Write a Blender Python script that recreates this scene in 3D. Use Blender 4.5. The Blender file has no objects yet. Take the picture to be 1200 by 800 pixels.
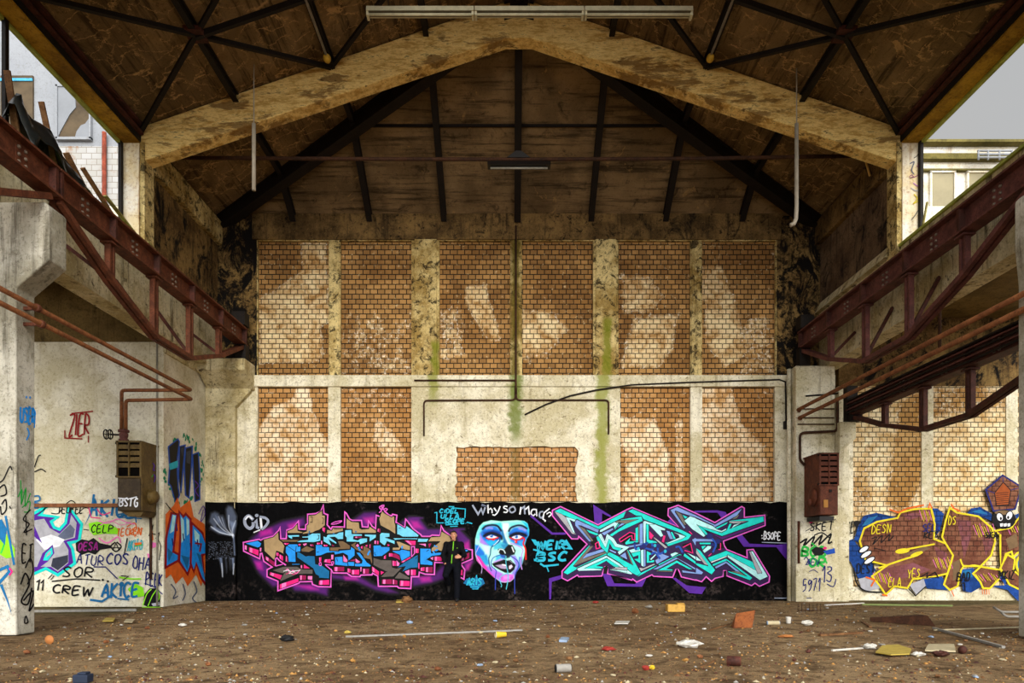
import bpy, bmesh, math, random
from mathutils import Vector, Matrix
from mathutils.geometry import tessellate_polygon

# ------------------------------------------------------------------ camera, sky, exposure
SC = bpy.context.scene
COL = SC.collection
CAMZ = 1.12
cam_data = bpy.data.cameras.new('camera')
cam_data.sensor_width = 36.0
cam_data.lens = 24.0
cam_data.shift_y = 0.21
cam_data.clip_end = 300
cam = bpy.data.objects.new('camera', cam_data)
COL.objects.link(cam)
cam.location = (0, 0, CAMZ)
cam.rotation_euler = (math.pi / 2, 0, 0)
SC.camera = cam
SC.view_settings.view_transform = 'Standard'
SC.view_settings.look = 'None'
SC.view_settings.gamma = 1.0
SC.view_settings.use_curve_mapping = False
SC.view_settings.exposure = 0.3

SKY_BASE, SKY_GLOW = 0.42, 2.9  # sky raised in brightness behind the camera, out of view, to light the back wall
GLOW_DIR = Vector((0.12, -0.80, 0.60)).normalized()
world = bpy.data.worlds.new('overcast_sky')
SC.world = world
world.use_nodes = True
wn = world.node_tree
wn.nodes.clear()
w_out = wn.nodes.new('ShaderNodeOutputWorld')
w_bg = wn.nodes.new('ShaderNodeBackground')
w_tc = wn.nodes.new('ShaderNodeTexCoord')
w_dot = wn.nodes.new('ShaderNodeVectorMath'); w_dot.operation = 'DOT_PRODUCT'
w_dot.inputs[1].default_value = GLOW_DIR
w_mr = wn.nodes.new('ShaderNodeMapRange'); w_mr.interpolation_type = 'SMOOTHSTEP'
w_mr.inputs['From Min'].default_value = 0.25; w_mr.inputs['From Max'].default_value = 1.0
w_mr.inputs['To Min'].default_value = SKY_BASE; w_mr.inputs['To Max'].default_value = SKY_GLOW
w_no = wn.nodes.new('ShaderNodeTexNoise'); w_no.inputs['Scale'].default_value = 2.2; w_no.inputs['Detail'].default_value = 5
w_cr = wn.nodes.new('ShaderNodeValToRGB')
w_cr.color_ramp.elements[0].position = 0.3; w_cr.color_ramp.elements[0].color = (0.90, 0.93, 0.97, 1)
w_cr.color_ramp.elements[1].position = 0.7; w_cr.color_ramp.elements[1].color = (1.0, 0.985, 0.95, 1)
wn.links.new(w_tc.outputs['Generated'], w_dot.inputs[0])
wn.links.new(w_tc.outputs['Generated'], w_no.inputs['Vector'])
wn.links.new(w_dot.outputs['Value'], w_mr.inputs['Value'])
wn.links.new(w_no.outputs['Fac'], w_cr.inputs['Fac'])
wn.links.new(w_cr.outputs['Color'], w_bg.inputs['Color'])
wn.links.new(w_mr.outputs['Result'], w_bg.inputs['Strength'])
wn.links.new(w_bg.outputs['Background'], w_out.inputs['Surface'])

# veiled sun: aimed low from behind the camera to brighten the lower back wall
sun_data = bpy.data.lights.new('sun', 'SUN')
sun_data.energy = 1.75
sun_data.angle = math.radians(18)
sun_data.color = (1.0, 0.94, 0.84)
sun = bpy.data.objects.new('sun', sun_data)
COL.objects.link(sun)
sun.location = (10, -20, 20)
SUN_FROM = Vector((0.16, -0.95, 0.25))
sun.rotation_euler = SUN_FROM.to_track_quat('Z', 'Y').to_euler()

# ------------------------------------------------------------------ helpers
rng = random.Random(7)

def srgb(r, g, b):
    def f(v):
        v /= 255.0
        return v / 12.92 if v <= 0.04045 else ((v + 0.055) / 1.055) ** 2.4
    return (f(r), f(g), f(b), 1.0)

class NT:
    """small node-tree writer for one procedural material"""
    def __init__(s, name):
        s.m = bpy.data.materials.new(name)
        s.m.use_nodes = True
        s.t = s.m.node_tree
        s.b = s.t.nodes['Principled BSDF']
        s._pos = None
    def n(s, kind, **kw):
        nd = s.t.nodes.new(kind)
        for k, v in kw.items(): setattr(nd, k, v)
        return nd
    def put(s, sock, v):
        if isinstance(v, bpy.types.NodeSocket): s.t.links.new(v, sock)
        else: sock.default_value = v
    def pos(s):
        if s._pos is None: s._pos = s.n('ShaderNodeNewGeometry').outputs['Position']
        return s._pos
    def obj(s): return s.n('ShaderNodeTexCoord').outputs['Object']
    def sep(s, v=None):
        nd = s.n('ShaderNodeSeparateXYZ'); s.put(nd.inputs[0], v or s.pos()); return nd.outputs
    def comb(s, x, y, z=0.0):
        nd = s.n('ShaderNodeCombineXYZ'); s.put(nd.inputs[0], x); s.put(nd.inputs[1], y); s.put(nd.inputs[2], z); return nd.outputs[0]
    def scale(s, sc, v=None):
        nd = s.n('ShaderNodeMapping'); s.put(nd.inputs['Vector'], v or s.pos()); nd.inputs['Scale'].default_value = sc; return nd.outputs[0]
    def noise(s, sc, det=5, rough=0.6, vec=None, dist=0.0):
        nd = s.n('ShaderNodeTexNoise'); s.put(nd.inputs['Vector'], vec or s.pos())
        nd.inputs['Scale'].default_value = sc; nd.inputs['Detail'].default_value = det
        nd.inputs['Roughness'].default_value = rough; nd.inputs['Distortion'].default_value = dist
        return nd.outputs['Fac']
    def voro(s, sc, vec=None, feature='F1'):
        nd = s.n('ShaderNodeTexVoronoi'); s.put(nd.inputs['Vector'], vec or s.pos()); nd.feature = feature
        nd.inputs['Scale'].default_value = sc
        return nd.outputs['Distance']
    def rng(s, v, a, b, c=0.0, d=1.0):
        nd = s.n('ShaderNodeMapRange'); nd.interpolation_type = 'SMOOTHSTEP'
        s.put(nd.inputs['Value'], v)
        nd.inputs['From Min'].default_value = a; nd.inputs['From Max'].default_value = b
        nd.inputs['To Min'].default_value = c; nd.inputs['To Max'].default_value = d
        return nd.outputs['Result']
    def ma(s, op, a, b=0.0):
        nd = s.n('ShaderNodeMath', operation=op); s.put(nd.inputs[0], a); s.put(nd.inputs[1], b); return nd.outputs[0]
    def mix(s, f, a, b, blend='MIX'):
        nd = s.n('ShaderNodeMixRGB', blend_type=blend); s.put(nd.inputs[0], f); s.put(nd.inputs[1], a); s.put(nd.inputs[2], b); return nd.outputs[0]
    def bump(s, h, strength=0.4, dist=0.02):
        nd = s.n('ShaderNodeBump'); s.put(nd.inputs['Height'], h)
        nd.inputs['Strength'].default_value = strength; nd.inputs['Distance'].default_value = dist
        return nd.outputs[0]
    def done(s, col, rough=0.85, bump=None, metal=0.0, spec=0.3):
        s.put(s.b.inputs['Base Color'], col); s.put(s.b.inputs['Roughness'], rough)
        s.b.inputs['Metallic'].default_value = metal
        s.b.inputs['Specular IOR Level'].default_value = spec
        if bump is not None: s.put(s.b.inputs['Normal'], bump)
        return s.m

def concrete(name, light, mid, dark, big=0.7, blotch=3.0, streak=0.5, grime=0.35, moss=None, bumps=0.5, black=None, speck=None):
    """weathered cast concrete: mottling, run-off streaks, pitting; moss = list of (x, halfwidth, z0, z1)"""
    k = NT(name)
    n1 = k.noise(big, 6, 0.65)
    n2 = k.noise(blotch, 8, 0.72, dist=0.6)
    n3 = k.noise(22, 6, 0.75)
    st = k.noise(1.0, 6, 0.7, vec=k.scale((5.5, 5.5, 0.35)))
    c = k.mix(k.rng(n1, 0.38, 0.62), mid, light)
    c = k.mix(k.ma('MULTIPLY', k.rng(n2, 0.50, 0.66), 0.75), c, mid)
    c = k.mix(k.ma('MULTIPLY', k.rng(n2, 0.60, 0.72), grime * 2), c, dark)
    c = k.mix(k.ma('MULTIPLY', k.rng(st, 0.52, 0.70), streak), c, dark)
    c = k.mix(k.ma('MULTIPLY', k.rng(n3, 0.50, 0.68), 0.55), c, dark)
    n4 = k.noise(7.5, 9, 0.8, dist=0.3)
    c = k.mix(k.ma('MULTIPLY', k.rng(n4, 0.54, 0.64), 0.5), c, dark)
    c = k.mix(k.ma('MULTIPLY', k.rng(n4, 0.44, 0.34), 0.6), c, light)
    if speck is not None:
        n5 = k.noise(speck[2], 8, 0.78, dist=0.5)
        c = k.mix(k.ma('MULTIPLY', k.rng(n5, speck[0], speck[1]), 0.9), c, srgb(*speck[3]))
        c = k.mix(k.ma('MULTIPLY', k.rng(k.noise(speck[2]*1.7, 8, 0.75), 0.56, 0.66), 0.6), c, light)
    if black is not None:
        nb = k.noise(1.6, 9, 0.78, vec=k.scale((1.2, 1.2, 0.7)), dist=0.8)
        c = k.mix(k.rng(nb, black[0], black[1]), c, srgb(*black[2]))
    if moss:
        x, y, z = k.sep()
        wob = k.noise(3.5, 7, 0.7)
        for (x0, hw, z0, z1, col) in moss:
            d = k.ma('ABSOLUTE', k.ma('SUBTRACT', x, x0))
            d = k.ma('ADD', d, k.ma('MULTIPLY', k.ma('SUBTRACT', wob, 0.5), hw * 2.5))
            f = k.rng(d, hw, hw * 0.25)
            f = k.ma('MULTIPLY', f, k.rng(z, z0 - 0.15, z0 + 0.5))
            f = k.ma('MULTIPLY', f, k.rng(z, z1 + 0.1, z1 - 0.1))
            c = k.mix(k.ma('MULTIPLY', f, 0.85), c, srgb(*col))
    h = k.ma('ADD', k.ma('MULTIPLY', n3, 0.5), k.ma('MULTIPLY', n2, 0.8))
    return k.done(c, 0.9, k.bump(h, bumps, 0.03), spec=0.2)

def flat(name, col, rough=0.6, var=0.15, metal=0.0, sc=9.0, bumpy=0.0, spec=0.3):
    """painted / plastic / paper surface with slight wear"""
    k = NT(name)
    n1 = k.noise(sc, 5, 0.65)
    d = tuple(v * (1 - var * 2.2) for v in col[:3]) + (1,)
    c = k.mix(k.rng(n1, 0.35, 0.7), col, d)
    return k.done(c, rough, k.bump(n1, bumpy, 0.01) if bumpy else None, metal, spec)

def rust(name, a, b, d, metal=0.0, sc=5.0, rough=0.8):
    k = NT(name)
    n1 = k.noise(sc, 8, 0.7, dist=0.4)
    n2 = k.noise(sc * 6, 6, 0.7)
    c = k.mix(k.rng(n1, 0.38, 0.62), a, b)
    c = k.mix(k.ma('MULTIPLY', k.rng(n2, 0.5, 0.68), 0.7), c, d)
    return k.done(c, rough, k.bump(n2, 0.4, 0.01), metal, 0.25)

class MB:
    """collects geometry for ONE mesh object; every face carries a material slot"""
    def __init__(s): s.v, s.f, s.mi, s.cur, s.sm = [], [], [], 0, []
    def add(s, vs, fs, smooth=False):
        o = len(s.v); s.v += [tuple(p) for p in vs]
        for f in fs:
            s.f.append([i + o for i in f]); s.mi.append(s.cur); s.sm.append(smooth)
        return s
    def box(s, x0, x1, y0, y1, z0, z1):
        vs = [(x, y, z) for z in (z0, z1) for y in (y0, y1) for x in (x0, x1)]
        return s.add(vs, [(0,2,3,1),(4,5,7,6),(0,1,5,4),(2,6,7,3),(0,4,6,2),(1,3,7,5)])
    def bar(s, p, q, w, h, up=(0,0,1)):
        """rectangular bar from p to q, w sideways, h along up"""
        p, q = Vector(p), Vector(q); d = (q - p).normalized(); u = Vector(up)
        if abs(d.dot(u)) > 0.98: u = Vector((0,1,0)) if abs(d.y) < 0.9 else Vector((1,0,0))
        a = d.cross(u).normalized(); u = a.cross(d).normalized()
        vs = [c + a*(i*w/2) + u*(j*h/2) for c in (p, q) for i, j in ((-1,-1),(1,-1),(1,1),(-1,1))]
        return s.add(vs, [(0,1,2,3),(7,6,5,4),(0,4,5,1),(1,5,6,2),(2,6,7,3),(3,7,4,0)])
    def ibeam(s, p, q, w, h, t=0.03, tw=0.02, up=(0,0,1)):
        p, q = Vector(p), Vector(q); d = (q-p).normalized(); u = Vector(up)
        a = d.cross(u).normalized(); u = a.cross(d).normalized()
        s.bar(p, q, tw, h - t, up); s.bar(p + u*(h-t)/2, q + u*(h-t)/2, w, t, up); s.bar(p - u*(h-t)/2, q - u*(h-t)/2, w, t, up)
        return s
    def prism(s, pts, axis, a, b):
        """closed outline pts (2D) extruded along axis from a to b; axis x: pts=(y,z), y: pts=(x,z), z: pts=(x,y)"""
        def P(p, t): return {'x': (t, p[0], p[1]), 'y': (p[0], t, p[1]), 'z': (p[0], p[1], t)}[axis]
        n = len(pts)
        vs = [P(p, a) for p in pts] + [P(p, b) for p in pts]
        tri = tessellate_polygon([[Vector((p[0], p[1], 0)) for p in pts]])
        fs = [tuple(t) for t in tri] + [tuple(i + n for i in reversed(t)) for t in tri]
        fs += [(i, (i+1) % n, n + (i+1) % n, n + i) for i in range(n)]
        return s.add(vs, fs)
    def tube(s, pts, r, seg=8, cap=True):
        pts = [Vector(p) for p in pts]; n = len(pts)
        rs = r if isinstance(r, (list, tuple)) else [r]*n
        vs, fs = [], []
        t0 = (pts[1]-pts[0]).normalized()
        u = t0.orthogonal().normalized()
        for i, p in enumerate(pts):
            if i == 0: t = t0
            elif i == n-1: t = (pts[i]-pts[i-1]).normalized()
            else: t = ((pts[i+1]-pts[i]).normalized() + (pts[i]-pts[i-1]).normalized()).normalized()
            u = (u - t*u.dot(t)).normalized(); w = t.cross(u)
            for k in range(seg):
                a = 2*math.pi*k/seg
                vs.append(p + (u*math.cos(a) + w*math.sin(a))*rs[i])
        for i in range(n-1):
            for k in range(seg):
                fs.append((i*seg+k, i*seg+(k+1)%seg, (i+1)*seg+(k+1)%seg, (i+1)*seg+k))
        if cap:
            fs.append(tuple(reversed(range(seg)))); fs.append(tuple((n-1)*seg+k for k in range(seg)))
        return s.add(vs, fs, True)
    def ball(s, c, r, seg=12, ring=8):
        rx, ry, rz = r if isinstance(r, (list, tuple)) else (r, r, r)
        vs = [(c[0], c[1], c[2]-rz)]; fs = []
        for i in range(1, ring):
            a = -math.pi/2 + math.pi*i/ring
            for k in range(seg):
                b = 2*math.pi*k/seg
                vs.append((c[0]+rx*math.cos(a)*math.cos(b), c[1]+ry*math.cos(a)*math.sin(b), c[2]+rz*math.sin(a)))
        vs.append((c[0], c[1], c[2]+rz)); top = len(vs)-1
        for k in range(seg): fs.append((0, 1+(k+1)%seg, 1+k))
        for i in range(ring-2):
            for k in range(seg): fs.append((1+i*seg+k, 1+i*seg+(k+1)%seg, 1+(i+1)*seg+(k+1)%seg, 1+(i+1)*seg+k))
        o = 1+(ring-2)*seg
        for k in range(seg): fs.append((o+k, o+(k+1)%seg, top))
        return s.add(vs, fs, True)
    def rod_lathe(s, c, prof, axis='z', seg=16):
        """profile [(r, h)] revolved about an axis through c"""
        vs, fs = [], []
        for r, h in prof:
            for k in range(seg):
                a = 2*math.pi*k/seg; x, y = r*math.cos(a), r*math.sin(a)
                vs.append({'z': (c[0]+x, c[1]+y, c[2]+h), 'y': (c[0]+x, c[1]+h, c[2]+y), 'x': (c[0]+h, c[1]+x, c[2]+y)}[axis])
        n = len(prof)
        for i in range(n-1):
            for k in range(seg): fs.append((i*seg+k, i*seg+(k+1)%seg, (i+1)*seg+(k+1)%seg, (i+1)*seg+k))
        fs.append(tuple(reversed(range(seg)))); fs.append(tuple((n-1)*seg+k for k in range(seg)))
        return s.add(vs, fs, True)
    def build(s, name, mats, parent=None, bevel=0.0, loc=None):
        me = bpy.data.meshes.new(name)
        vs = s.v
        if loc is not None: vs = [(x-loc[0], y-loc[1], z-loc[2]) for x, y, z in vs]
        me.from_pydata(vs, [], s.f)
        for m in (mats if isinstance(mats, (list, tuple)) else [mats]): me.materials.append(m)
        me.polygons.foreach_set('material_index', s.mi)
        me.polygons.foreach_set('use_smooth', s.sm)
        bm = bmesh.new(); bm.from_mesh(me)
        bmesh.ops.recalc_face_normals(bm, faces=bm.faces)
        bm.to_mesh(me); bm.free(); me.update()
        o = bpy.data.objects.new(name, me); COL.objects.link(o)
        if parent is not None:
            o.parent = parent
            o.location = (Vector(loc) if loc is not None else Vector((0,0,0))) - worldloc(parent)
        elif loc is not None: o.location = loc
        if bevel:
            bv = o.modifiers.new('edge_wear', 'BEVEL'); bv.width = bevel; bv.segments = 2; bv.limit_method = 'ANGLE'; bv.angle_limit = math.radians(40)
        return o

def worldloc(o):
    v = Vector((0,0,0))
    while o is not None: v = v + Vector(o.location); o = o.parent
    return v

def tag(o, label=None, cat=None, group=None, kind=None):
    if label: o['label'] = label
    if cat: o['category'] = cat
    if group: o['group'] = group
    if kind: o['kind'] = kind
    return o

def thing(name, label, cat, loc=(0,0,0), group=None):
    o = bpy.data.objects.new(name, None); COL.objects.link(o)
    o.location = loc; o.empty_display_size = 0.2
    return tag(o, label, cat, group)

def struct(o, label, cat='building part'): return tag(o, label, cat, kind='structure')
# ------------------------------------------------------------------ measures of the hall
WALL = 17.4                      # back wall
K = WALL / 800.0
def wx(px): return (px - 600) * K
def wz(py): return CAMZ + (652 - py) * K
XL, XR, XM = -7.47, 7.82, 0.14   # nave side planes, ridge
EAVE, RIDGE = 9.80, 12.42
APEX = 13.85                     # where the hip meets the ridge
GB, GT = 5.85, 7.40              # concrete girders
def roof_z(x): return RIDGE - (RIDGE - EAVE) * abs(x - XM) / (XM - XL)

# ------------------------------------------------------------------ surface materials
m_conc = concrete('pale_weathered_concrete', srgb(238,232,210), srgb(196,186,150), srgb(104,86,50), streak=0.45, grime=0.3,
                  moss=[(0.09, 0.26, 3.9, 5.8, (96,112,14)), (2.30, 0.24, 1.6, 5.8, (142,146,60)), (-2.0, 0.18, 4.9, 5.8, (140,142,62))], speck=(0.58, 0.66, 6.0, (92,76,44)))
m_conc_up = concrete('stained_upper_concrete', srgb(224,202,140), srgb(158,130,70), srgb(50,36,16), big=1.3, blotch=5.0, streak=0.6, grime=0.55, speck=(0.50, 0.59, 5.5, (34,24,11)),
                  moss=[(0.09, 0.16, 5.4, 9.6, (96,84,24)), (2.42, 0.16, 5.4, 7.2, (120,124,30)), (-1.95, 0.14, 5.4, 6.6, (120,124,30))], bumps=0.7)
m_mould = concrete('mouldy_black_plaster', srgb(146,118,70), srgb(92,68,36), srgb(40,30,16), big=1.2, streak=0.8, grime=0.5, bumps=0.9,
                  black=(0.50, 0.60, (15,11,8)), speck=(0.54, 0.62, 4.5, (18,13,8)))
m_mould_e = concrete('black_mould_plaster', srgb(158,128,76), srgb(96,72,38), srgb(34,25,13), big=1.2, streak=0.8, grime=0.6, bumps=0.9,
                  black=(0.45, 0.54, (14,10,7)), speck=(0.50, 0.58, 5.5, (16,12,8)))
m_mould_r = concrete('mouldy_grey_plaster', srgb(120,98,74), srgb(86,66,48), srgb(32,25,22), big=1.2, streak=0.9, grime=0.5, bumps=0.9,
                  black=(0.50, 0.62, (18,14,13)))
m_lintel = concrete('sooty_lintel_concrete', srgb(136,108,64), srgb(86,66,36), srgb(26,18,10), big=1.2, streak=0.8, grime=0.5, bumps=0.8,
                  black=(0.52, 0.66, (16,11,7)), speck=(0.55, 0.63, 4.0, (16,11,7)))
m_board = concrete('board_marked_concrete', srgb(226,216,180), srgb(176,160,114), srgb(70,56,30), streak=1.0, grime=0.35, bumps=0.6, speck=(0.57, 0.65, 5.0, (60,46,24)))
m_pillar = concrete('grey_pillar_concrete', srgb(206,202,188), srgb(150,144,124), srgb(70,64,50), blotch=2.2, streak=0.7, grime=0.25, bumps=0.6)
def archmat():
    k = NT('flaking_yellow_concrete')
    v = k.scale((0.6, 1.0, 2.4))
    n1 = k.noise(1.5, 9, 0.72, vec=v, dist=0.3); n2 = k.noise(6.0, 9, 0.76, vec=v, dist=0.2); n3 = k.noise(24, 6, 0.75); n4 = k.noise(0.45, 3, 0.5)
    c = k.mix(k.rng(n2, 0.38, 0.58), srgb(196,154,80), srgb(244,214,140))
    c = k.mix(k.ma('MULTIPLY', k.rng(k.ma('ADD', n1, k.ma('MULTIPLY', k.ma('SUBTRACT', n4, 0.5), 0.4)), 0.55, 0.62), 0.8), c, srgb(112,78,36))
    c = k.mix(k.ma('MULTIPLY', k.rng(n2, 0.58, 0.64), 0.8), c, srgb(70,46,20))
    c = k.mix(k.ma('MULTIPLY', k.rng(n3, 0.54, 0.68), 0.45), c, srgb(80,54,24))
    return k.done(c, 0.9, k.bump(k.ma('ADD', n2, k.ma('MULTIPLY', n3, 0.4)), 0.4, 0.015), spec=0.2)
m_arch = archmat()
m_plaster = concrete('white_plaster', srgb(228,224,206), srgb(196,188,158), srgb(128,112,78), streak=0.25, grime=0.2, bumps=0.35)
m_dirtyplaster = concrete('stained_ochre_plaster', srgb(120,100,58), srgb(84,68,36), srgb(38,28,14), streak=0.5, grime=0.4)
m_whitejamb = concrete('white_jamb_paint', srgb(240,236,226), srgb(226,206,160), srgb(150,96,30), blotch=2.0, streak=0.8, grime=0.25, bumps=0.3)
m_soffit = concrete('ochre_soffit', srgb(188,146,44), srgb(128,92,22), srgb(52,34,10), streak=0.4, grime=0.5)
m_greensill = flat('mossy_green_edge', srgb(176,184,84), 0.8, 0.2, sc=4)

def bricks(name, c1, c2, pale, brown, mortar, bias=0.5, lift=0.0):
    k = NT(name)
    x, y, z = k.sep()
    wob = k.noise(5.0, 3, 0.5)
    v = k.comb(k.ma('ADD', x, k.ma('MULTIPLY', wob, 0.008)), k.ma('ADD', z, k.ma('MULTIPLY', wob, 0.006)), 0.0)
    b = k.n('ShaderNodeTexBrick')
    k.put(b.inputs['Vector'], v)
    b.offset = 0.5
    b.inputs['Scale'].default_value = 1.0
    b.inputs['Brick Width'].default_value = 0.186
    b.inputs['Row Height'].default_value = 0.1265
    b.inputs['Mortar Size'].default_value = 0.0115
    b.inputs['Mortar Smooth'].default_value = 0.15
    b.inputs['Bias'].default_value = 0.0
    n1 = k.noise(0.62, 4, 0.55)
    n2 = k.noise(2.3, 7, 0.7, dist=0.5)
    base1 = k.mix(k.rng(n1, 0.42, 0.60), c1, c2)
    k.put(b.inputs['Color1'], base1)
    k.put(b.inputs['Color2'], k.mix(0.5, base1, brown))
    b.inputs['Mortar'].default_value = mortar
    at = k.n('ShaderNodeAttribute'); at.attribute_name = 'stain'
    edge = k.noise(4.5, 7, 0.7, dist=0.4)
    f = k.rng(k.ma('ADD', at.outputs['Fac'], k.ma('MULTIPLY', k.ma('SUBTRACT', edge, 0.5), 1.1)), 0.20, 0.66)
    c = k.mix(k.ma('MULTIPLY', f, k.ma('SUBTRACT', 1.0, k.ma('MULTIPLY', b.outputs['Fac'], 0.85))), b.outputs['Color'], k.mix(k.rng(n2, 0.35, 0.65), pale, c2))
    rim = k.ma('MULTIPLY', k.rng(f, 0.02, 0.35), k.rng(f, 0.75, 0.4))
    c = k.mix(k.ma('MULTIPLY', rim, k.rng(k.noise(14, 5, 0.7), 0.52, 0.62, 0.0, 0.8)), c, srgb(246,236,214))
    flake = k.noise(9.0, 6, 0.75)
    c = k.mix(k.ma('MULTIPLY', k.rng(flake, 0.60, 0.68), 0.55), c, pale)
    c = k.mix(k.ma('MULTIPLY', k.rng(n2, 0.56, 0.72), 0.4), c, brown)
    c = k.mix(k.ma('MULTIPLY', k.rng(k.noise(30, 5, 0.7), 0.55, 0.72), 0.4), c, mortar)
    # green seep line down the middle panels
    d = k.ma('ADD', k.ma('ABSOLUTE', k.ma('SUBTRACT', x, 0.09)), k.ma('MULTIPLY', k.ma('SUBTRACT', n2, 0.5), 0.3))
    c = k.mix(k.ma('MULTIPLY', k.rng(d, 0.2, 0.06), 0.5), c, srgb(98,84,24))
    h = k.ma('ADD', k.ma('SUBTRACT', 1.0, b.outputs['Fac']), k.ma('MULTIPLY', flake, 0.35))
    return k.done(c, 0.85, k.bump(h, 0.8, 0.025), spec=0.25)

m_brick_up = bricks('brown_glazed_brick', srgb(150,108,56), srgb(184,140,82), srgb(240,218,170), srgb(86,56,24), srgb(28,20,11), 0.35)
m_brick_lo = bricks('tan_brick', srgb(176,126,68), srgb(200,152,92), srgb(246,228,194), srgb(122,78,34), srgb(34,26,16), 0.6)
m_brick_mid = bricks('infill_brick', srgb(196,146,92), srgb(186,138,86), srgb(222,188,138), srgb(146,100,54), srgb(38,32,24), 0.1)
m_brick_rt = bricks('cream_brick', srgb(176,132,70), srgb(204,166,106), srgb(244,230,190), srgb(132,88,38), srgb(42,33,20), 0.7)
def panel(name, mat, px0, px1, z0, z1, y, parent, stains, base=0.0, depth=0.25):
    """brick panel whose front carries a water-stain map ('stain') made of soft blots in picture coordinates"""
    X0, X1 = wx(px0)-0.02, wx(px1)+0.02
    nu, nv = max(2, int((X1-X0)/0.07)), max(2, int((z1-z0)/0.07))
    vs = [(X0+(X1-X0)*i/nu, y, z0+(z1-z0)*j/nv) for j in range(nv+1) for i in range(nu+1)]
    m = MB(); m.add(vs, [(j*(nu+1)+i, j*(nu+1)+i+1, (j+1)*(nu+1)+i+1, (j+1)*(nu+1)+i) for j in range(nv) for i in range(nu)])
    o = m.build(name, mat, parent)
    if o.data.polygons[0].normal.y > 0: o.data.flip_normals()
    val = []
    for (x, yy, z) in vs:
        px, py = x/K+600, 652-(z-CAMZ)/K; v = base
        for pts, op, soft in stains:
            ins = False; d = 1e9; n = len(pts)
            for i in range(n):
                (ax, ay), (bx, by) = pts[i], pts[i-1]
                if (ay > py) != (by > py) and px < (bx-ax)*(py-ay)/(by-ay)+ax: ins = not ins
                L = (bx-ax)**2+(by-ay)**2+1e-9; t = max(0, min(1, ((px-ax)*(bx-ax)+(py-ay)*(by-ay))/L))
                d = min(d, math.hypot(px-ax-t*(bx-ax), py-ay-t*(by-ay)))
            sd = -d if ins else d
            w = max(0.0, min(1.0, 0.5 - sd/(2*soft))); v = v + (op-v)*w
        val.append(v)
    at = o.data.attributes.new('stain', 'FLOAT', 'POINT'); at.data.foreach_set('value', val)
    sdf = o.modifiers.new('thickness', 'SOLIDIFY'); sdf.thickness = depth; sdf.offset = -1.0
    return o
def cr(ox, oy, s): return lambda *pts: [(ox+x/s, oy+y/s) for x, y in pts]
_a, _b, _c, _d, _e = cr(280,270,4.445), cr(500,250,4.4), cr(710,250,4.0), cr(280,440,5.16), cr(710,440,4.8)
ST_UP = [
  [(_a((330,60),(440,60),(462,460),(410,500),(425,650),(390,680),(105,680),(105,350),(200,300),(330,200)), 0.85, 5)],
  [(_a((530,420),(900,420),(900,755),(530,755)), 0.30, 14)],
  [(_b((200,370),(300,370),(375,640),(330,650),(240,520),(200,460)), 0.8, 4), (_b((60,480),(180,480),(200,750),(60,750)), 0.42, 5)],
  [(_b((470,490),(650,510),(720,600),(620,720),(480,745),(460,600)), 0.72, 6)],
  [(_c((75,290),(200,290),(270,380),(210,450),(80,460)), 0.62, 5), (_c((140,490),(340,470),(320,620),(250,710),(80,710)), 0.7, 6)],
  [(_c((450,255),(540,250),(630,480),(650,660),(570,700),(480,600),(480,430),(452,360)), 0.95, 5), (_c((640,480),(790,480),(790,750),(640,750)), 0.40, 7)]]
ST_LO = [
  [(_d((345,70),(410,70),(430,200),(480,340),(545,420),(545,770),(105,770),(105,330),(220,180),(330,140)), 0.92, 3)],
  [(_d((830,270),(960,390),(1010,480),(880,500),(810,380)), 0.62, 4), (_d((610,70),(1050,70),(1050,150),(610,260)), 0.28, 8)],
  [(_e((75,230),(280,250),(350,450),(365,715),(100,715),(125,450),(75,300)), 0.92, 3), (_e((395,240),(440,240),(440,700),(395,700)), 0.55, 2), (_e((80,60),(280,100),(400,230),(80,200)), 0.22, 6)],
  [(_e((545,60),(700,60),(760,260),(885,400),(925,600),(925,715),(545,715)), 0.97, 3)]]
ST_RT = [
  [([(1038,590),(1056,470),(1082,452),(1082,560),(1066,600)], 0.10, 6), ([(998,560),(1020,520),(1024,600),(998,610)], 0.35, 6)],
  [([(1094,452),(1180,452),(1180,480),(1094,490)], 0.30, 6), ([(1094,590),(1110,590),(1108,700),(1094,700)], 0.3, 5)], []]

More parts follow.
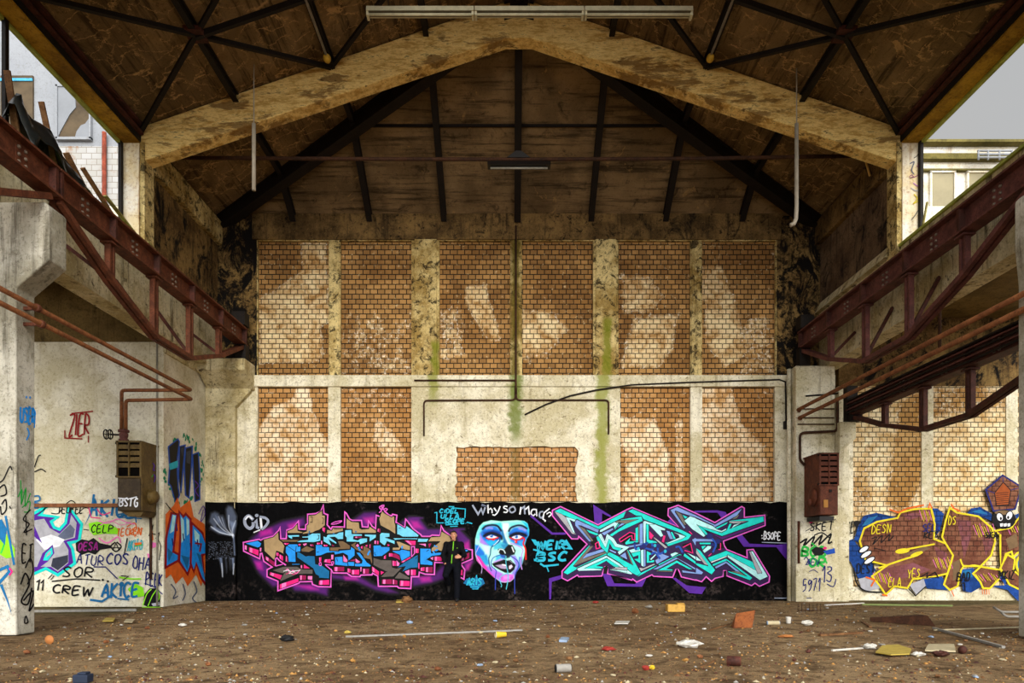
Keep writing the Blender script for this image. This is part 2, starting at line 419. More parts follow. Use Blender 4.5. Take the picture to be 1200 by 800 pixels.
# roof boards
def roofmat(name, a, b, d, along):
    k = NT(name)
    st = k.noise(1.0, 7, 0.72, vec=k.scale((0.5, 7.0, 7.0) if along == 'x' else (7.0, 0.5, 0.5)))
    n1 = k.noise(0.8, 6, 0.6); n2 = k.noise(3.0, 8, 0.72, dist=0.7); n3 = k.noise(26, 5, 0.7)
    c = k.mix(k.rng(n1, 0.36, 0.64), a, b)
    c = k.mix(k.ma('MULTIPLY', k.rng(st, 0.48, 0.66), 0.8), c, d)
    c = k.mix(k.ma('MULTIPLY', k.rng(n2, 0.53, 0.70), 0.8), c, d)
    c = k.mix(k.ma('MULTIPLY', k.rng(k.noise(1.7, 8, 0.75, dist=1.4), 0.60, 0.66), 0.5), c, srgb(176,140,84))
    c = k.mix(k.ma('MULTIPLY', k.rng(n3, 0.54, 0.7), 0.5), c, d)
    if along == 'y':      # pale crazing in the ageing underlay of the side slopes
        w = k.n('ShaderNodeTexVoronoi'); w.feature = 'DISTANCE_TO_EDGE'
        k.put(w.inputs['Vector'], k.scale((1.0, 1.0, 1.0), k.comb(k.ma('ADD', k.sep()[0], k.ma('MULTIPLY', n2, 0.9)), k.ma('ADD', k.sep()[1], k.ma('MULTIPLY', n1, 0.9)), 0)))
        w.inputs['Scale'].default_value = 2.6
        c = k.mix(k.ma('MULTIPLY', k.rng(w.outputs['Distance'], 0.035, 0.0), k.rng(n2, 0.40, 0.53, 0.0, 0.8)), c, srgb(196,158,106))
    return k.done(c, 0.9, k.bump(k.ma('ADD', st, n3), 0.4, 0.02), spec=0.15)
m_roof = roofmat('side_slope_underlay', srgb(134,110,76), srgb(102,82,54), srgb(40,30,18), 'y')
m_hip = roofmat('hip_roof_boards', srgb(138,114,80), srgb(100,81,54), srgb(38,29,17), 'x')
m_steel = rust('sooty_dark_steel', srgb(24,18,14), srgb(15,11,9), srgb(44,28,16), rough=0.7)
m_rust = rust('rusty_red_steel', srgb(112,62,40), srgb(82,43,26), srgb(42,23,14), rough=0.7)
m_rust_dk = rust('dark_rusty_steel', srgb(84,44,34), srgb(58,30,22), srgb(28,15,11), rough=0.7)
m_rust_r = rust('maroon_steel', srgb(104,60,54), srgb(78,44,39), srgb(40,23,20), rough=0.7)
m_pipe = rust('orange_rust_pipe', srgb(138,86,50), srgb(106,62,34), srgb(58,32,17), rough=0.7)
m_pipe_dk = rust('dark_rust_pipe', srgb(72,44,26), srgb(50,30,18), srgb(24,15,9))

# dirt floor
def floormat():
    k = NT('littered_dirt_floor')
    n1 = k.noise(0.35, 6, 0.62); n2 = k.noise(2.4, 9, 0.74, dist=0.5); n3 = k.noise(18, 8, 0.8); n4 = k.noise(70, 4, 0.7)
    st = k.noise(1.0, 8, 0.72, vec=k.scale((0.8, 2.0, 1)))
    n5 = k.noise(7.0, 8, 0.78, dist=0.4)
    c = k.mix(k.rng(n1, 0.38, 0.62), srgb(142,114,80), srgb(172,144,106))
    c = k.mix(k.ma('MULTIPLY', k.rng(n2, 0.47, 0.63), 0.8), c, srgb(74,52,31))
    c = k.mix(k.ma('MULTIPLY', k.rng(st, 0.54, 0.68), 0.35), c, srgb(58,40,24))
    c = k.mix(k.ma('MULTIPLY', k.rng(n5, 0.51, 0.63), 0.65), c, srgb(64,46,27))
    c = k.mix(k.ma('MULTIPLY', k.rng(n3, 0.51, 0.65), 0.6), c, srgb(54,38,22))
    c = k.mix(k.rng(n3, 0.66, 0.72), c, srgb(206,172,110))
    c = k.mix(k.rng(n4, 0.68, 0.74), c, srgb(222,204,164))
    # damp mossy strips along the aisle walls
    x, y, z = k.sep()
    wob = k.ma('MULTIPLY', k.ma('SUBTRACT', n2, 0.5), 2.2)
    ml = k.ma('MULTIPLY', k.rng(k.ma('ADD', x, wob), -7.2, -8.2), k.rng(k.ma('ADD', y, wob), 12.6, 14.0))
    mr = k.ma('MULTIPLY', k.rng(k.ma('ADD', x, wob), 7.6, 8.8), k.rng(k.ma('ADD', y, wob), 15.2, 16.6))
    c = k.mix(k.ma('MULTIPLY', k.ma('MAXIMUM', ml, mr), 0.6), c, srgb(52,60,22))
    h = k.ma('ADD', k.ma('MULTIPLY', n2, 1.4), k.ma('ADD', n3, k.ma('MULTIPLY', n4, 0.4)))
    return k.done(c, 0.95, k.bump(h, 0.9, 0.05), spec=0.12)
m_floor = floormat()

# ------------------------------------------------------------------ floor
def floor_h(x, y):
    return 0.012*math.sin(x*1.3+0.7*y) + 0.010*math.sin(2.1*y-0.6*x+1.0) - 0.012
fl = MB()
nx, ny = 150, 130
fx0, fx1, fy0, fy1 = -16.0, 17.0, -8.0, 17.9
vs = []
r2 = random.Random(3)
for j in range(ny+1):
    for i in range(nx+1):
        x = fx0 + (fx1-fx0)*i/nx; y = fy0 + (fy1-fy0)*j/ny
        edge = min(1.0, max(0.0, (17.0-y)/0.8))
        vs.append((x, y, floor_h(x, y)*edge + r2.uniform(-0.006, 0.004)*edge))
fl.add(vs, [(j*(nx+1)+i, j*(nx+1)+i+1, (j+1)*(nx+1)+i+1, (j+1)*(nx+1)+i) for j in range(ny) for i in range(nx)], True)
struct(fl.build('floor', m_floor), 'brown dirt floor of the hall strewn with litter')
gy = MB(); gy.add([(-60,-30,-0.12),(60,-30,-0.12),(60,60,-0.12),(-60,60,-0.12)], [(0,1,2,3)])
struct(gy.build('ground', m_floor), 'bare ground around the hall')

# ------------------------------------------------------------------ back wall: concrete grid with brick panels
FACE = WALL                       # front of the frame
PB = WALL + 0.09                  # brick face
wb = MB()
wb.cur = 0
wb.box(-12.2, 13.4, WALL+0.30, WALL+0.6, 0, 10.2)                    # core
cols_up = [(302,385),(399,482),(515,598),(612,695),(725,809),(823,909)]
cols_lo = [(302,384.5),(399,482),(727,809),(823,908)]
zt, zb = wz(282), wz(440)
lt, lb = wz(453), wz(588)
def cols(mb, panels, x0, x1, z0, z1, y0=FACE, y1=WALL+0.32):
    xs = [x0] + [wx(p) for ab in panels for p in ab] + [x1]
    for a, b in zip(xs[0::2], xs[1::2]): mb.box(a, b, y0, y1, z0, z1)
lo = MB(); lo.cur = 0
cols(lo, cols_lo[:2], XL-0.4, wx(484), lb, lt)
cols(lo, cols_lo[2:], wx(723), XR+0.4, lb, lt)
# centre block with a ragged opening for the brick infill
ox0, ox1, oz1 = wx(536), wx(674.5), wz(523.5)
r3 = random.Random(11)
def rag(v, n=0.05): return v + r3.uniform(-n, n)
left = [(wx(484), lb), (wx(484), lt), (ox0-0.02, lt)] + [(rag(ox0-0.03, 0.045), oz1 + (lb-oz1)*t/14) for t in range(15)]
lo.prism(left, 'y', FACE, WALL+0.32)
right = [(wx(723), lb), (wx(723), lt), (ox1+0.02, lt)] + [(rag(ox1+0.03, 0.045), oz1 + (lb-oz1)*t/14) for t in range(15)]
lo.prism(right, 'y', FACE, WALL+0.32)
top = [(ox0-0.12, lt-0.002), (ox1+0.12, lt-0.002)] + [(ox1+0.12 + (ox0-ox1-0.24)*t/22, rag(oz1, 0.02)) for t in range(23)]
lo.prism(top, 'y', FACE-0.003, WALL+0.33)
lo.box(XL-0.4, XR+0.4, FACE, WALL+0.32, 0, lb)                       # base under the mural
lo.box(XL-0.4, XR+0.4, FACE-0.05, WALL+0.32, lt, zb)                 # ledge
up = MB()
cols(up, cols_up, wx(300.5), wx(910.5), zb, zt)
up.box(wx(300.5), wx(910.5), FACE, WALL+0.32, zt, 10.1)
# shallow post faces standing proud between the panels
for a, b in ((385.5, 398.5), (809.5, 822.5), (598.5, 611.5)):
    up.box(wx(a)+0.02, wx(b)-0.02, FACE-0.03, FACE+0.02, zb, zt)
for a, b in ((486, 512), (698, 722)):
    up.box(wx(a), wx(b), FACE-0.04, FACE+0.02, zb, zt+0.25)
wall = wb.build('wall_back', m_conc)
struct(wall, 'tall back wall of concrete posts with brick panels')
lo.build('concrete_frame', m_conc, wall, bevel=0.012)
up.build('upper_posts', m_conc_up, wall, bevel=0.012)
ed = MB()
ed.box(XL-0.4, wx(301), FACE-0.006, WALL+0.32, zb, 10.1)
ed.box(wx(910), XR+0.4, FACE-0.006, WALL+0.32, zb, 10.1)
ed.build('mouldy_edge', m_mould_e, wall)
li = MB(); li.box(wx(296), wx(915), FACE-0.05, FACE+0.01, zt+0.02, 9.9)
li.build('lintel_band', m_lintel, wall, bevel=0.02)
for (a, b), st in zip(cols_up, ST_UP): panel('brick_panel', m_brick_up, a, b, zb-0.02, zt+0.02, PB, wall, st, 0.12)
for (a, b), st in zip(cols_lo, ST_LO): panel('brick_panel', m_brick_lo, a, b, lb-0.02, lt+0.02, PB, wall, st, 0.16)
panel('brick_panel', m_brick_mid, 531, 680, lb-0.02, oz1+0.08, PB-0.02, wall, [], 0.25)

# right aisle stretch of the back wall
aw = MB()
A0, A1 = wx(998), 13.2
ra = [(1000,1080),(1094,1179),(1193,1277)]
cols(aw, ra, wx(983), A1, 0.0, wz(452))
aw.box(wx(983), A1, FACE+0.01, WALL+0.32, 0.0, 0.35)
awo = aw.build('wall_aisle_right', m_conc, None, bevel=0.012)
struct(awo, 'brick back wall of the right aisle with concrete posts')
du = MB(); du.box(wx(983), A1, FACE, WALL+0.32, wz(452), 7.6); du.build('mouldy_upper_wall', m_mould, awo)
for (a, b), st in zip(ra, ST_RT): panel('brick_panel', m_brick_rt, a, b, 0.3, wz(452)+0.02, FACE+0.03, awo, st, 0.72, 0.27)

# pilasters that carry the far ends of the crane girders
pl = MB()
PF = 16.95
PL = 17.25
pl.box(XL-0.29, -7.0, PL, WALL+0.1, 0, 4.9)
pl.prism([(XL-0.29, 4.9), (-7.0, 4.9), (-6.62, 5.3), (-6.62, 5.74), (XL-0.29, 5.74)], 'y', PL, WALL+0.1)
pl.prism([(PL+0.02, 5.35), (16.72, 5.70), (16.72, 5.98), (WALL+0.1, 5.98), (WALL+0.1, 5.35)], 'x', XL-0.25, -6.55)
pl.box(XL-0.31, XL-0.24, 15.2, PL, 5.66, 5.86)
struct(pl.build('pillar_back_left', m_board, None, bevel=0.015), 'concrete pilaster in the left corner carrying the crane girder')
pr = MB()
pr.box(7.05, 8.02, PF, WALL+0.1, 0, 5.86)
pr.box(8.02, 8.40, PF+0.05, WALL+0.1, 0, 4.40)
pr.prism([(8.02, 3.66), (8.42, 4.02), (8.42, 4.42), (8.02, 4.42)], 'y', PF-0.25, WALL+0.1)
struct(pr.build('pillar_back_right', m_conc, None, bevel=0.015), 'pale concrete pilaster in the right corner carrying the crane girder')

# ------------------------------------------------------------------ left aisle
la = MB()
la.box(-12.4, XL-0.60, 15.2, 15.5, 0, GB+0.05)
la.box(XL-0.60, XL-0.29, 15.2, WALL+0.1, 0, GB+0.05)
la_o = struct(la.build('wall_aisle_left', m_plaster, None, bevel=0.01), 'white plastered wall of the left aisle covered in tags')
MB().box(-12.4, XL-0.3, 15.22, 15.5, GB+0.05, 7.5).build('stained_upper_wall', m_dirtyplaster, la_o)
MB().box(-12.3, -7.9, 15.14, 15.24, 2.22, 2.30).build('rusty_wall_rail', m_pipe, la_o)
ac = MB()
ac.box(-12.4, XL-0.35, 4.0, 15.3, 7.2, 7.4)
ac.box(-12.4, XL-0.30, 12.6, 13.0, 6.75, 7.2)
ac.box(-12.4, XL-0.30, 9.7, 10.1, 6.75, 7.2)
struct(ac.build('ceiling_aisle_left', m_dirtyplaster), 'stained low ceiling of the left aisle')
ac = MB()
ac.box(XR+0.35, 13.2, 4.0, WALL, 7.2, 7.4)
ac.box(XR+0.30, 13.2, 12.6, 13.0, 6.5, 7.2)
struct(ac.build('ceiling_aisle_right', m_dirtyplaster), 'dark low ceiling of the right aisle')

# ------------------------------------------------------------------ longitudinal concrete girders and upper side walls
g = MB(); g.box(XL-0.40, XL, 4.0, WALL, GB, GT-0.06); g.cur = 1; g.box(XL-0.42, XL+0.06, 4.0, 13.75, GT-0.06, GT)
struct(g.build('girder_left', [m_board, m_greensill], None), 'board marked concrete girder along the left side')
g = MB(); g.box(XR, XR+0.40, 4.0, WALL, GB, GT-0.05); g.cur = 1; g.box(XR-0.05, XR+0.42, 4.0, 13.75, GT-0.05, GT)
struct(g.build('girder_right', [m_board, m_greensill], None), 'board marked concrete girder along the right side with mossy sill')
for side, X, s, mm in (('left', XL, -1, m_mould), ('right', XR, 1, m_mould_r)):
    w = MB()
    a, b = sorted((X + s*0.03, X + s*0.38)); w.box(a, b, 14.0, WALL+0.1, GT-0.02, EAVE+0.15)
    wo = struct(w.build('wall_' + side, mm), 'dark mouldy upper wall on the %s above the crane rail' % side)
    e = MB()
    a, b = sorted((X - s*0.10, X + s*0.2)); e.box(a, b, 14.1, WALL+0.02, 9.05, 9.62)
    e.build('eaves_beam', m_lintel if s > 0 else m_conc_up, wo, bevel=0.02)
    if s > 0:
        e = MB(); e.prism([(X-0.12, GT-0.1), (X+0.04, GT-0.1), (X+0.04, GT+0.20)], 'y', 14.1, WALL+0.05); e.build('sloped_sill', m_board, wo)
    # window heads of the broken clerestory
    h = MB()
    h.cur = 0; a, b = sorted((X, X + s*0.42)); h.box(a, b, 3.5, 13.75, 9.46, EAVE+0.1)
    h.cur = 1; a, b = sorted((X + s*0.02, X + s*0.34)); h.box(a, b, 3.5, 13.74, 9.42, 9.46)
    h.cur = 2; a, b = sorted((X + s*0.35, X + s*0.42)); h.box(a, b, 3.5, 13.74, 9.38, 9.46)
    h.cur = 3
    for zz, off in ((9.72, 0.08), (9.60, 0.03)):
        h.bar((X - s*off, 3.6, zz), (X - s*off, 13.7, zz), 0.10, 0.05)
    struct(h.build('window_head_' + side, [m_steel, m_soffit, m_greensill, m_rust_dk]), 'ochre head of the broken window band on the %s' % side)

# window frames, broken out
def window_posts(side, X, s, ys):
    f = MB()
    for y in ys: f.bar((X + s*0.36, y, GT), (X + s*0.36, y, 9.42), 0.06, 0.08)
    return struct(f.build('window_' + side, m_steel), 'empty steel frame of the broken window band on the %s' % side)
window_posts('1', XL, -1, (10.55, 13.66)); window_posts('2', XR, 1, (13.66, 7.0))

# ------------------------------------------------------------------ concrete arches (portal frames)
def arch(name, Y, label):
    def topz(x): return roof_z(x) - 0.03
    xs = [XL-0.02, -0.22, 0.52, XR+0.02]
    d = 0.70
    bot = [(XL-0.02, topz(XL) - d), (-0.12, RIDGE - 0.86), (0.40, RIDGE - 0.86), (XR+0.02, topz(XR) - d)]
    pts = [(XL-0.02, topz(XL)), (XM, RIDGE-0.03), (XR+0.02, topz(XR))] + bot[::-1]
    m = MB(); m.prism(pts, 'y', Y, Y+0.32)
    a = struct(m.build(name, m_arch, None, bevel=0.02), label)
    for X, s in ((XL, -1), (XR, 1)):
        c = MB()
        c.cur = 0; x0, x1 = sorted((X - s*0.08, X + s*0.36)); c.box(x0, x1, Y-0.02, Y+0.34, GT-0.3, 9.45)
        c.cur = 1; x0, x1 = sorted((X + s*0.02, X + s*0.34)); c.box(x0, x1, Y-0.045, Y-0.01, GT-0.02, 9.43)
        c.build('column', [m_conc_up, m_whitejamb], a)
    return a
arch('arch_beam', 13.75, 'flaking yellow concrete roof arch across the hall')
arch('arch_beam_near', 9.4, 'concrete roof arch nearer than the flaking yellow one, barely in view')

# ------------------------------------------------------------------ roof
def lift(p, dz): return (p[0], p[1], p[2]+dz)
def slab(mb, poly, mat, t=0.14):
    mb.cur = mat; n = len(poly)
    vs = list(poly) + [lift(p, t) for p in poly]
    fs = [tuple(range(n)), tuple(reversed(range(n, 2*n)))] + [(i, (i+1) % n, n+(i+1) % n, n+i) for i in range(n)]
    mb.add(vs, fs)
ex = 0.55
el, er = XL-ex, XR+ex
zl, zr = roof_z(el), roof_z(er)
YN, YW = 3.8, WALL + 0.62
hip_slope = (RIDGE - EAVE) / (WALL - APEX)
zw = EAVE - (YW - WALL)*hip_slope
rf = MB()
slab(rf, [(XM, YN, RIDGE), (XM, APEX, RIDGE), (XL, WALL, EAVE), (el, YW, zl), (el, YN, zl)], 0)
slab(rf, [(XM, YN, RIDGE), (er, YN, zr), (er, YW, zr), (XR, WALL, EAVE), (XM, APEX, RIDGE)], 0)
slab(rf, [(XM, APEX, RIDGE), (XR, WALL, EAVE), (er, YW, zw), (el, YW, zw), (XL, WALL, EAVE)], 1)
struct(rf.build('ceiling', [m_roof, m_hip]), 'dark brown boarded underside of the pitched roof')
def hip_z(y): return RIDGE - (y - APEX)*hip_slope
def under(x, y, dz=0.0): return (x, y, min(roof_z(x), hip_z(y) if y > APEX else 99) - dz)
# ------------------------------------------------------------------ roof steel
ROWS = [(-1.87, 'inner'), (-3.76, 'middle'), (-5.70, 'outer'), (1.87, 'inner'), (3.76, 'middle'), (5.70, 'outer')]
def hip_y(x): return APEX + (RIDGE - roof_z(x)) / hip_slope
for off, word in ROWS:
    x = XM + off; side = 'left' if off < 0 else 'right'
    m = MB(); yh = hip_y(x)
    m.ibeam((x, 4.0, roof_z(x)-0.10), (x, yh, roof_z(x)-0.10), 0.11, 0.18)
    tag(m.build('roof_purlin', m_steel), 'dark steel purlin under the %s roof slope, %s of its three rows' % (side, word), 'roof beam', 'purlins under the roof slopes', 'structure')
    m = MB(); m.ibeam((x, yh-0.1, roof_z(x)-0.12), (x, WALL-0.02, EAVE-0.10), 0.14, 0.20)
    tag(m.build('hip_rafter', m_steel), 'dark rafter on the end slope of the roof, %s one %s of the middle' % (word, side), 'roof beam', 'rafters of the end slope', 'structure')
m = MB(); m.ibeam((XM, 4.0, RIDGE-0.14), (XM, APEX, RIDGE-0.14), 0.12, 0.20)
tag(m.build('ridge_beam', m_steel), 'dark steel beam along the ridge of the roof', 'roof beam', None, 'structure')
m = MB(); m.ibeam((XM, APEX, RIDGE-0.14), (XM, WALL-0.02, EAVE-0.12), 0.16, 0.22)
tag(m.build('hip_rafter', m_steel), 'dark rafter down the middle of the roof end slope', 'roof beam', 'rafters of the end slope', 'structure')
for X, side in ((XL, 'left'), (XR, 'right')):
    m = MB(); m.ibeam((X, WALL+0.05, EAVE-0.16), (XM, APEX-0.1, RIDGE-0.24), 0.26, 0.36, 0.05, 0.16)
    tag(m.build('hip_beam', m_steel), 'heavy black hip beam rising from the %s back corner to the ridge' % side, 'roof beam', 'hip beams', 'structure')
m = MB()
m.bar((XM-3.6, 15.70, hip_z(15.70)-0.03), (XM+3.6, 15.70, hip_z(15.70)-0.03), 0.05, 0.05)
tag(m.build('roof_batten', m_steel), 'thin dark batten across the end slope of the roof', 'roof beam', None, 'structure')
# braces between purlins: one object per crossing, with hub plate and four arms
def brace(cx, cy, rx, ry, label):
    def P(x, y): return (x, y, roof_z(x) - 0.17)
    t = thing('roof_brace', label, 'roof brace', P(cx, cy), 'crossed braces under the roof slopes')
    t['kind'] = 'structure'
    for sx in (-1, 1):
        for sy in (-1, 1):
            m = MB(); m.bar(P(cx, cy), P(cx+sx*rx, cy+sy*ry), 0.075, 0.075); m.build('brace_arm', m_steel, t)
    m = MB(); m.box(cx-0.16, cx+0.16, cy-0.16, cy+0.16, P(cx,cy)[2]-0.03, P(cx,cy)[2]+0.05); m.build('hub_plate', m_rust_dk, t)
for s, side in ((-1, 'left'), (1, 'right')):
    brace(XM+s*5.70, 12.0, 1.92, 1.72, 'dark crossed brace with hub plate low on the %s roof slope' % side)
    brace(XM+s*1.90, 12.0, 1.88, 1.72, 'dark crossed brace high on the %s roof slope beside the ridge' % side)
    m = MB(); xa, xb = XM+s*5.7, XM+s*0.1
    m.bar((xa, 12.0, roof_z(xa)-0.20), (xb, 12.0, roof_z(xb)-0.20), 0.07, 0.10)
    tag(m.build('roof_strut', m_steel), 'dark strut climbing the %s roof slope to the ridge' % side, 'roof beam', 'roof struts', 'structure')

# ------------------------------------------------------------------ tie rod, lamps and hanging lines
m = MB(); m.tube([(XL-0.02, 14.55, 9.62), (-3, 14.55, 9.59), (XM, 14.55, 9.58), (4, 14.55, 9.60), (XR-0.3, 14.55, 9.66)], 0.040, 8)
tag(m.build('tie_rod', m_pipe_dk), 'long thin rusty tie rod spanning the hall behind the arch', 'tie rod')
m = MB(); m.tube([(XR-0.42, 14.52, 9.62), (XR-0.30, 14.5, 9.5), (XR-0.22, 14.5, 9.2)], 0.022, 6)
tag(m.build('cable_end', flat('cream_cable', srgb(206,170,96), 0.7)), 'short cream cable end drooping from the right end of the tie rod', 'cable')
t = thing('hanging_lamp', 'dark slim lamp fitting under the middle of the tie rod', 'lamp', (XM, 14.55, 9.4))
m_grey = flat('grey_enamel', srgb(150,146,132), 0.5)
m_dkmet = flat('black_enamel', srgb(26,22,20), 0.5)
m = MB(); m.prism([(-0.10+14.55, 9.42), (0.10+14.55, 9.42), (0.05+14.55, 9.52), (-0.05+14.55, 9.52)], 'x', XM-0.66, XM+0.68); m.build('housing', m_dkmet, t)
m = MB(); m.tube([(XM-0.60, 14.55, 9.395), (XM+0.62, 14.55, 9.395)], 0.022, 8); m.build('tube', m_grey, t)
for dx in (-0.45, 0.45):
    m = MB(); m.bar((XM+dx, 14.55, 9.50), (XM+dx, 14.55, 9.60), 0.03, 0.03); m.build('hanger', m_dkmet, t)
m = MB(); m.prism([(XM-0.25, 9.60), (XM+0.25, 9.60), (XM+0.06, 9.74), (XM-0.06, 9.74)], 'y', 14.50, 14.60); m.build('clamp', m_dkmet, t)

m_lampw = flat('aged_cream_enamel', srgb(206,200,168), 0.45, 0.1)
m_lampd = flat('shadow_gap_colour', srgb(98,90,70), 0.6)
LY = 12.0
def lx(px): return (px-600)*LY/800
lz0 = CAMZ + (652-16)*LY/800
t = thing('strip_light', 'long cream strip light hanging across the hall before the arch', 'lamp', (0.3, LY, lz0))
for a, b in ((430, 555.5), (556.5, 684), (685, 811)):
    m = MB(); m.prism([(LY-0.09, lz0-0.01), (LY+0.09, lz0-0.01), (LY+0.06, lz0+0.09), (LY-0.06, lz0+0.09)], 'x', lx(a), lx(b)); h = m.build('trunking', m_lampw, t)
    m = MB(); m.tube([(lx(a)+0.03, LY-0.03, lz0-0.04), (lx(b)-0.03, LY-0.03, lz0-0.04)], 0.022, 8); m.build('tube', m_lampw, h)
    m = MB(); m.box(lx(a), lx(a)+0.04, LY-0.07, LY+0.07, lz0-0.075, lz0+0.0); m.build('tube_holder', m_lampw, h); m = MB(); m.box(lx(b)-0.04, lx(b), LY-0.07, LY+0.07, lz0-0.075, lz0+0.0); m.build('tube_holder', m_lampw, h)
    m = MB(); m.box(lx(a)+0.04, lx(b)-0.04, LY-0.085, LY+0.05, lz0-0.022, lz0-0.012); m.build('shadow_strip', m_lampd, h)  # dark strip colours in the shadow between tube and trunking
for px in (455, 620, 790):
    m = MB(); m.tube([(lx(px), LY, lz0+0.09), (lx(px), LY, roof_z(lx(px))-0.02)], 0.008, 6); m.build('suspension_wire', m_dkmet, t)

m_pvc = flat('grey_plastic_conduit', srgb(150,146,140), 0.5)
m_yel = flat('yellow_bulb_cap', srgb(214,172,60), 0.5)
for s, side in ((-1, 'left'), (1, 'right')):
    x = XM + s*3.76 - (0.0 if s < 0 else 0.02)
    t = thing('conduit', 'grey conduit with yellow cap running under the %s roof slope' % side, 'conduit', (x, 13.3, roof_z(x)-0.25), 'capped conduits under the roof')
    m = MB(); m.tube([(x, 5.0, roof_z(x)-0.22), (x, 13.3, roof_z(x)-0.24)], 0.026, 8); m.build('pipe', m_pvc, t)
    m = MB(); m.ball((x, 13.36, roof_z(x)-0.26), (0.075, 0.095, 0.075)); m.build('cap', m_yel, t)

m_sleeve = flat('pale_plastic_sleeve', srgb(168,158,140), 0.5, 0.1)
def drop(px, pyb, ymid, label, hook, group='cables hanging from the roof'):
    Y = 13.2; x = (px-600)*Y/800; zb = CAMZ + (652-pyb)*Y/800; zm = CAMZ + (652-ymid)*Y/800
    t = thing('hanging_cable', label, 'cable', (x, Y, zb), group)
    m = MB(); m.tube([(x, Y, zm), (x, Y, roof_z(x)-0.02)], 0.012, 6); m.build('wire', m_sleeve, t)
    pts = [(x, Y, zm), (x, Y, zb)]
    if hook: pts = [(x, Y, zm), (x, Y, zb+0.35), (x-0.01, Y, zb+0.1), (x-0.05, Y, zb), (x-0.12, Y, zb-0.03)]
    m = MB(); m.tube(pts, 0.04, 8); m.build('sleeve', m_sleeve, t)
drop(297.5, 223, 145, 'pale sleeved cable hanging from the roof on the left', False)
drop(933.5, 262, 145, 'pale sleeved cable hanging long from the roof on the right, hooked at its end', True)

# ------------------------------------------------------------------ crane girders
m_bolt = flat('worn_bolt', srgb(120,104,88), 0.4, 0.2)
def crane_girder(X, y0, y1, zb, zt, inner, col, label, depth=1.10, brace_to=None, posts=True, group='trussed crane girders'):
    """I-beam with web stiffeners, trussed by a bent bottom chord on four posts"""
    t = thing('crane_girder', label, 'crane girder', (X, y0, zb), group)
    L = y1 - y0; zc = (zb+zt)/2; h = zt - zb
    m = MB(); m.ibeam((X, y0, zc), (X, y1, zc), 0.26, h, 0.035, 0.02); m.build('i_beam', col, t)
    m = MB(); m.bar((X, y0, zt+0.03), (X, y1-0.1, zt+0.03), 0.06, 0.06); m.build('rail', m_rust_dk, t)
    ys = [y0 + L*f for f in (0.2, 0.4, 0.6, 0.8)]
    dz = [0.58, 1.0, 1.0, 0.58]
    pts = [(X, y0+0.05, zb-0.03)] + [(X, y, zb - depth*d) for y, d in zip(ys, dz)] + [(X, y1-0.12, zb-0.05)]
    m = MB()
    for a, b in zip(pts, pts[1:]):
        for dx in (-0.055, 0.055): m.bar(Vector(a)+Vector((dx,0,0)), Vector(b)+Vector((dx,0,0)), 0.075, 0.085)
    m.build('bottom_chord', col, t)
    for y, d in zip(ys, dz):
        m = MB(); m.bar((X, y-0.055, zb), (X, y-0.055, zb-depth*d), 0.09, 0.05, (0,1,0)); m.bar((X, y+0.055, zb), (X, y+0.055, zb-depth*d), 0.09, 0.05, (0,1,0))
        m.box(X-0.10, X+0.10, y-0.12, y+0.12, zb-0.05, zb-0.02)
        m.build('post', col, t)
    for y in [y0+0.04] + ys + [y1-0.05]:
        m = MB(); m.box(X-0.115, X+0.115, y-0.03, y+0.03, zb+0.03, zt-0.03); m.build('stiffener', m_rust_dk, t)
    for y in [a - L*0.1 for a in ys] + [y1-L*0.09]:
        m = MB(); m.box(X+inner*0.012-0.006, X+inner*0.012+0.006, y-0.11, y+0.11, zc-0.15, zc+0.15); pt_ = m.build('splice_plate', col, t)
        for j in (-0.10, 0.0, 0.10):
            for i in (-0.065, 0.065):
                m = MB(); m.ball((X+inner*0.022, y+i, zc+j), (0.03, 0.026, 0.026), 8, 5); m.build('bolt', m_bolt, pt_)
    if brace_to is not None:
        for y, d in zip(ys, dz):
            m = MB(); m.bar((X, y+0.02, zb-depth*d*0.95), (brace_to, y+0.02, zb-0.05), 0.06, 0.06); m.build('stay', m_rust_dk, t)
    return t
cgl = crane_girder(-6.72, 10.0, 17.05, 6.37, 6.80, 1, m_rust, 'rusty red trussed crane girder along the left wall', 1.12, XL+0.01)
cgn = crane_girder(-6.72, 2.9, 9.97, 6.37, 6.80, 1, m_rust, 'rusty red crane girder nearest on the left, above the tagged pillar', 1.12, XL+0.01)
cgr = crane_girder(7.25, 9.4, 17.05, 6.28, 6.72, -1, m_rust_r, 'maroon trussed crane girder along the right wall', 1.16, XR-0.01)
for o, X, s in ((cgl, -6.72, 1), (cgr, 7.25, -1)):
    zt = 6.80 if s > 0 else 6.72
    m = MB(); m.box(X-0.16, X+0.16, 16.75, 17.05, zt+0.02, zt+0.34); m.build('end_stop', m_steel, o)
    m = MB(); m.box(X-0.13, X+0.13, 16.88, 17.12, 5.98 if s > 0 else 5.86, zt-0.41); m.build('bearing', m_steel, o)

# second, lower crane girder in the right aisle, with its slim conductor rails
cga = crane_girder(8.36, 9.6, 16.72, 4.56, 4.95, -1, m_rust_dk, 'dark lower crane girder in the right aisle before the cream brick', 0.86)
for i in range(5):
    m = MB(); m.bar((8.18, 9.6, 4.62+0.075*i), (8.18, 16.7, 4.62+0.075*i), 0.03, 0.03); m.build('conductor_rail', m_rust_r if i % 2 else m_steel, cga)
m = MB(); m.box(8.22, 8.5, 16.55, 16.80, 4.42, 4.58); m.box(8.2, 8.46, 16.7, 16.9, 4.42, 5.3); m.build('bearing', m_steel, cga)
m = MB(); m.tube([(8.05, 12.85, 5.0), (8.05, 12.85, 6.9)], 0.03, 6)
tag(m.build('hanger_rod', m_pipe_dk), 'thin rusty hanger rod beside the right concrete girder', 'rod')

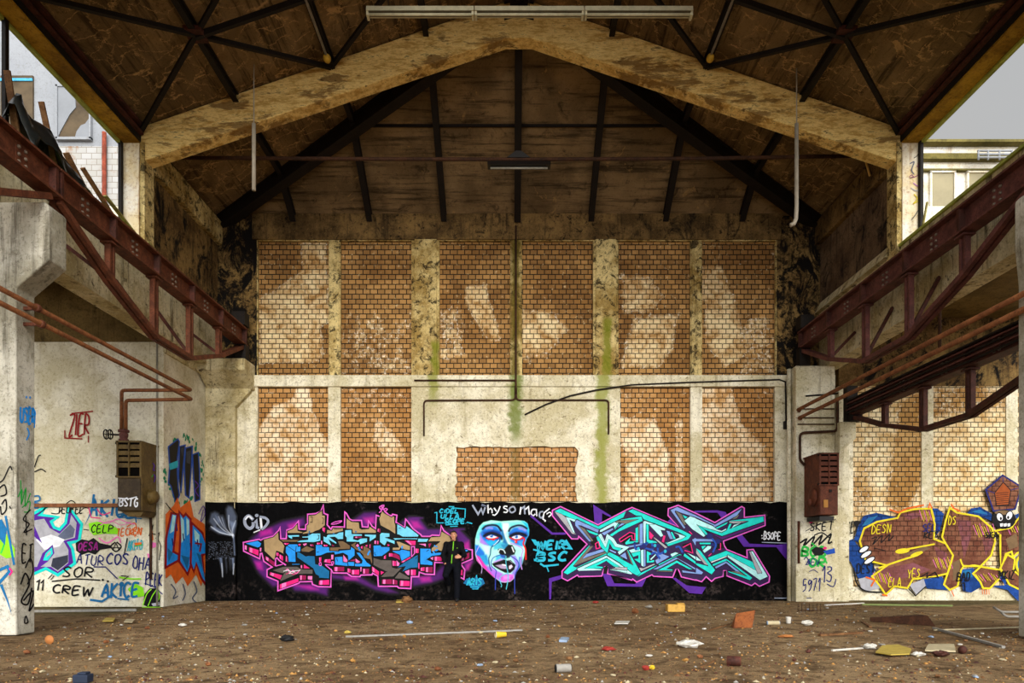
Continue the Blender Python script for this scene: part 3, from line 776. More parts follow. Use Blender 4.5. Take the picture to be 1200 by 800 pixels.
# ------------------------------------------------------------------ front pillars with corbels
def pillar(name, label, s, shaft, edge, outer, y0, y1, cham):
    p = MB()
    pts = [(outer, 0), (shaft, 0), (shaft, 4.94), (edge, 4.94+cham), (edge, 6.10), (edge + s*0.06, 6.16), (outer, 6.16)]
    p.prism(pts, 'y', y0, y1)
    o = struct(p.build(name, m_pillar, None, bevel=0.02), label)
    return o
pill = pillar('pillar_left', 'grey concrete pillar with corbel on the left, tagged with graffiti', -1, -7.05, -6.58, -8.6, 9.70, 10.09, 0.40)
pilr = pillar('pillar_right', 'pale concrete pillar cut by the right picture edge', 1, 7.13, 7.08, 8.6, 9.20, 9.62, 0.5)
m = MB()
m.tube([(-7.6, 9.69, 5.95), (-7.42, 9.62, 5.90), (-7.30, 9.60, 5.93)], 0.022, 6); m.tube([(-7.42, 9.62, 5.90), (-7.47, 9.60, 6.0)], 0.016, 6)
tag(m.build('iron_hook', m_steel), 'bent black iron hook in the left pillar', 'hook')

# ------------------------------------------------------------------ pipes
def bendy(pts, r=0.12, n=4):
    """round the corners of a polyline"""
    pts = [Vector(p) for p in pts]; out = [pts[0]]
    for a, b, c in zip(pts, pts[1:], pts[2:]):
        d1 = (a-b); d2 = (c-b); rr = min(r, d1.length*0.45, d2.length*0.45)
        p, q = b + d1.normalized()*rr, b + d2.normalized()*rr
        for i in range(n+1):
            u = i/n; out.append(p*(1-u)**2 + b*2*u*(1-u) + q*u*u)
    out.append(pts[-1]); return out
def pipe(name, pts, r, mat, label, cat='pipe', group=None, bend=0.12, seg=10):
    m = MB(); m.tube(bendy(pts, bend), r, seg)
    return tag(m.build(name, mat), label, cat, group)
pl1 = pipe('heating_pipe', [(-6.86, 3.0, 4.75), (-6.86, 14.6, 4.68), (-8.36, 14.62, 4.68), (-8.36, 14.62, 3.84)], 0.038, m_pipe, 'upper of two orange rusty pipes from left pillar to wall heater', 'pipe', 'heating pipes on the left', 0.07)
pl2 = pipe('heating_pipe', [(-6.80, 3.0, 4.52), (-6.80, 14.5, 4.46), (-8.26, 14.60, 4.46), (-8.26, 14.60, 3.84)], 0.038, m_pipe, 'lower of two orange rusty pipes from left pillar to wall heater', 'pipe', 'heating pipes on the left', 0.07)
for o, z, x in ((pl1, 4.705, -6.86), (pl2, 4.475, -6.80)):
    m = MB(); m.rod_lathe((x, 9.86, z+0.003), [(0.052, -0.04), (0.058, -0.03), (0.058, 0.03), (0.052, 0.04)], 'y', 12); m.bar((x-0.03, 9.86, z), (-7.06, 9.86, z), 0.03, 0.05); m.build('pipe_clamp', m_rust, o)
pipe('heating_pipe', [(7.03, 3.0, 4.73), (7.03, 16.80, 4.73), (7.12, 16.90, 4.73)], 0.042, m_pipe, 'upper of two rusty pipes under the right crane girder', 'pipe', 'heating pipes on the right')
pipe('heating_pipe', [(7.06, 3.0, 4.53), (7.06, 16.80, 4.53), (7.15, 16.90, 4.53)], 0.042, m_pipe, 'lower of two rusty pipes under the right crane girder', 'pipe', 'heating pipes on the right')
pipe('feed_pipe', [(8.04, 16.86, 5.0), (8.04, 16.86, 4.22), (7.12, 16.88, 4.18), (7.12, 16.88, 3.50), (7.22, 16.84, 3.38)], 0.032, m_pipe_dk, 'dark bent pipe feeding the rusty heater on the right pilaster')
for z_, n_ in ((4.78, 'upper'), (4.56, 'middle'), (4.40, 'lower')):
    pipe('thin_pipe', [(7.08, 16.91, z_), (7.98, 16.91, z_)], 0.014, m_pipe_dk, 'thin dark pipe across the right pilaster, %s of three' % n_, 'pipe', 'thin pipes on the right pilaster')
pipe('downpipe', [(6.98, 17.2, 5.84), (6.98, 17.2, 0.0)], 0.05, m_conc, 'cream vertical pipe at the left edge of the right pilaster', 'pipe')
pipe('rusty_conduit', [(7.10, 16.90, 2.0), (7.10, 16.90, 0.95)], 0.03, m_rust, 'short rusty red upright pipe beside the black mural end', 'pipe')

W1 = WALL - 0.04
def wp(px, py, off=0.0): return (wx(px), W1 - off, wz(py))
t = thing('wall_pipe', 'dark trident pipe run on the middle of the back wall', 'pipe', (wx(604), W1, wz(469)))
m = MB(); m.tube([wp(604.5, 266, 0.03), wp(604.5, 440, 0.03), wp(604.5, 452, 0.05), wp(604.5, 462, 0.02)], 0.024, 8); m.build('riser', m_pipe_dk, t)
m = MB(); m.tube(bendy([wp(604, 455, 0.02), wp(604, 469), wp(497, 469.5), wp(497, 511)], 0.1), 0.022, 8); m.build('branch', m_pipe_dk, t)
m = MB(); m.tube(bendy([wp(605, 455, 0.02), wp(605, 469), wp(713, 469), wp(713, 509)], 0.1), 0.022, 8); m.build('branch', m_pipe_dk, t)
m = MB(); m.tube([wp(486, 446.5, 0.05), wp(604, 446.5, 0.05)], 0.020, 8); m.build('crossbar', m_pipe_dk, t)
pts = [wp(615, 486), wp(640, 474), wp(668, 464), wp(700, 457), wp(740, 451.5, 0.02), wp(800, 449, 0.03), wp(860, 447, 0.03), wp(912, 445.5, 0.03), wp(919, 448, 0.03), wp(920, 460), wp(920.5, 496)]
m = MB(); m.tube(pts, 0.020, 8)
cb = tag(m.build('cable', m_steel), 'black cable sagging across the right half of the back wall', 'cable')
m = MB(); m.box(wx(917.5), wx(923.5), WALL-0.10, WALL-0.005, wz(503), wz(494)); m.build('junction_box', m_steel, cb)
for y0, y1, n in ((466, 476, 'upper'), (516, 524, 'lower')):
    m = MB(); m.tube([wp(972, y0, 0.42), wp(935, y0+3, 0.44)], 0.02, 6)
    if n == 'upper': tag(m.build('rod', m_steel), 'thin dark rod across the right pilaster above the heater', 'rod')

# ------------------------------------------------------------------ wall heaters
m_heat = rust('olive_brown_enamel', srgb(104,84,42), srgb(78,60,28), srgb(44,30,16), rough=0.6)
m_heat_f = rust('dark_brown_enamel', srgb(70,56,34), srgb(52,40,24), srgb(30,22,14), rough=0.6)
m_heat_r = rust('red_rust_sheet', srgb(106,56,36), srgb(80,40,26), srgb(42,22,14), rough=0.7)
m_dark = flat('dark_heater_inside', srgb(14,12,10), 0.9, spec=0.02)
def heater(x0, x1, y0, y1, z0, z1, front, side, label, louv):
    t = thing('wall_heater', label, 'heater', ((x0+x1)/2, y1, z0))
    c = MB()
    zs = z0 + (z1-z0)*0.50
    c.box(x0, x1, y0+0.04, y1, z0+0.02, z1-0.02); c.build('casing', side, t, bevel=0.012)
    c = MB(); c.box(x0-0.02, x1+0.01, y0, y1, z1-0.035, z1); c.box(x0-0.02, x1+0.01, y0, y0+0.05, zs-0.03, zs+0.0); c.box(x0-0.005, x0+0.03, y0, y0+0.05, zs, z1); c.box(x1-0.03, x1+0.005, y0, y0+0.05, zs, z1); c.box((x0+x1)/2-0.012, (x0+x1)/2+0.012, y0-0.005, y0+0.04, zs, z1); c.build('frame', side, t)
    c = MB(); c.box(x0+0.03, x1-0.03, y0+0.03, y0+0.045, zs, z1-0.03); c.build('inner_back', m_dark, t)
    n = 5
    for i in range(n):
        z = zs + 0.06 + (z1-zs-0.10)*(i/n); d = (z1-zs-0.1)/n
        if louv == 'gap' and i == 0: continue
        c = MB(); c.prism([(y0+0.005, z), (y0+0.04, z+d*0.98), (y0+0.046, z+d*0.98), (y0+0.012, z-0.005)], 'x', x0+0.03, x1-0.03); c.build('louvre', side, t)
    c = MB(); c.box(x0+0.015, x1-0.02, y0+0.012, y0+0.05, z0+0.03, zs-0.045); p = c.build('front_panel', front, t, bevel=0.01)
    for zz in (zs+0.0, z1-0.05):
        c = MB(); c.ball((x0-0.015, y0+0.03, zz), 0.03, 8, 6); c.build('hinge', m_steel, t)
    return t, p, zs
hl, hlp, hlz = heater(-8.39, -7.87, 14.48, 15.2, 2.07, 3.58, m_heat_f, m_heat, 'olive brown louvred wall heater on the left aisle wall', 'gap')
c = MB(); c.ball((-7.80, 14.86, 2.42), (0.10, 0.17, 0.15), 12, 8); c.rod_lathe((-7.82, 14.86, 2.42), [(0.17, -0.06), (0.17, 0.0), (0.10, 0.05)], 'x', 14); c.build('motor', m_heat, hl)
c = MB(); c.prism([(-8.36, 2.08), (-7.87, 2.08), (-7.95, 1.98), (-8.2, 1.98)], 'y', 14.6, 15.15); c.build('drip_tray', m_heat, hl)
v = thing('valve', 'rusty pipe valve with handwheel on top of the olive heater', 'valve', (-8.31, 14.6, 3.6))
c = MB(); c.rod_lathe((-8.31, 14.61, 3.58), [(0.10, 0), (0.10, 0.05), (0.07, 0.06), (0.09, 0.12), (0.09, 0.17), (0.06, 0.19), (0.11, 0.20), (0.11, 0.25), (0.05, 0.26)], 'z', 14); c.build('body', m_rust_r, v)
c = MB(); c.tube([(-8.38, 14.6, 3.72), (-8.58, 14.58, 3.73)], 0.02, 8); c.build('stem', m_steel, v)
for dx in (0.0, 0.09):
    c = MB(); ring = [(-8.58-dx, 14.58+0.02*math.cos(a)*0+0.09*math.cos(a), 3.73+0.10*math.sin(a)) for a in [2*math.pi*i/18 for i in range(19)]]
    c.tube(ring, 0.014, 6); 
    for a in (0, math.pi/2): c.tube([(-8.58-dx, 14.58-0.09*math.cos(a), 3.73-0.1*math.sin(a)), (-8.58-dx, 14.58+0.09*math.cos(a), 3.73+0.1*math.sin(a))], 0.010, 6)
    c.build('handwheel', m_steel, v); 
m = MB(); m.tube([(-8.0, 15.12, 2.0), (-8.0, 15.12, 0.62)], 0.03, 8)
tag(m.build('drain_pipe', m_pipe_dk), 'thin brown drain pipe below the olive wall heater', 'pipe')
m = MB(); m.tube([(-7.86, 15.12, GB), (-7.86, 15.12, 0.02)], 0.022, 8)
tag(m.build('conduit_upright', m_grey), 'grey upright conduit in the corner beside the olive heater', 'pipe')
hr, hrp, hrz = heater(7.25, 7.70, 16.08, 16.95, 2.08, 3.57, m_heat_r, m_heat_r, 'red rusted louvred wall heater on the right pilaster', 'all')
c = MB(); c.rod_lathe((7.24, 16.4, 2.55), [(0.22, 0.0), (0.22, -0.03), (0.16, -0.06), (0.05, -0.08)], 'x', 16); c.ball((7.14, 16.4, 2.42), (0.07, 0.1, 0.1), 10, 7); c.build('fan_cover', m_heat_r, hr)
c = MB(); c.box(7.47, 7.53, 16.065, 16.09, 2.64, 2.70); c.build('latch', m_steel, hr)
c = MB(); c.box(7.34, 7.44, 16.07, 16.09, 2.28, 2.46); c.build('sticker', flat('yellowed_sticker', srgb(176,120,46), 0.6), hr)
c = MB(); c.box(7.3, 7.64, 16.2, 16.9, 1.98, 2.08); c.build('drip_tray', m_dkmet, hr)

# ------------------------------------------------------------------ debris on the left sill
def sheet(name, f, nu, nv, mat, label, cat, t=0.006):
    m = MB(); vs = [f(i/nu, j/nv) for j in range(nv+1) for i in range(nu+1)]
    m.add(vs, [(j*(nu+1)+i, j*(nu+1)+i+1, (j+1)*(nu+1)+i+1, (j+1)*(nu+1)+i) for j in range(nv) for i in range(nu)], True)
    o = m.build(name, mat); s = o.modifiers.new('thickness', 'SOLIDIFY'); s.thickness = t
    return tag(o, label, cat)
m_tarp = flat('black_plastic_sheet', srgb(28,32,32), 0.28, 0.2, spec=0.6)
r4 = random.Random(21)
def tarp(u, v):
    y = 10.25 + 1.4*u
    ridge = (8.28 - 0.50*u) if u > 0.12 else 7.9 + 3.2*u
    z = ridge - abs(v-0.35)**1.15*1.25*(1.0-0.25*u) + 0.05*math.sin(9*u+5*v) + r4.uniform(-0.03, 0.03)
    x = XL - 0.30 + 0.62*v + 0.05*math.sin(13*u+3*v) + r4.uniform(-0.02, 0.02)
    return (x, y, max(z, GT-0.15 if v > 0.68 else GT+0.02))
sheet('plastic_sheet', tarp, 16, 10, m_tarp, 'torn black plastic sheet draped over the left window sill', 'tarpaulin')
m_wood = rust('weathered_timber', srgb(132,94,58), srgb(96,64,36), srgb(52,32,18))
m_woodg = rust('greenish_timber', srgb(162,154,92), srgb(128,116,62), srgb(70,58,30))
SL = [((-7.60, 10.52, 7.42), (-7.62, 10.30, 8.45), 0.10, m_wood, 'brown splintered board standing behind the black plastic sheet'),
      ((-7.58, 11.40, 7.42), (-7.60, 11.02, 8.46), 0.09, m_wood, 'thin splintered board standing in the middle of the left window'),
      ((-7.52, 12.25, 7.42), (-7.58, 11.60, 7.98), 0.10, m_wood, 'broken brown board leaning from the left sill beyond the plastic sheet'),
      ((-7.46, 12.90, 7.42), (-7.55, 12.00, 7.95), 0.08, m_wood, 'long brown lath sliding off the left sill'),
      ((-7.42, 13.55, 7.44), (-7.42, 12.45, 7.70), 0.07, m_woodg, 'greenish lath lying along the left sill near the column'),
      ((-7.02, 14.55, 6.95), (-7.22, 13.55, 7.36), 0.04, m_woodg, 'thin pale lath poking over the left crane girder')]
for p, q, w, mm, lab in SL:
    m = MB(); m.bar(p, q, w, 0.03, (0,1,0.3))
    tag(m.build('broken_board', mm), lab, 'board', 'broken boards on the left sill')
m = MB(); m.bar((7.98, 13.3, 7.42), (8.12, 13.35, 8.05), 0.03, 0.03)
tag(m.build('stick', m_woodg), 'pale stick leaning in the right window corner', 'stick')

# ------------------------------------------------------------------ buildings outside the broken windows
m_outw = concrete('white_outside_paint', srgb(150,154,160), srgb(140,144,150), srgb(112,108,104), streak=0.35, grime=0.15, bumps=0.2)
m_outd = flat('brown_dark_room', srgb(92,78,58), 0.8, 0.25, sc=1.5)
m_blue = flat('blue_band', srgb(70,170,214), 0.6)
m_glass = flat('dusty_white_pane', srgb(128,132,138), 0.35, 0.08, sc=1.0)
m_redpipe = rust('red_brown_downpipe', srgb(150,70,48), srgb(110,50,34), srgb(70,30,20))
def wbricks():
    k = NT('white_painted_brick'); x, y, z = k.sep()
    b = k.n('ShaderNodeTexBrick'); k.put(b.inputs['Vector'], k.comb(x, z, 0))
    b.inputs['Scale'].default_value = 1; b.inputs['Brick Width'].default_value = 0.30; b.inputs['Row Height'].default_value = 0.17; b.inputs['Mortar Size'].default_value = 0.008
    b.inputs['Color1'].default_value = srgb(172,172,172); b.inputs['Color2'].default_value = srgb(160,158,152); b.inputs['Mortar'].default_value = srgb(126,118,106)
    n1 = k.noise(0.9, 7, 0.7)
    c = k.mix(k.rng(n1, 0.54, 0.66), b.outputs['Color'], srgb(140,104,72))
    return k.done(c, 0.85, k.bump(k.ma('SUBTRACT', 1.0, b.outputs['Fac']), 0.4, 0.02))
m_wbrick = wbricks()
OY = 20.0; KO = OY/800
def ox(px): return (px-600)*KO
def oz(py): return CAMZ + (652-py)*KO
t = thing('neighbour_building', 'white neighbouring building with broken window seen through the left opening', 'building', (-15, OY, 0))
m = MB(); m.box(-26, -9.6, OY, OY+6, oz(172), oz(20)); m.build('upper_wall', m_outw, t)
m = MB(); m.box(-26, -9.6, OY-0.03, OY+6, 0, oz(172)); m.build('brick_wall', m_wbrick, t)
m = MB(); m.box(ox(2), ox(40), OY-0.06, OY+0.02, oz(152), oz(90)); w1 = m.build('window', m_outd, t)
m = MB(); m.box(ox(2), ox(40), OY-0.09, OY-0.05, oz(97), oz(94)); m.build('blue_strip', m_blue, w1)
m = MB(); m.box(ox(70), ox(107), OY-0.06, OY+0.02, oz(163), oz(104)); w2 = m.build('window', m_outd, t)
m = MB(); m.prism([(ox(70), oz(163)), (ox(70), oz(104)), (ox(90), oz(104)), (ox(91), oz(128)), (ox(84), oz(136)), (ox(73), oz(156))], 'y', OY-0.09, OY-0.06); m.build('pane_shard', m_glass, w2)
m = MB(); m.prism([(ox(107), oz(163)), (ox(107), oz(140)), (ox(102), oz(147)), (ox(97), oz(149)), (ox(92), oz(156)), (ox(90), oz(163))], 'y', OY-0.09, OY-0.06); m.build('pane_shard', m_glass, w2)
m = MB()
m.box(ox(68), ox(70), OY-0.12, OY, oz(165), oz(102)); m.box(ox(107), ox(109), OY-0.12, OY, oz(165), oz(102)); m.box(ox(68), ox(109), OY-0.12, OY, oz(166), oz(163)); m.box(ox(68), ox(109), OY-0.12, OY, oz(104), oz(102))
m.build('window_frame', m_outw, w2)
m = MB(); m.tube([(ox(125), OY-0.12, 6), (ox(125), OY-0.12, oz(158))], 0.06, 8); m.build('downpipe', m_redpipe, t)

t = thing('flat_roofed_building', 'white flat roofed building seen through the right opening', 'building', (14, OY, 0))
m_roofed = concrete('mossy_roof_edge', srgb(120,110,60), srgb(84,78,40), srgb(44,38,24), bumps=0.3)
m_conc_out = concrete('stained_white_facade', srgb(236,236,232), srgb(214,204,176), srgb(150,120,76), streak=0.6, grime=0.3)
m = MB(); m.box(ox(1070), ox(1330), OY, OY+8, 0, oz(170)); m.build('facade', m_conc_out, t)
m = MB(); m.box(ox(1070), ox(1330), OY-0.25, OY+8, oz(172), oz(169)); m.build('roof_edge', m_roofed, t)
m = MB(); m.box(ox(1070), ox(1330), OY-0.18, OY, oz(190), oz(183.5)); m.build('moss_band', m_roofed, t)
m = MB(); m.box(ox(1070), ox(1330), OY-0.12, OY, oz(202), oz(200)); m.build('cornice', m_roofed, t)
for a, b in ((1090, 1103), (1104, 1126), (1136, 1143), (1147, 1200)):
    m = MB(); m.box(ox(a), ox(b), OY+0.6, OY+0.8, oz(169), oz(164.5)); m.build('roof_kerb', m_conc_out, t)
m_pane = flat('olive_blind', srgb(146,136,104), 0.4, 0.12, sc=1.2)
for a, b in ((1090, 1116), (1133, 1160), (1176, 1203)):
    m = MB(); m.box(ox(a), ox(b), OY-0.06, OY+0.02, oz(262), oz(204)); w = m.build('window', m_pane, t)
    m = MB(); m.box(ox(a)-0.05, ox(a), OY-0.1, OY, oz(262), oz(203)); m.box(ox(b), ox(b)+0.05, OY-0.1, OY, oz(262), oz(203)); m.box(ox(a)-0.05, ox(b)+0.05, OY-0.1, OY, oz(204), oz(202)); m.build('window_frame', m_conc_out, w)
m = MB()
for zz in (188.5, 192.5, 196): m.tube([(ox(1132), OY-0.5, oz(zz)), (ox(1172), OY-0.5, oz(zz))], 0.03, 6)
for px in (1133, 1144, 1157, 1171): m.tube([(ox(px), OY-0.5, oz(199)), (ox(px), OY-0.5, oz(188))], 0.025, 6)
m.build('railing', m_outw, t)
m = MB(); m.tube([(ox(1150), OY+1.0, oz(161)), (ox(1215), OY+1.0, oz(157.5))], 0.03, 6); m.tube([(ox(1151), OY+1.0, oz(161)), (ox(1150), OY+1.0, oz(170))], 0.03, 6); m.build('roof_cable', m_redpipe, t)
# ------------------------------------------------------------------ wall painting kit
PAL = {}
def paint(name, r, g, b, var=0.10, rough=0.55):
    PAL[name] = flat('paint_' + name, srgb(r, g, b), rough, var, sc=7.0, spec=0.12)
for nm, c in dict(black=(4,4,5), ink=(14,13,16), white=(228,230,236), smoke=(150,158,178), slate=(92,100,122), dim=(52,56,70), grey=(168,168,176), olive=(112,106,96),
    pink=(226,96,200), hot=(226,34,122), wine=(150,14,78), rose=(242,120,190), tan=(168,142,102), umber=(116,92,64), stone=(92,84,80),
    sky=(112,204,236), blue=(34,146,236), deep=(16,104,158), glow=(36,10,52), violet=(80,22,106), magenta=(140,30,120), purple=(84,34,150), plum=(48,24,72),
    turq=(24,214,204), pale=(178,234,236), peri=(122,152,214), teal=(34,170,190), cyan=(36,176,206), navy=(26,34,104), royal=(30,76,170), steelblue=(28,106,158),
    red=(206,24,22), darkred=(140,18,20), orange=(224,104,34), lime=(136,220,30), green=(40,180,70), forest=(10,132,92), yellow=(222,202,36), brown=(106,56,40), mauve=(148,82,96),
    rust=(150,72,26), mint=(132,216,204), aqua=(70,188,196), lav=(150,124,214), orchid=(176,86,200), lip=(196,190,222)).items(): paint(nm, *c)

def through_brick(name, r, g_, b_, r2, g2, b2):
    k = NT('thin_paint_' + name); x, y, z = k.sep()
    b = k.n('ShaderNodeTexBrick'); k.put(b.inputs['Vector'], k.comb(x, z, 0)); b.offset = 0.5
    b.inputs['Scale'].default_value = 1; b.inputs['Brick Width'].default_value = 0.186; b.inputs['Row Height'].default_value = 0.1265; b.inputs['Mortar Size'].default_value = 0.011
    n1 = k.noise(1.8, 7, 0.7); n2 = k.noise(9, 7, 0.75)
    c = k.mix(k.rng(n1, 0.38, 0.62), srgb(r, g_, b_), srgb(r2, g2, b2))
    c = k.mix(k.ma('MULTIPLY', k.rng(n2, 0.5, 0.66), 0.5), c, srgb(r*0.45, g_*0.45, b_*0.45))
    c = k.mix(k.ma('MULTIPLY', b.outputs['Fac'], k.rng(z, 1.05, 1.25, 0.1, 0.75)), c, srgb(r*0.35, g_*0.35, b_*0.35))
    PAL[name] = k.done(c, 0.8, k.bump(k.ma('SUBTRACT', 1.0, b.outputs['Fac']), 0.4, 0.01), spec=0.1)
through_brick('brown', 98, 56, 42, 132, 88, 66); through_brick('mauve', 132, 80, 88, 112, 66, 62); through_brick('cobalt', 34, 74, 150, 22, 54, 112)

LET = {  # hand-drawn letter strokes on a unit box, y up
 'A': [[(0,0),(.32,1),(.62,0)],[(.12,.38),(.54,.38)]], 'B': [[(0,0),(0,1),(.45,.9),(.48,.62),(.05,.52),(.55,.4),(.52,.06),(0,0)]],
 'C': [[(.58,.85),(.3,1),(.04,.7),(.04,.3),(.3,0),(.6,.15)]], 'D': [[(0,0),(0,1),(.4,.88),(.58,.5),(.4,.1),(0,0)]],
 'E': [[(.55,1),(0,1),(0,0),(.58,0)],[(0,.52),(.45,.52)]], 'F': [[(.55,1),(0,1),(0,0)],[(0,.52),(.42,.52)]],
 'G': [[(.58,.85),(.3,1),(.04,.7),(.04,.3),(.3,0),(.58,.15),(.58,.45),(.36,.45)]], 'H': [[(0,0),(0,1)],[(.55,0),(.55,1)],[(0,.5),(.55,.5)]],
 'I': [[(.1,0),(.1,1)]], 'K': [[(0,0),(0,1)],[(.55,1),(.04,.45),(.6,0)]], 'L': [[(0,1),(0,0),(.52,0)]], 'M': [[(0,0),(.08,1),(.36,.4),(.64,1),(.72,0)]],
 'N': [[(0,0),(0,1),(.55,0),(.55,1)]], 'O': [[(.3,1),(.03,.72),(.03,.28),(.3,0),(.57,.28),(.57,.72),(.32,1)]], 'P': [[(0,0),(0,1),(.5,.88),(.5,.56),(.02,.45)]],
 'R': [[(0,0),(0,1),(.5,.86),(.46,.56),(.04,.46),(.58,0)]], 'S': [[(.56,.86),(.3,1),(.04,.78),(.5,.36),(.42,.06),(.04,.1)]], 'T': [[(.3,0),(.3,1)],[(0,1),(.62,1)]],
 'U': [[(0,1),(.02,.25),(.28,0),(.54,.25),(.56,1)]], 'V': [[(0,1),(.28,0),(.56,1)]], 'W': [[(0,1),(.16,0),(.38,.7),(.6,0),(.78,1)]], 'X': [[(0,0),(.56,1)],[(0,1),(.56,0)]],
 'Y': [[(0,1),(.28,.5),(.58,1)],[(.28,.5),(.2,0)]], 'Z': [[(0,1),(.56,1),(0,0),(.6,0)]], 'Q': [[(.3,1),(.03,.6),(.2,.05),(.5,.2),(.55,.75),(.3,1)],[(.35,.3),(.65,-.05)]],
 '1': [[(0,.75),(.22,1),(.22,0)]], '3': [[(.04,.92),(.4,1),(.48,.75),(.14,.55),(.54,.36),(.46,.04),(.02,.06)]], '5': [[(.5,1),(.08,1),(.06,.56),(.46,.52),(.48,.1),(.02,.02)]],
 '9': [[(.5,.9),(.2,1),(.04,.7),(.3,.5),(.52,.8),(.48,.3),(.2,0)]], '7': [[(0,1),(.56,1),(.18,0)]],
 '?': [[(.04,.8),(.28,1),(.52,.8),(.3,.5),(.26,.28)],[(.24,.1),(.28,.02)]], '.': [[(.08,.1),(.16,0)]], '-': [[(.05,.4),(.45,.4)]],
 'h': [[(0,1),(0,0)],[(.02,.4),(.25,.56),(.42,.4),(.44,0)]], 'y': [[(0,.6),(.22,.15)],[(.48,.62),(.2,-.3),(-.05,-.25)]], 's': [[(.42,.55),(.15,.6),(.06,.42),(.38,.22),(.3,.02),(.02,.04)]],
 'o': [[(.22,.6),(.02,.3),(.22,0),(.44,.3),(.24,.6)]], 'm': [[(0,0),(.02,.58)],[(.03,.42),(.22,.58),(.32,.4),(.32,0)],[(.33,.42),(.52,.58),(.62,.4),(.64,0)]],
 'a': [[(.42,.5),(.15,.58),(.02,.25),(.18,0),(.42,.15)],[(.44,.6),(.46,0)]], 'd': [[(.42,.5),(.15,.58),(.02,.25),(.18,0),(.42,.15)],[(.46,1.05),(.48,0)]],
 'i': [[(.06,0),(.06,.6)],[(.04,.85),(.09,.9)]], 'e': [[(.04,.3),(.42,.34),(.25,.6),(.03,.35),(.12,.02),(.42,.08)]],
}
class Paint(MB):
    """paint on one wall plane. kind 'y': plane Y=v; kind 'x': plane X=v (s: which way it faces). Crop coordinates -> picture -> the wall."""
    STEP = 0.00010
    NEXT = {}
    def __init__(s, kind, v, crop, sgn=1, base=0.0055):
        super().__init__(); s.kind, s.val, s.crop, s.sgn = kind, v, crop, sgn
        s.key = (kind, v); s.base = Paint.NEXT.get(s.key, base)
        s.layer = 0; s.mats = []; s.dx = 0
    def pt(s, x, y):
        px = s.crop[0] + (x + s.dx)/s.crop[2]; py = s.crop[1] + y/s.crop[2]
        off = s.base + s.layer*s.STEP
        if s.kind == 'y':
            k = s.val/800.0
            return ((px-600)*k, s.val - off, CAMZ + (652-py)*k)
        Y = min(s.val*800.0/(px-600), PL-0.01 if s.val < -7.5 else 99)
        return (s.val + s.sgn*off, Y, CAMZ + (652-py)*Y/800.0)
    def use(s, c):
        if c not in s.mats: s.mats.append(c)
        s.cur = s.mats.index(c)
    def poly(s, c, pts, edge=None, w=5):
        s.use(c); s.layer += 1
        tri = tessellate_polygon([[Vector((p[0], p[1], 0)) for p in pts]])
        s.add([s.pt(*p) for p in pts], tri)
        if edge: s.line(edge, list(pts), w, True)
        return s
    def line(s, c, pts, w=6, closed=False, taper=False):
        s.use(c); s.layer += 1
        P = [Vector((p[0], p[1])) for p in pts]; n = len(P)
        if n < 2: return s
        if closed and (P[0]-P[-1]).length < 1e-6: P = P[:-1]; n -= 1
        L, R = [], []
        for i in range(n):
            a = P[i-1] if (closed or i > 0) else None
            b = P[(i+1) % n] if (closed or i < n-1) else None
            d1 = (P[i]-a).normalized() if a is not None else None
            d2 = (b-P[i]).normalized() if b is not None else None
            if d1 is None: d1 = d2
            if d2 is None: d2 = d1
            n1 = Vector((-d1.y, d1.x)); n2 = Vector((-d2.y, d2.x))
            mt = n1 + n2
            if mt.length < 0.35: mt = n1.copy(); k = 1.0
            else:
                mt.normalize(); k = min(1.0/max(mt.dot(n1), 0.3), 2.0)
            hw = w/2.0
            if taper: hw *= (1 - i/(n-1))*0.95 + 0.05
            L.append(P[i] + mt*hw*k); R.append(P[i] - mt*hw*k)
        vs = [s.pt(p.x, p.y) for p in L] + [s.pt(p.x, p.y) for p in R]
        m = n if closed else n-1
        s.add(vs, [(i, (i+1) % n, n+(i+1) % n, n+i) for i in range(m)])
        return s
    def curve(s, c, pts, w=6, closed=False, taper=False):
        """same, through a smooth line"""
        P = [Vector((p[0], p[1])) for p in pts]; n = len(P); out = []
        rngi = range(n) if closed else range(n-1)
        for i in rngi:
            p0 = P[(i-1) % n] if (closed or i > 0) else P[i]; p1 = P[i]; p2 = P[(i+1) % n]; p3 = P[(i+2) % n] if (closed or i < n-2) else p2
            for k in range(5):
                t = k/5
                out.append(0.5*((2*p1)+(p2-p0)*t+(2*p0-5*p1+4*p2-p3)*t*t+(3*p1-p0-3*p2+p3)*t**3))
        if not closed: out.append(P[-1])
        return s.line(c, [(p.x, p.y) for p in out], w, closed, taper)
    def oval(s, c, x, y, rx, ry, rot=0.0, edge=None, w=4, n=18):
        ca, sa = math.cos(rot), math.sin(rot)
        pts = [(x + rx*math.cos(a)*ca - ry*math.sin(a)*sa, y + rx*math.cos(a)*sa + ry*math.sin(a)*ca) for a in [2*math.pi*i/n for i in range(n)]]
        return s.poly(c, pts, edge, w)
    def text(s, c, string, x, y, h, adv=None, w=5, slope=0.0, slant=0.16, jit=0.07, seed=1, outline=None, ow=4):
        """letters from baseline start (x,y), height h, baseline rising by slope; optional outline colour drawn first"""
        rr = random.Random(seed); adv = adv or h*0.72
        todo = []
        cx = x
        for ch in string:
            if ch == ' ': cx += adv*0.6; continue
            for st in LET[ch]:
                pts = [(cx + (px + slant*py)*adv*1.18 + rr.uniform(-jit, jit)*h*0.5, y + (cx-x)*slope - py*h + rr.uniform(-jit, jit)*h) for px, py in st]
                todo.append(pts)
            cx += adv*(1.28 if ch in 'MWm' else 0.5 if ch in 'I1.i' else 1.0)
        if outline:
            for p in todo: s.line(outline, p, w + ow)
        for p in todo:
            if len(p) > 2 and string != '11': s.curve(c, p, w*1.15)
            else: s.line(c, p, w*1.15)
        return s
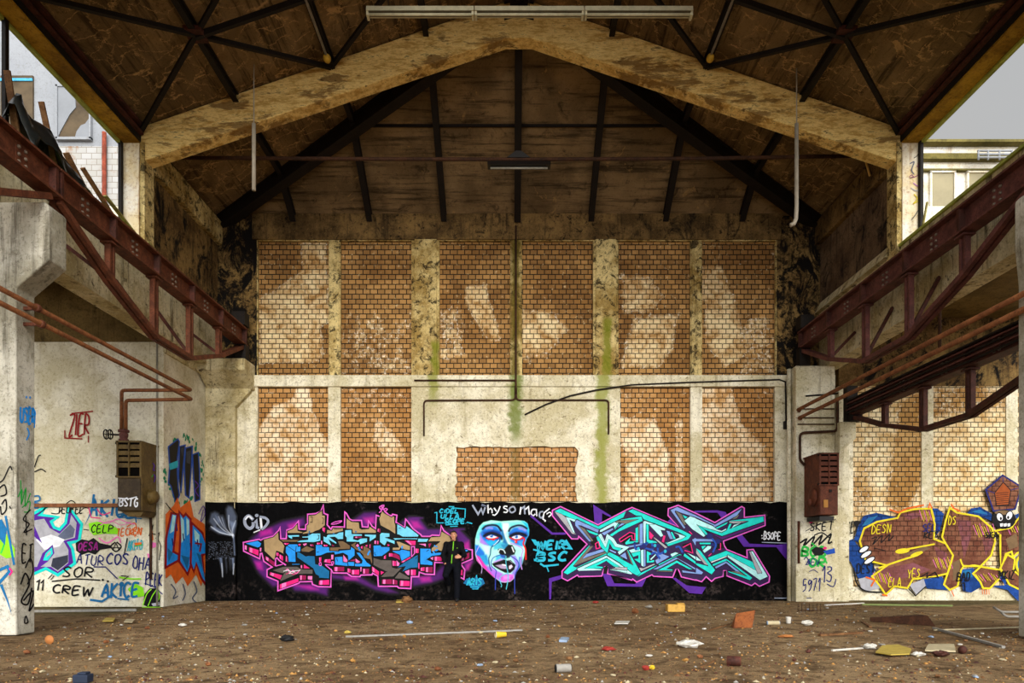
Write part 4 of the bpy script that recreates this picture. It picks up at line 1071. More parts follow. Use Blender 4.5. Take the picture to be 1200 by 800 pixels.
    def finish(s, name, label, cat='graffiti', group=None, parent=None):
        Paint.NEXT[s.key] = s.base + (s.layer + 2)*s.STEP
        o = s.build(name, [PAL[c] for c in s.mats], parent)
        if parent is None: tag(o, label, cat, group)
        return o

# ---- sprayed pictures: a fine mesh on the wall whose paint colour is stored per vertex
import numpy as np
def sprayed_material():
    k = NT('sprayed_paint')
    a = k.n('ShaderNodeAttribute'); a.attribute_name = 'spray'
    n1 = k.noise(9.0, 5, 0.65)
    c = k.mix(k.rng(n1, 0.5, 0.75, 0.0, 0.25), a.outputs['Color'], srgb(30,28,32))
    return k.done(c, 0.6, None, 0.0, 0.12)
m_spray = sprayed_material()
class Spray:
    """soft-edged brushes in picture coordinates, laid on the plane Y=v"""
    def __init__(s, v, x0, y0, x1, y1, step):
        s.v = v; s.nx = int((x1-x0)/step)+1; s.ny = int((y1-y0)/step)+1
        s.X, s.Y = np.meshgrid(x0 + step*np.arange(s.nx), y0 + step*np.arange(s.ny))
        s.C = np.zeros((s.ny, s.nx, 3)) + np.array([5.0, 5.0, 6.0]); s.A = np.zeros((s.ny, s.nx))
    def seg(s, pts, closed):
        d = np.full(s.X.shape, 1e9); n = len(pts)
        for i in range(n if closed else n-1):
            ax, ay = pts[i]; bx, by = pts[(i+1) % n]; vx, vy = bx-ax, by-ay; L = vx*vx+vy*vy + 1e-9
            t = np.clip(((s.X-ax)*vx + (s.Y-ay)*vy)/L, 0, 1)
            d = np.minimum(d, np.hypot(s.X-ax-t*vx, s.Y-ay-t*vy))
        return d
    def lay(s, col, f):
        s.C = s.C*(1-f[..., None]) + np.array(col, float)*f[..., None]; s.A = np.maximum(s.A, f)
    def fall(s, sd, blur):
        t = np.clip(0.5 - sd/(2*max(blur, 0.15)), 0, 1); return t*t*(3-2*t)
    def poly(s, col, pts, blur=1.0, op=1.0, clip=None):
        inside = np.zeros(s.X.shape, bool); n = len(pts); j = n-1
        for i in range(n):
            xi, yi = pts[i]; xj, yj = pts[j]
            c = ((yi > s.Y) != (yj > s.Y)) & (s.X < (xj-xi)*(s.Y-yi)/((yj-yi) if abs(yj-yi) > 1e-9 else 1e-9) + xi)
            inside ^= c; j = i
        d = s.seg(pts, True); sd = np.where(inside, -d, d)
        f = s.fall(sd, blur)*op
        if clip is not None: f = f*clip
        s.lay(col, f); return s.fall(sd, 0.4)
    def line(s, col, pts, w, blur=0.4, op=1.0, taper=None, clip=None):
        f = s.fall(s.seg(pts, False) - w/2, blur)*op
        if clip is not None: f = f*clip
        s.lay(col, f)
    def dot(s, col, x, y, rx, ry, blur=0.4, op=1.0):
        s.lay(col, s.fall((np.hypot((s.X-x)/rx, (s.Y-y)/ry)-1)*min(rx, ry), blur)*op)
    def finish(s, name, label, cat='graffiti', lim=0.03):
        key = ('y', s.v); base = Paint.NEXT.get(key, 0.0055); Paint.NEXT[key] = base + 0.0004
        k = s.v/800.0
        vs = np.stack([(s.X-600)*k, np.full(s.X.shape, s.v-base), CAMZ + (652-s.Y)*k], -1).reshape(-1, 3)
        A = np.maximum(np.maximum(s.A[:-1,:-1], s.A[1:,:-1]), np.maximum(s.A[:-1,1:], s.A[1:,1:])) > lim
        jj, ii = np.nonzero(A); q = jj*s.nx + ii
        F = np.stack([q, q+1, q+s.nx+1, q+s.nx], -1)
        used = np.unique(F); remap = np.zeros(len(vs), int); remap[used] = np.arange(len(used))
        me = bpy.data.meshes.new(name); me.from_pydata(vs[used].tolist(), [], remap[F].tolist())
        c = s.C.reshape(-1, 3)[used]/255.0
        lin = np.where(c <= 0.04045, c/12.92, ((c+0.055)/1.055)**2.4)
        at = me.attributes.new('spray', 'FLOAT_COLOR', 'POINT')
        at.data.foreach_set('color', np.concatenate([lin, np.ones((len(lin), 1))], 1).astype(np.float32).ravel())
        me.materials.append(m_spray); me.update()
        o = bpy.data.objects.new(name, me); COL.objects.link(o)
        return tag(o, label, cat)
def spline(pts, n=6):
    P = [Vector(p) for p in pts]; out = []
    for i in range(len(P)-1):
        p0 = P[max(i-1, 0)]; p1, p2 = P[i], P[i+1]; p3 = P[min(i+2, len(P)-1)]
        for k in range(n):
            t = k/n; q = 0.5*((2*p1)+(p2-p0)*t+(2*p0-5*p1+4*p2-p3)*t*t+(3*p1-p0-3*p2+p3)*t**3); out.append((q.x, q.y))
    out.append(tuple(P[-1])); return out

# black painted dado that carries the murals (paint film on wall and pilaster)
def dadomat():
    k = NT('black_dado_paint')
    n1 = k.noise(2.2, 8, 0.75, dist=0.5); n2 = k.noise(12, 6, 0.7)
    z = k.sep()[2]
    c = k.mix(k.rng(n2, 0.45, 0.7), srgb(4,4,5), srgb(10,10,11))
    f = k.ma('MULTIPLY', k.rng(n1, 0.55, 0.68), k.rng(n2, 0.44, 0.6))
    c = k.mix(k.ma('MULTIPLY', f, 0.55), c, srgb(84,74,74))
    low = k.ma('MULTIPLY', k.rng(z, 0.75, 0.1), k.rng(n1, 0.46, 0.6))
    c = k.mix(k.ma('MULTIPLY', low, k.rng(n2, 0.42, 0.6, 0.0, 0.5)), c, srgb(70,60,56))
    return k.done(c, 0.8, k.bump(n2, 0.3, 0.01), spec=0.06)
m_dado = dadomat()
r5 = random.Random(5)
m = MB()
top = [(wx(px), wz(588.3 + r5.uniform(-0.9, 0.9))) for px in [277.6 + (924-277.6)*i/60 for i in range(61)]]
m.prism([(wx(277.6), 0.0)] + top + [(wx(924), 0.0)], 'y', WALL-0.004, WALL+0.002)
m.build('black_paint', m_dado, wall)
kp = PL/800
m = MB(); m.prism([(XL-0.285, 0), (XL-0.285, CAMZ+(652-588)*kp), (-7.35, CAMZ+(652-588.6)*kp), (-7.02, CAMZ+(652-588)*kp), (-7.0, 0)], 'y', PL-0.004, PL+0.002)
m.build('black_paint', m_dado, bpy.data.objects['pillar_back_left'])
m = MB(); m.box(-7.004, -6.996, PL+0.002, WALL-0.004, 0, 2.5); m.build('black_paint', m_dado, bpy.data.objects['pillar_back_left'])

S = 6.155
# purple spray haze behind piece one
def k4(*pts): return [(240 + x/6.155, 580 + y/6.155) for x, y in pts]
def k5(*pts): return [(400 + x/6.155, 580 + y/6.155) for x, y in pts]
sp = Spray(WALL, 286, 594, 562, 700, 0.9)
PU, PK = (92, 26, 122), (190, 34, 150)
for c, b, p in [(PU,3,k4((330,320),(400,260),(560,190),(715,160),(730,215),(600,270),(560,340),(420,340))), (PU,3,k4((330,440),(430,470),(480,560),(545,650),(490,660),(390,560))), (PU,3,k4((610,640),(790,640),(890,670),(885,725),(800,700),(650,690))),
    (PU,3,k5((-80,570),(140,590),(240,650),(330,660),(410,705),(340,705),(250,685),(100,620),(-60,600))), (PU,2.5,k5((80,180),(165,125),(250,122),(250,205),(150,240))), (PU,2.5,k5((430,200),(490,155),(560,160),(625,245),(745,245),(790,275),(700,310),(580,310),(500,250))),
    (PU,2.5,k5((770,245),(850,245),(925,320),(925,390),(955,480),(890,560),(880,470),(860,400),(830,300))), (PU,3,k5((505,590),(670,575),(745,490),(755,600),(640,635),(520,655))), (PU,1.2,k5((510,160),(590,160),(590,170),(510,170))), (PU,1.2,k5((810,240),(890,240),(890,250),(810,250))),
    (PK,3,k5((500,185),(550,190),(590,240),(520,240))), (PK,3.5,k4((395,255),(480,240),(490,280),(400,300))), (PK,3,k4((600,215),(690,185),(680,225),(610,245))), (PK,3,k4((360,480),(410,480),(420,540),(380,530))), (PK,3,k4((650,650),(760,650),(820,680),(760,680))), (PK,3,k5((160,165),(235,155),(240,200),(180,205))),
    (PK,3,k5((560,590),(640,585),(650,620),(580,625))), (PK,3,k5((860,360),(920,330),(930,390),(880,420))), (PK,3,k5((20,585),(110,590),(120,610),(30,610))), (PK,3,k5((900,500),(940,480),(920,540),(895,540)))]:
    sp.poly(c, p, b, 0.85)
sp.finish('graffiti_haze', 'purple spray haze around the tan and blue lettering')

sp = Spray(PL, 241, 586, 279, 686, 0.5)
def gq(*pts): return [(240 + x/8, 585 + y/8) for x, y in pts]
r6 = random.Random(9)
SMK = (120, 136, 168)
for pts, op in ((gq((60,130),(40,210),(90,270),(150,200),(130,130),(95,115)), .55), (gq((200,90),(205,180),(250,300),(290,250),(300,160),(260,70),(220,60)), .6), (gq((50,270),(130,320),(262,340),(190,300),(100,250)), .75), (gq((100,150),(130,240),(190,300),(150,200)), .6), (gq((140,150),(160,230),(215,290),(190,190),(170,150)), .5), (gq((230,200),(262,330),(275,340),(295,220)), .7)):
    sp.poly(SMK, pts, 2.0, op)
for t, w, op in (((85,180),1.2,.7), ((60,255),1.4,.8), ((130,160),1.0,.6), ((160,170),.9,.5), ((225,150),1.2,.7), ((290,200),1.2,.6)):
    sp.line((200,210,226), spline(gq(t, ((t[0]+262)/2-16, (t[1]+335)/2+14), (264,338))), w, 0.6, op)
sp.dot((236,240,246), *gq((266,342))[0], 1.1, 2.2, 0.8)
sp.line(SMK, spline(gq((270,345),(276,430),(280,520))), 1.6, 1.0, .8)
for i in range(15):
    for j in range(12):
        if r6.random() < 0.75: sp.dot((84,92,112) if r6.random() < .6 else (140,150,170), *gq((45+i*15+r6.uniform(-6,6), 400+j*14+r6.uniform(-4,4)))[0], .55, .40, 0.3, .8)
for x0, x1, y1, w, op in ((150,168,730,3.4,.75), (265,268,705,3.4,.75), (195,205,690,1.8,.35), (235,240,660,2.4,.35), (120,150,640,1.8,.3)):
    sp.poly(SMK, gq((x0-w*4,545),(x0+w*4,545),(x1+6,y1-60),(x1,y1),(x1-8,y1-60)), 1.2, op)
sp.line((226,232,240), gq((160,600),(167,725)), .8, .6, .8); sp.line((226,232,240), gq((275,600),(268,700)), .8, .6, .8)
sp.finish('graffiti_figure', 'ghostly white sprayed fan figure on the black pilaster base')

# ---- piece one: tan, blue and pink lettering
def Q(ox, oy):
    return lambda *pts: [(ox + x/13.3333, oy + y/13.3333) for x, y in pts]
qg, qh, qi, qj, qk, ql = Q(280,590), Q(280,632), Q(370,590), Q(370,632), Q(460,590), Q(460,632)
def k4(*pts): return [(240 + x/6.155, 580 + y/6.155) for x, y in pts]
def k5(*pts): return [(400 + x/6.155, 580 + y/6.155) for x, y in pts]
g = Paint('y', WALL, (0, 0, 1))
OUT = qg((70,605),(320,555),(340,570),(385,545),(540,505),(620,420),(645,365),(655,545),(740,545),(750,410),(850,380),(930,270),(940,395),(1040,400),(1045,330),(1075,310),(1075,165),(1180,157)) + \
  qi((0,155),(80,120),(120,20),(130,150),(190,175),(180,330),(240,400),(260,360),(450,365),(455,130),(480,150),(530,240),(570,260),(715,260),(730,360),(820,365),(825,265),(880,350),(935,390),(945,180),(1020,205),(1035,40),(1080,120),(1140,175),(1190,190)) + \
  qk((0,165),(70,180),(55,290),(190,375),(205,240),(240,280),(320,390),(440,480),(460,510),(580,510),(620,490),(745,495),(760,340),(800,420),(890,490),(1000,640),(1100,700)) + [(553.5,644.2),(553.5,654.7)] + \
  ql((1065,380),(1130,470),(1115,620),(1045,580),(1040,400),(900,370),(660,355),(655,545),(510,540),(420,510),(410,580),(295,580),(285,765),(95,755),(75,730)) + \
  qj((980,730),(970,570),(890,525),(880,550),(705,555),(690,580),(560,575),(490,525),(270,520),(245,470),(235,740),(40,735)) + \
  qh((1150,700),(1140,655),(950,660),(940,680),(610,800),(610,650),(440,580),(440,470),(520,430),(390,340),(360,215),(335,220),(325,300),(75,180))
g.poly('black', OUT); g.line('pink', OUT, 1.5, True)
HOT = [qh(*p) for p in [[(160,120),(310,165),(305,250),(160,190)], [(415,255),(560,355),(555,420),(410,300)], [(585,200),(625,210),(620,260),(585,250)], [(635,230),(690,260),(690,335),(635,290)], [(735,250),(770,280),(770,355),(730,340)], [(490,510),(680,560),(650,625),(480,550)], [(640,700),(935,600),(930,660),(640,770)], [(950,560),(1050,560),(1045,630),(950,630)],
   [(1015,385),(1110,450),(1015,450)], [(930,70),(970,70),(960,95),(930,90)], [(1110,80),(1160,70),(1170,105),(1120,100)], [(700,55),(790,55),(760,80),(720,80)]]] + \
 [qj(*p) for p in [[(55,640),(210,630),(210,705),(50,705)], [(285,430),(445,425),(445,495),(285,495)], [(500,450),(545,460),(545,520),(500,510)], [(560,475),(680,470),(680,550),(560,545)], [(735,455),(835,455),(830,535),(735,530)], [(880,420),(990,500),(985,560),(880,490)], [(1015,490),(1070,510),(1020,550)], [(1040,625),(1190,620),(1190,695),(1035,690)], [(145,310),(235,305),(235,370),(130,350)], [(55,280),(90,275),(85,345),(55,345)],
   [(520,330),(615,305),(610,340)], [(1070,260),(1100,240),(1095,300),(1065,300)], [(1145,215),(1200,215),(1200,265),(1145,265)], [(255,75),(295,100),(265,110)], [(710,110),(735,100),(730,150),(705,130)], [(780,90),(810,80),(805,120),(785,115)], [(840,80),(865,70),(860,140),(840,130)], [(960,20),(985,25),(980,70),(960,70)], [(1120,70),(1160,85),(1130,105)], [(610,-55),(720,-55),(720,-25),(610,-25)], [(20,50),(70,50),(70,75),(20,75)], [(120,80),(190,85),(180,105),(130,105)]]] + \
 [ql(*p) for p in [[(0,220),(60,215),(110,260),(120,320),(60,290),(0,270)], [(0,330),(55,340),(55,410),(0,410)], [(120,640),(270,650),(265,725),(115,725)], [(0,620),(75,640),(75,700),(0,695)], [(285,470),(365,470),(365,555),(285,555)], [(440,440),(500,430),(500,490),(440,490)], [(515,435),(630,425),(625,515),(515,505)], [(655,265),(770,270),(770,335),(655,330)], [(190,15),(360,20),(360,85),(280,85)], [(560,65),(610,60),(575,130)],
   [(360,140),(410,145),(405,210),(360,210)], [(405,360),(425,370),(420,460),(405,450)], [(1070,250),(1200,205),(1200,290),(1070,340)], [(1055,480),(1095,470),(1095,560),(1050,550)], [(130,350),(270,270),(290,285),(160,360)]]] + [qi((970,390),(1010,390),(1010,455),(965,430)), qi((105,360),(150,380),(140,450),(110,420))]
for i, p in enumerate(HOT):
    g.poly(('hot', 'wine', 'hot')[i % 3], p)
    if len(p) == 4:      # stripe of shine in each block
        a, b, c, d = [Vector(q) for q in p]
        g.poly('rose', [tuple(a.lerp(b, .10)), tuple(a.lerp(b, .34)), tuple(d.lerp(c, .34)), tuple(d.lerp(c, .10))])
for p in (qh((95,90),(125,95),(125,165),(95,150)), qh((330,130),(355,130),(350,190),(330,185)), qh((1080,570),(1150,570),(1145,630),(1080,620)), qh((970,400),(990,400),(990,450),(970,440)), qh((1000,70),(1060,55),(1060,80),(1020,100)), qj((245,240),(280,235),(275,310),(245,310)), qj((435,240),(500,320),(495,370),(435,340)), qj((625,295),(700,350),(650,370),(625,350)),
          qj((700,430),(720,430),(715,500),(700,500)), qj((630,90),(660,65),(680,100),(650,120)), qj((920,20),(945,15),(940,70),(920,65)), ql((65,325),(110,370),(100,410),(65,410)), ql((190,500),(265,470),(265,550),(240,555)), ql((590,290),(635,270),(630,320)), ql((410,70),(520,65),(520,110),(490,90)), qj((85,20),(105,20),(105,75),(85,70))):
    g.poly('rose', p)
SHP = [('umber', qg((640,560),(960,565),(900,600),(690,600))), ('tan', qg((390,560),(540,520),(620,440),(630,560),(680,600),(720,660),(700,760)) + qh((710,230),(640,195),(590,180),(560,330),(400,180))), ('tan', qg((755,430),(850,390),(915,310),(925,420),(1000,440),(1040,440),(1045,462),(760,462))),
  ('tan', qg((1090,185),(1195,175)) + qi((0,175),(90,110),(105,100),(110,180),(150,180),(150,340),(60,410),(0,430)) + qg((1150,455),(990,480),(1000,450),(1060,430),(1060,340),(1090,320))), ('tan', qi((180,400),(250,420),(270,380),(430,375),(430,430),(370,440),(290,465),(170,470))),
  ('tan', qi((480,220),(560,280),(680,290),(690,380),(720,400),(830,390),(840,350),(950,420),(945,460),(750,460),(580,465),(570,400),(480,395))), ('tan', qi((990,240),(1035,110),(1080,150),(1190,210)) + qk((0,200),(30,190),(35,290),(50,330),(50,480)) + qi((1160,420),(1010,340))),
  ('sky', qg((760,490),(950,485),(950,520),(840,520),(840,560),(780,530))), ('sky', qg((990,510),(1070,505),(1150,460)) + qi((0,460),(80,460),(80,580),(0,600)) + qg((1180,605),(900,600),(960,570),(1080,560),(1080,535),(990,535))), ('sky', qi((120,500),(160,520),(190,480),(330,470),(370,445),(440,440),(435,555),(350,560),(300,520),(225,525),(330,600),(330,635),(215,570),(250,660),(120,590))),
  ('sky', qi((460,410),(565,405),(570,470),(730,475),(730,505),(600,510),(590,550),(660,570),(700,540),(810,535),(810,600),(690,640),(680,600),(480,595),(480,530),(455,500))), ('sky', qi((765,475),(950,480),(945,530),(840,600),(840,520),(765,510))), ('sky', qi((1000,480),(1030,450),(1160,460),(1160,520),(1090,530),(1190,560)) + qk((40,575),(40,640),(0,620)) + qi((1120,590),(1080,660),(1000,600))),
  ('sky', qk((70,310),(200,385),(220,340),(415,490),(400,520),(160,520),(110,490),(70,480))), ('sky', qk((0,535),(400,537),(395,560),(160,556),(40,570))), ('sky', qk((400,540),(570,545),(540,600),(390,600))),
  ('tan', qk((55,585),(110,590),(280,660),(280,730),(190,720),(130,690),(110,725),(0,728),(0,682),(100,680))), ('tan', qk((600,520),(745,510),(765,430),(890,500),(930,570),(790,690),(780,750),(690,720),(640,760),(600,740),(610,690),(720,610),(740,590),(640,590),(550,595))),
  ('blue', qi((0,640),(105,640),(110,670),(215,675),(220,735),(365,740),(370,730),(545,715),(550,665),(615,710)) + qj((615,250),(510,340),(500,250),(430,210),(300,240),(290,200),(180,210),(80,250),(0,260))), ('umber', qi((340,580),(430,580),(540,650),(540,710),(365,715),(355,740),(220,735),(220,680),(380,675))),
  ('blue', qj((630,200),(690,200),(760,290),(800,350),(870,400),(860,425),(510,420),(300,395),(300,270),(425,260),(430,350),(500,360),(590,350),(620,370),(720,370),(730,330))), ('umber', qi((550,640),(620,600),(650,610),(620,640),(640,680),(740,730),(750,650),(860,710),(870,760)) + qj((890,330),(880,390),(850,310),(750,290),(740,240),(690,190),(630,160),(550,90))),
  ('blue', qj((900,90),(1020,85),(1030,110),(1160,115),(1160,170),(1040,260),(905,265))), ('blue', ql((110,170),(150,150),(280,180),(280,260),(140,340),(110,240),(0,190),(0,175))), ('blue', ql((430,135),(600,140),(610,210),(780,195),(780,240),(620,260),(540,310),(630,350),(630,405),(430,390))), ('blue', ql((1090,160),(1150,150),(1200,170),(1075,225))), ('deep', ql((70,440),(160,370),(400,230),(400,440),(290,445),(150,505),(200,420))),
  ('stone', qj((900,280),(1020,315),(1190,320)) + ql((0,430),(60,450),(160,430),(20,580)) + qj((1010,590),(1100,500),(900,400))), ('stone', ql((40,590),(110,500),(270,590),(270,625),(30,610))), ('blue', qh((100,60),(300,15),(360,60),(340,110),(300,130))), ('blue', qh((735,110),(790,70),(925,70),(930,110),(970,100),(970,190),(890,200),(895,355),(780,350),(770,260),(730,200))),
  ('deep', qh((910,200),(940,190),(1050,260),(1090,250),(1190,255)) + qj((0,380),(100,400),(220,490),(215,610),(50,600),(50,570),(0,545)) + qh((1160,450),(910,280))), ('stone', qh((520,480),(700,420),(910,420),(1000,460),(1160,465),(1160,540),(920,540),(640,660),(700,530),(640,520))), ('umber', qh((975,150),(1060,95),(1195,150),(1100,200),(980,190))), ('blue', qh((830,375),(960,375),(960,395),(830,395))), ('blue', qj((500,345),(610,345),(610,415),(510,415)))]
for c, p in SHP: g.poly(c, p, 'black', 0.9)
for p in (qg((1115,205),(1150,205),(1150,290),(1115,290)), qi((100,220),(125,225),(120,310),(100,310)), qi((970,220),(970,350),(1020,355)), qi((290,395),(410,395)), qi((700,280),(700,380),(740,395)), qi((175,480),(175,520)), qi((30,490),(55,500),(50,550),(20,555)), qk((95,380),(130,385)), qk((640,600),(720,600)), qh((760,100),(880,180)), qh((900,100),(890,200)), qj((20,200),(50,190)), qj((925,200),(925,240),(950,240)), qj((330,290),(345,340)), ql((360,300),(385,275)), ql((530,185),(570,160)), qj((1060,500),(1120,500)), qh((700,540),(740,480))): g.line('black', p, 0.7)
for x, y in ((675,690),(690,720),(845,745),(830,765),(820,790)): g.oval('blue', 370+x/13.33, 590+y/13.33, 1.1, 1.2)
for x, y in ((660,100),(690,110),(640,190),(680,170),(700,160),(650,205),(150,130),(155,110)): g.oval('blue', 460+x/13.33, 632+y/13.33, 1.0, 1.1)
for x, y in ((1105,440),(1095,480),(285,470),(630,440)): g.oval('deep', (280 if x > 1000 else 370)+x/13.33, 590+y/13.33, 0.9, 1.2)
g.curve('rose', qh((730,490),(770,460),(800,520),(850,480),(900,530),(960,470)), 1.0); g.curve('white', qh((700,495),(780,480),(820,500),(880,490),(960,480)), 0.8); g.curve('hot', qh((740,540),(800,520),(860,545),(920,510)), 0.7); g.curve('white', qh((780,470),(810,510),(790,530),(850,520),(870,495)), 0.6)
g.curve('pink', qi((990,140),(1030,110),(1000,60),(1035,30),(1070,30),(1050,90),(1100,75),(1120,95),(1080,120)), 1.1); g.curve('pink', qi((250,315),(310,285),(410,268),(370,300),(280,322)), 1.0, True)
g.line('pink', ql((300,270),(300,110),(345,110),(345,220)), 1.2); g.line('pink', ql((345,220),(300,270)), 1.0); g.line('pink', qh((575,410),(580,300),(600,285),(640,330),(740,400)), 1.5); g.line('pink', qh((575,415),(690,385)), 1.0); g.line('pink', qj((150,390),(275,400)), 1.2); g.line('pink', qj((160,400),(245,470)), 1.2); g.curve('pink', qj((60,370),(85,360),(90,400),(65,400)), 1.0, True); g.curve('pink', qj((255,350),(280,345),(280,380),(255,380)), 1.0, True)
g.finish('graffiti_lettering', 'tan, blue and pink angular graffiti lettering on the black mural wall')

g = Paint('y', WALL, (240, 580, S))
g.curve('smoke', [(352,178),(320,150),(292,175),(297,215),(325,240),(350,225),(352,195)], 22); g.curve('white', [(345,172),(320,152),(294,178)], 10)
g.line('smoke', [(364,200),(376,185),(379,232),(396,238)], 18); g.oval('smoke', 378, 147, 13, 12)
g.line('white', [(405,160),(413,245)], 16); g.curve('smoke', [(398,157),(440,165),(460,190),(440,225),(412,247)], 18); g.line('white', [(355,270),(402,250)], 8)
g.finish('graffiti_tag', 'white bubble tag SID at the left end of the black mural')

# ---- tags around the face
g = Paint('y', WALL, (400, 580, S))
g.text('cyan', 'CIDEL', 708, 128, 26, 32, 8, seed=2); g.text('cyan', 'ULLA.', 718, 168, 30, 34, 8, seed=3); g.text('cyan', 'SEOPE.', 745, 204, 30, 30, 9, seed=4)
g.line('cyan', [(672,128),(690,125),(690,200),(740,200)], 7); g.line('cyan', [(800,92),(895,100),(892,165)], 7); g.line('cyan', [(752,214),(845,210)], 7); g.line('cyan', [(785,226),(840,224)], 6); g.line('cyan', [(775,84),(815,84)], 8); g.line('cyan', [(905,195),(945,205)], 8)
g.finish('graffiti_tag', 'turquoise boxed tag of three lines above the standing person')
g = Paint('y', WALL, (400, 580, S))
g.poly('deep', [(880,635),(905,600),(960,600),(975,575),(985,600),(1020,600),(1035,635),(1010,655),(985,675),(940,672),(930,655)])
g.text('cyan', 'ARIS', 905, 648, 45, 32, 9, seed=6); g.line('cyan', [(930,662),(990,660),(985,676),(945,676)], 6); g.line('cyan', [(975,575),(978,600)], 7)
g.finish('graffiti_tag', 'small turquoise tag low between the standing person and the painted face')

g = Paint('y', WALL, (540, 580, S))
for x0, y0, st in ((0,0,None),):
    g.line('smoke', [(85,72),(125,138),(148,100),(160,136),(176,88)], 13); g.line('slate', [(150,70),(200,85)], 20, False, True)
    g.line('white', [(196,70),(198,132)], 10); g.line('white', [(198,108),(216,96),(226,108),(226,130)], 9)
    g.line('white', [(240,92),(258,118)], 9); g.curve('white', [(284,80),(268,120),(246,144),(228,140)], 9)
    g.curve('white', [(336,82),(318,80),(310,92),(336,108),(330,124),(308,122)], 9); g.curve('smoke', [(372,84),(350,100),(364,126),(392,112),(386,88)], 11, True)
    g.line('white', [(426,140),(434,86)], 11); g.line('smoke', [(436,100),(458,82),(462,138)], 11); g.line('white', [(464,104),(488,84),(494,142)], 10)
    g.curve('white', [(540,104),(516,106),(506,132),(520,148),(538,136)], 10); g.line('white', [(544,100),(548,152)], 9)
    g.curve('smoke', [(594,118),(572,124),(566,150),(580,164),(598,148)], 11); g.line('white', [(640,96),(600,128),(592,172),(612,186)], 9)
    g.curve('white', [(618,138),(640,124),(652,138),(632,158)], 8); g.oval('white', 608, 186, 6, 6)
g.finish('graffiti_writing', 'white sprayed words Why so mad? above the painted face')

sp = Spray(WALL, 549, 604, 626, 702, 0.45)
def F1(*pts): return [(552 + x/16, 600 + y/16) for x, y in pts]
def F2(*pts): return [(552 + x/16, 645 + y/16) for x, y in pts]
head = F1((75,650),(80,500),(110,380),(160,260),(230,190),(380,150),(560,170),(860,150),(1000,165),(1060,210),(1090,330),(1085,430),(1040,500),(1010,600),(1012,720)) + F2((1000,100),(960,250),(850,400),(810,520),(740,580),(640,600),(560,590),(430,500),(300,380),(200,290),(110,190),(80,80))
M = sp.poly((168,240,222), head, 0.5)
def P(c, pts, b=1.6, op=1.0): sp.poly(c, pts, b, op, M)
def L(c, pts, w, b=0.5, op=1.0): sp.line(c, spline(pts), w/16, b, op, None, M)
P((40,196,214), F1((230,235),(560,195),(600,330),(560,300),(480,240),(300,245),(180,330)), 1.6, .9); P((70,206,220), F1((90,480),(130,330),(200,230),(240,250),(180,360),(150,520)), 2.2, .6)
P((0,182,228), F1((950,160),(1060,210),(1095,330),(1085,430),(1050,340),(1000,230)), 1.6, .95); P((20,150,220), F1((1080,380),(1040,500),(1005,620),(960,560),(1020,440)), 1.6, .9); P((60,200,215), F1((700,200),(960,175),(1000,250),(860,235),(740,280)), 1.8, .5)
P((22,118,216), F1((165,410),(225,300),(330,255),(470,265),(560,350),(595,450),(545,560),(400,640),(260,600),(190,490)), 2.0); P((12,44,130), F1((235,380),(400,330),(540,370),(580,470),(510,520),(270,490)), 2.0, .95); P((40,190,226), F1((250,540),(420,520),(520,540),(400,630),(270,590)), 1.8, .75)
P((22,112,214), F1((705,380),(800,290),(950,275),(1050,330),(1085,430),(1020,520),(960,640),(830,600),(740,540)), 2.0); P((10,34,104), F1((715,410),(850,370),(1035,395),(1010,480),(900,520),(740,490)), 2.0, .95); P((60,170,240), F1((880,540),(970,530),(960,630),(900,610)), 1.4, .8)
L((158,146,236), F1((290,302),(340,290),(395,302)), 42, 1.4, .85); L((168,150,236), F1((905,305),(960,312),(1015,342)), 42, 1.4, .85)
P((176,116,222), F1((172,400),(215,490),(330,620),(240,610),(165,570)), 1.6, .9)
P((236,250,240), F1((605,215),(705,215),(690,330),(640,400),(690,550),(740,600),(700,592),(620,440),(592,300)), 1.2)
P((22,96,160), F1((555,300),(600,340),(640,480),(692,600),(640,665),(560,640),(605,520),(575,400)), 1.5, .95); P((60,184,214), F1((430,610),(560,555),(690,610),(680,690),(520,690),(430,700)), 1.5, .9); P((30,110,170), F1((560,600),(690,600),(690,680),(600,690)), 1.6, .6)
P((24,112,214), F1((75,610),(140,620),(250,750),(262,800)) + F2((290,60),(335,250),(260,265),(150,180),(85,60)), 1.8); P((40,180,214), F2((150,100),(260,80),(330,240),(280,280),(200,220)), 1.8, .7); P((214,244,232), F1((210,620),(330,640),(350,780),(280,790)), 2.0, .8)
P((224,52,172), F2((100,80),(160,110),(265,265),(405,395),(480,480),(440,515),(300,395),(200,300),(105,190)), 1.2); P((150,110,222), F2((300,270),(380,320),(470,420),(520,540),(430,460),(300,350)), 1.4, .9)
P((168,104,222), F2((365,290),(420,345),(600,430),(570,590),(470,520),(385,430)), 1.6); P((142,128,226), F2((735,95),(830,90),(890,190),(895,320),(830,480),(760,430),(845,300),(800,180)), 1.6); P((30,80,190), F2((900,120),(960,120),(960,250),(880,380),(850,400),(900,260)), 1.4, .8)
P((206,92,206), F2((545,460),(680,430),(800,450),(805,520),(740,575),(600,592),(540,530)), 1.4); P((236,150,228), F2((600,470),(740,470),(730,530),(610,540)), 1.6, .7); P((70,186,224), F2((480,95),(620,75),(630,160),(450,205)), 1.4); P((24,60,170), F2((540,50),(640,80),(640,150),(560,120)), 1.2, .8)
P((196,148,226), F2((405,215),(560,145),(615,165),(440,232)), 1.0, .95)
P((8,8,12), F1((620,700),(700,605),(775,618),(835,720),(815,790),(720,815),(650,815)), .9); P((8,8,12), F1((505,695),(560,675),(650,715),(660,800),(560,800),(515,745)), .8); P((10,16,40), F2((640,60),(760,60),(720,130),(640,150)), 1.0, .9)
L((206,226,232), F1((515,740),(545,692),(610,712),(640,765)), 22, .5); L((236,238,242), F1((768,655),(800,740)), 24, .5)
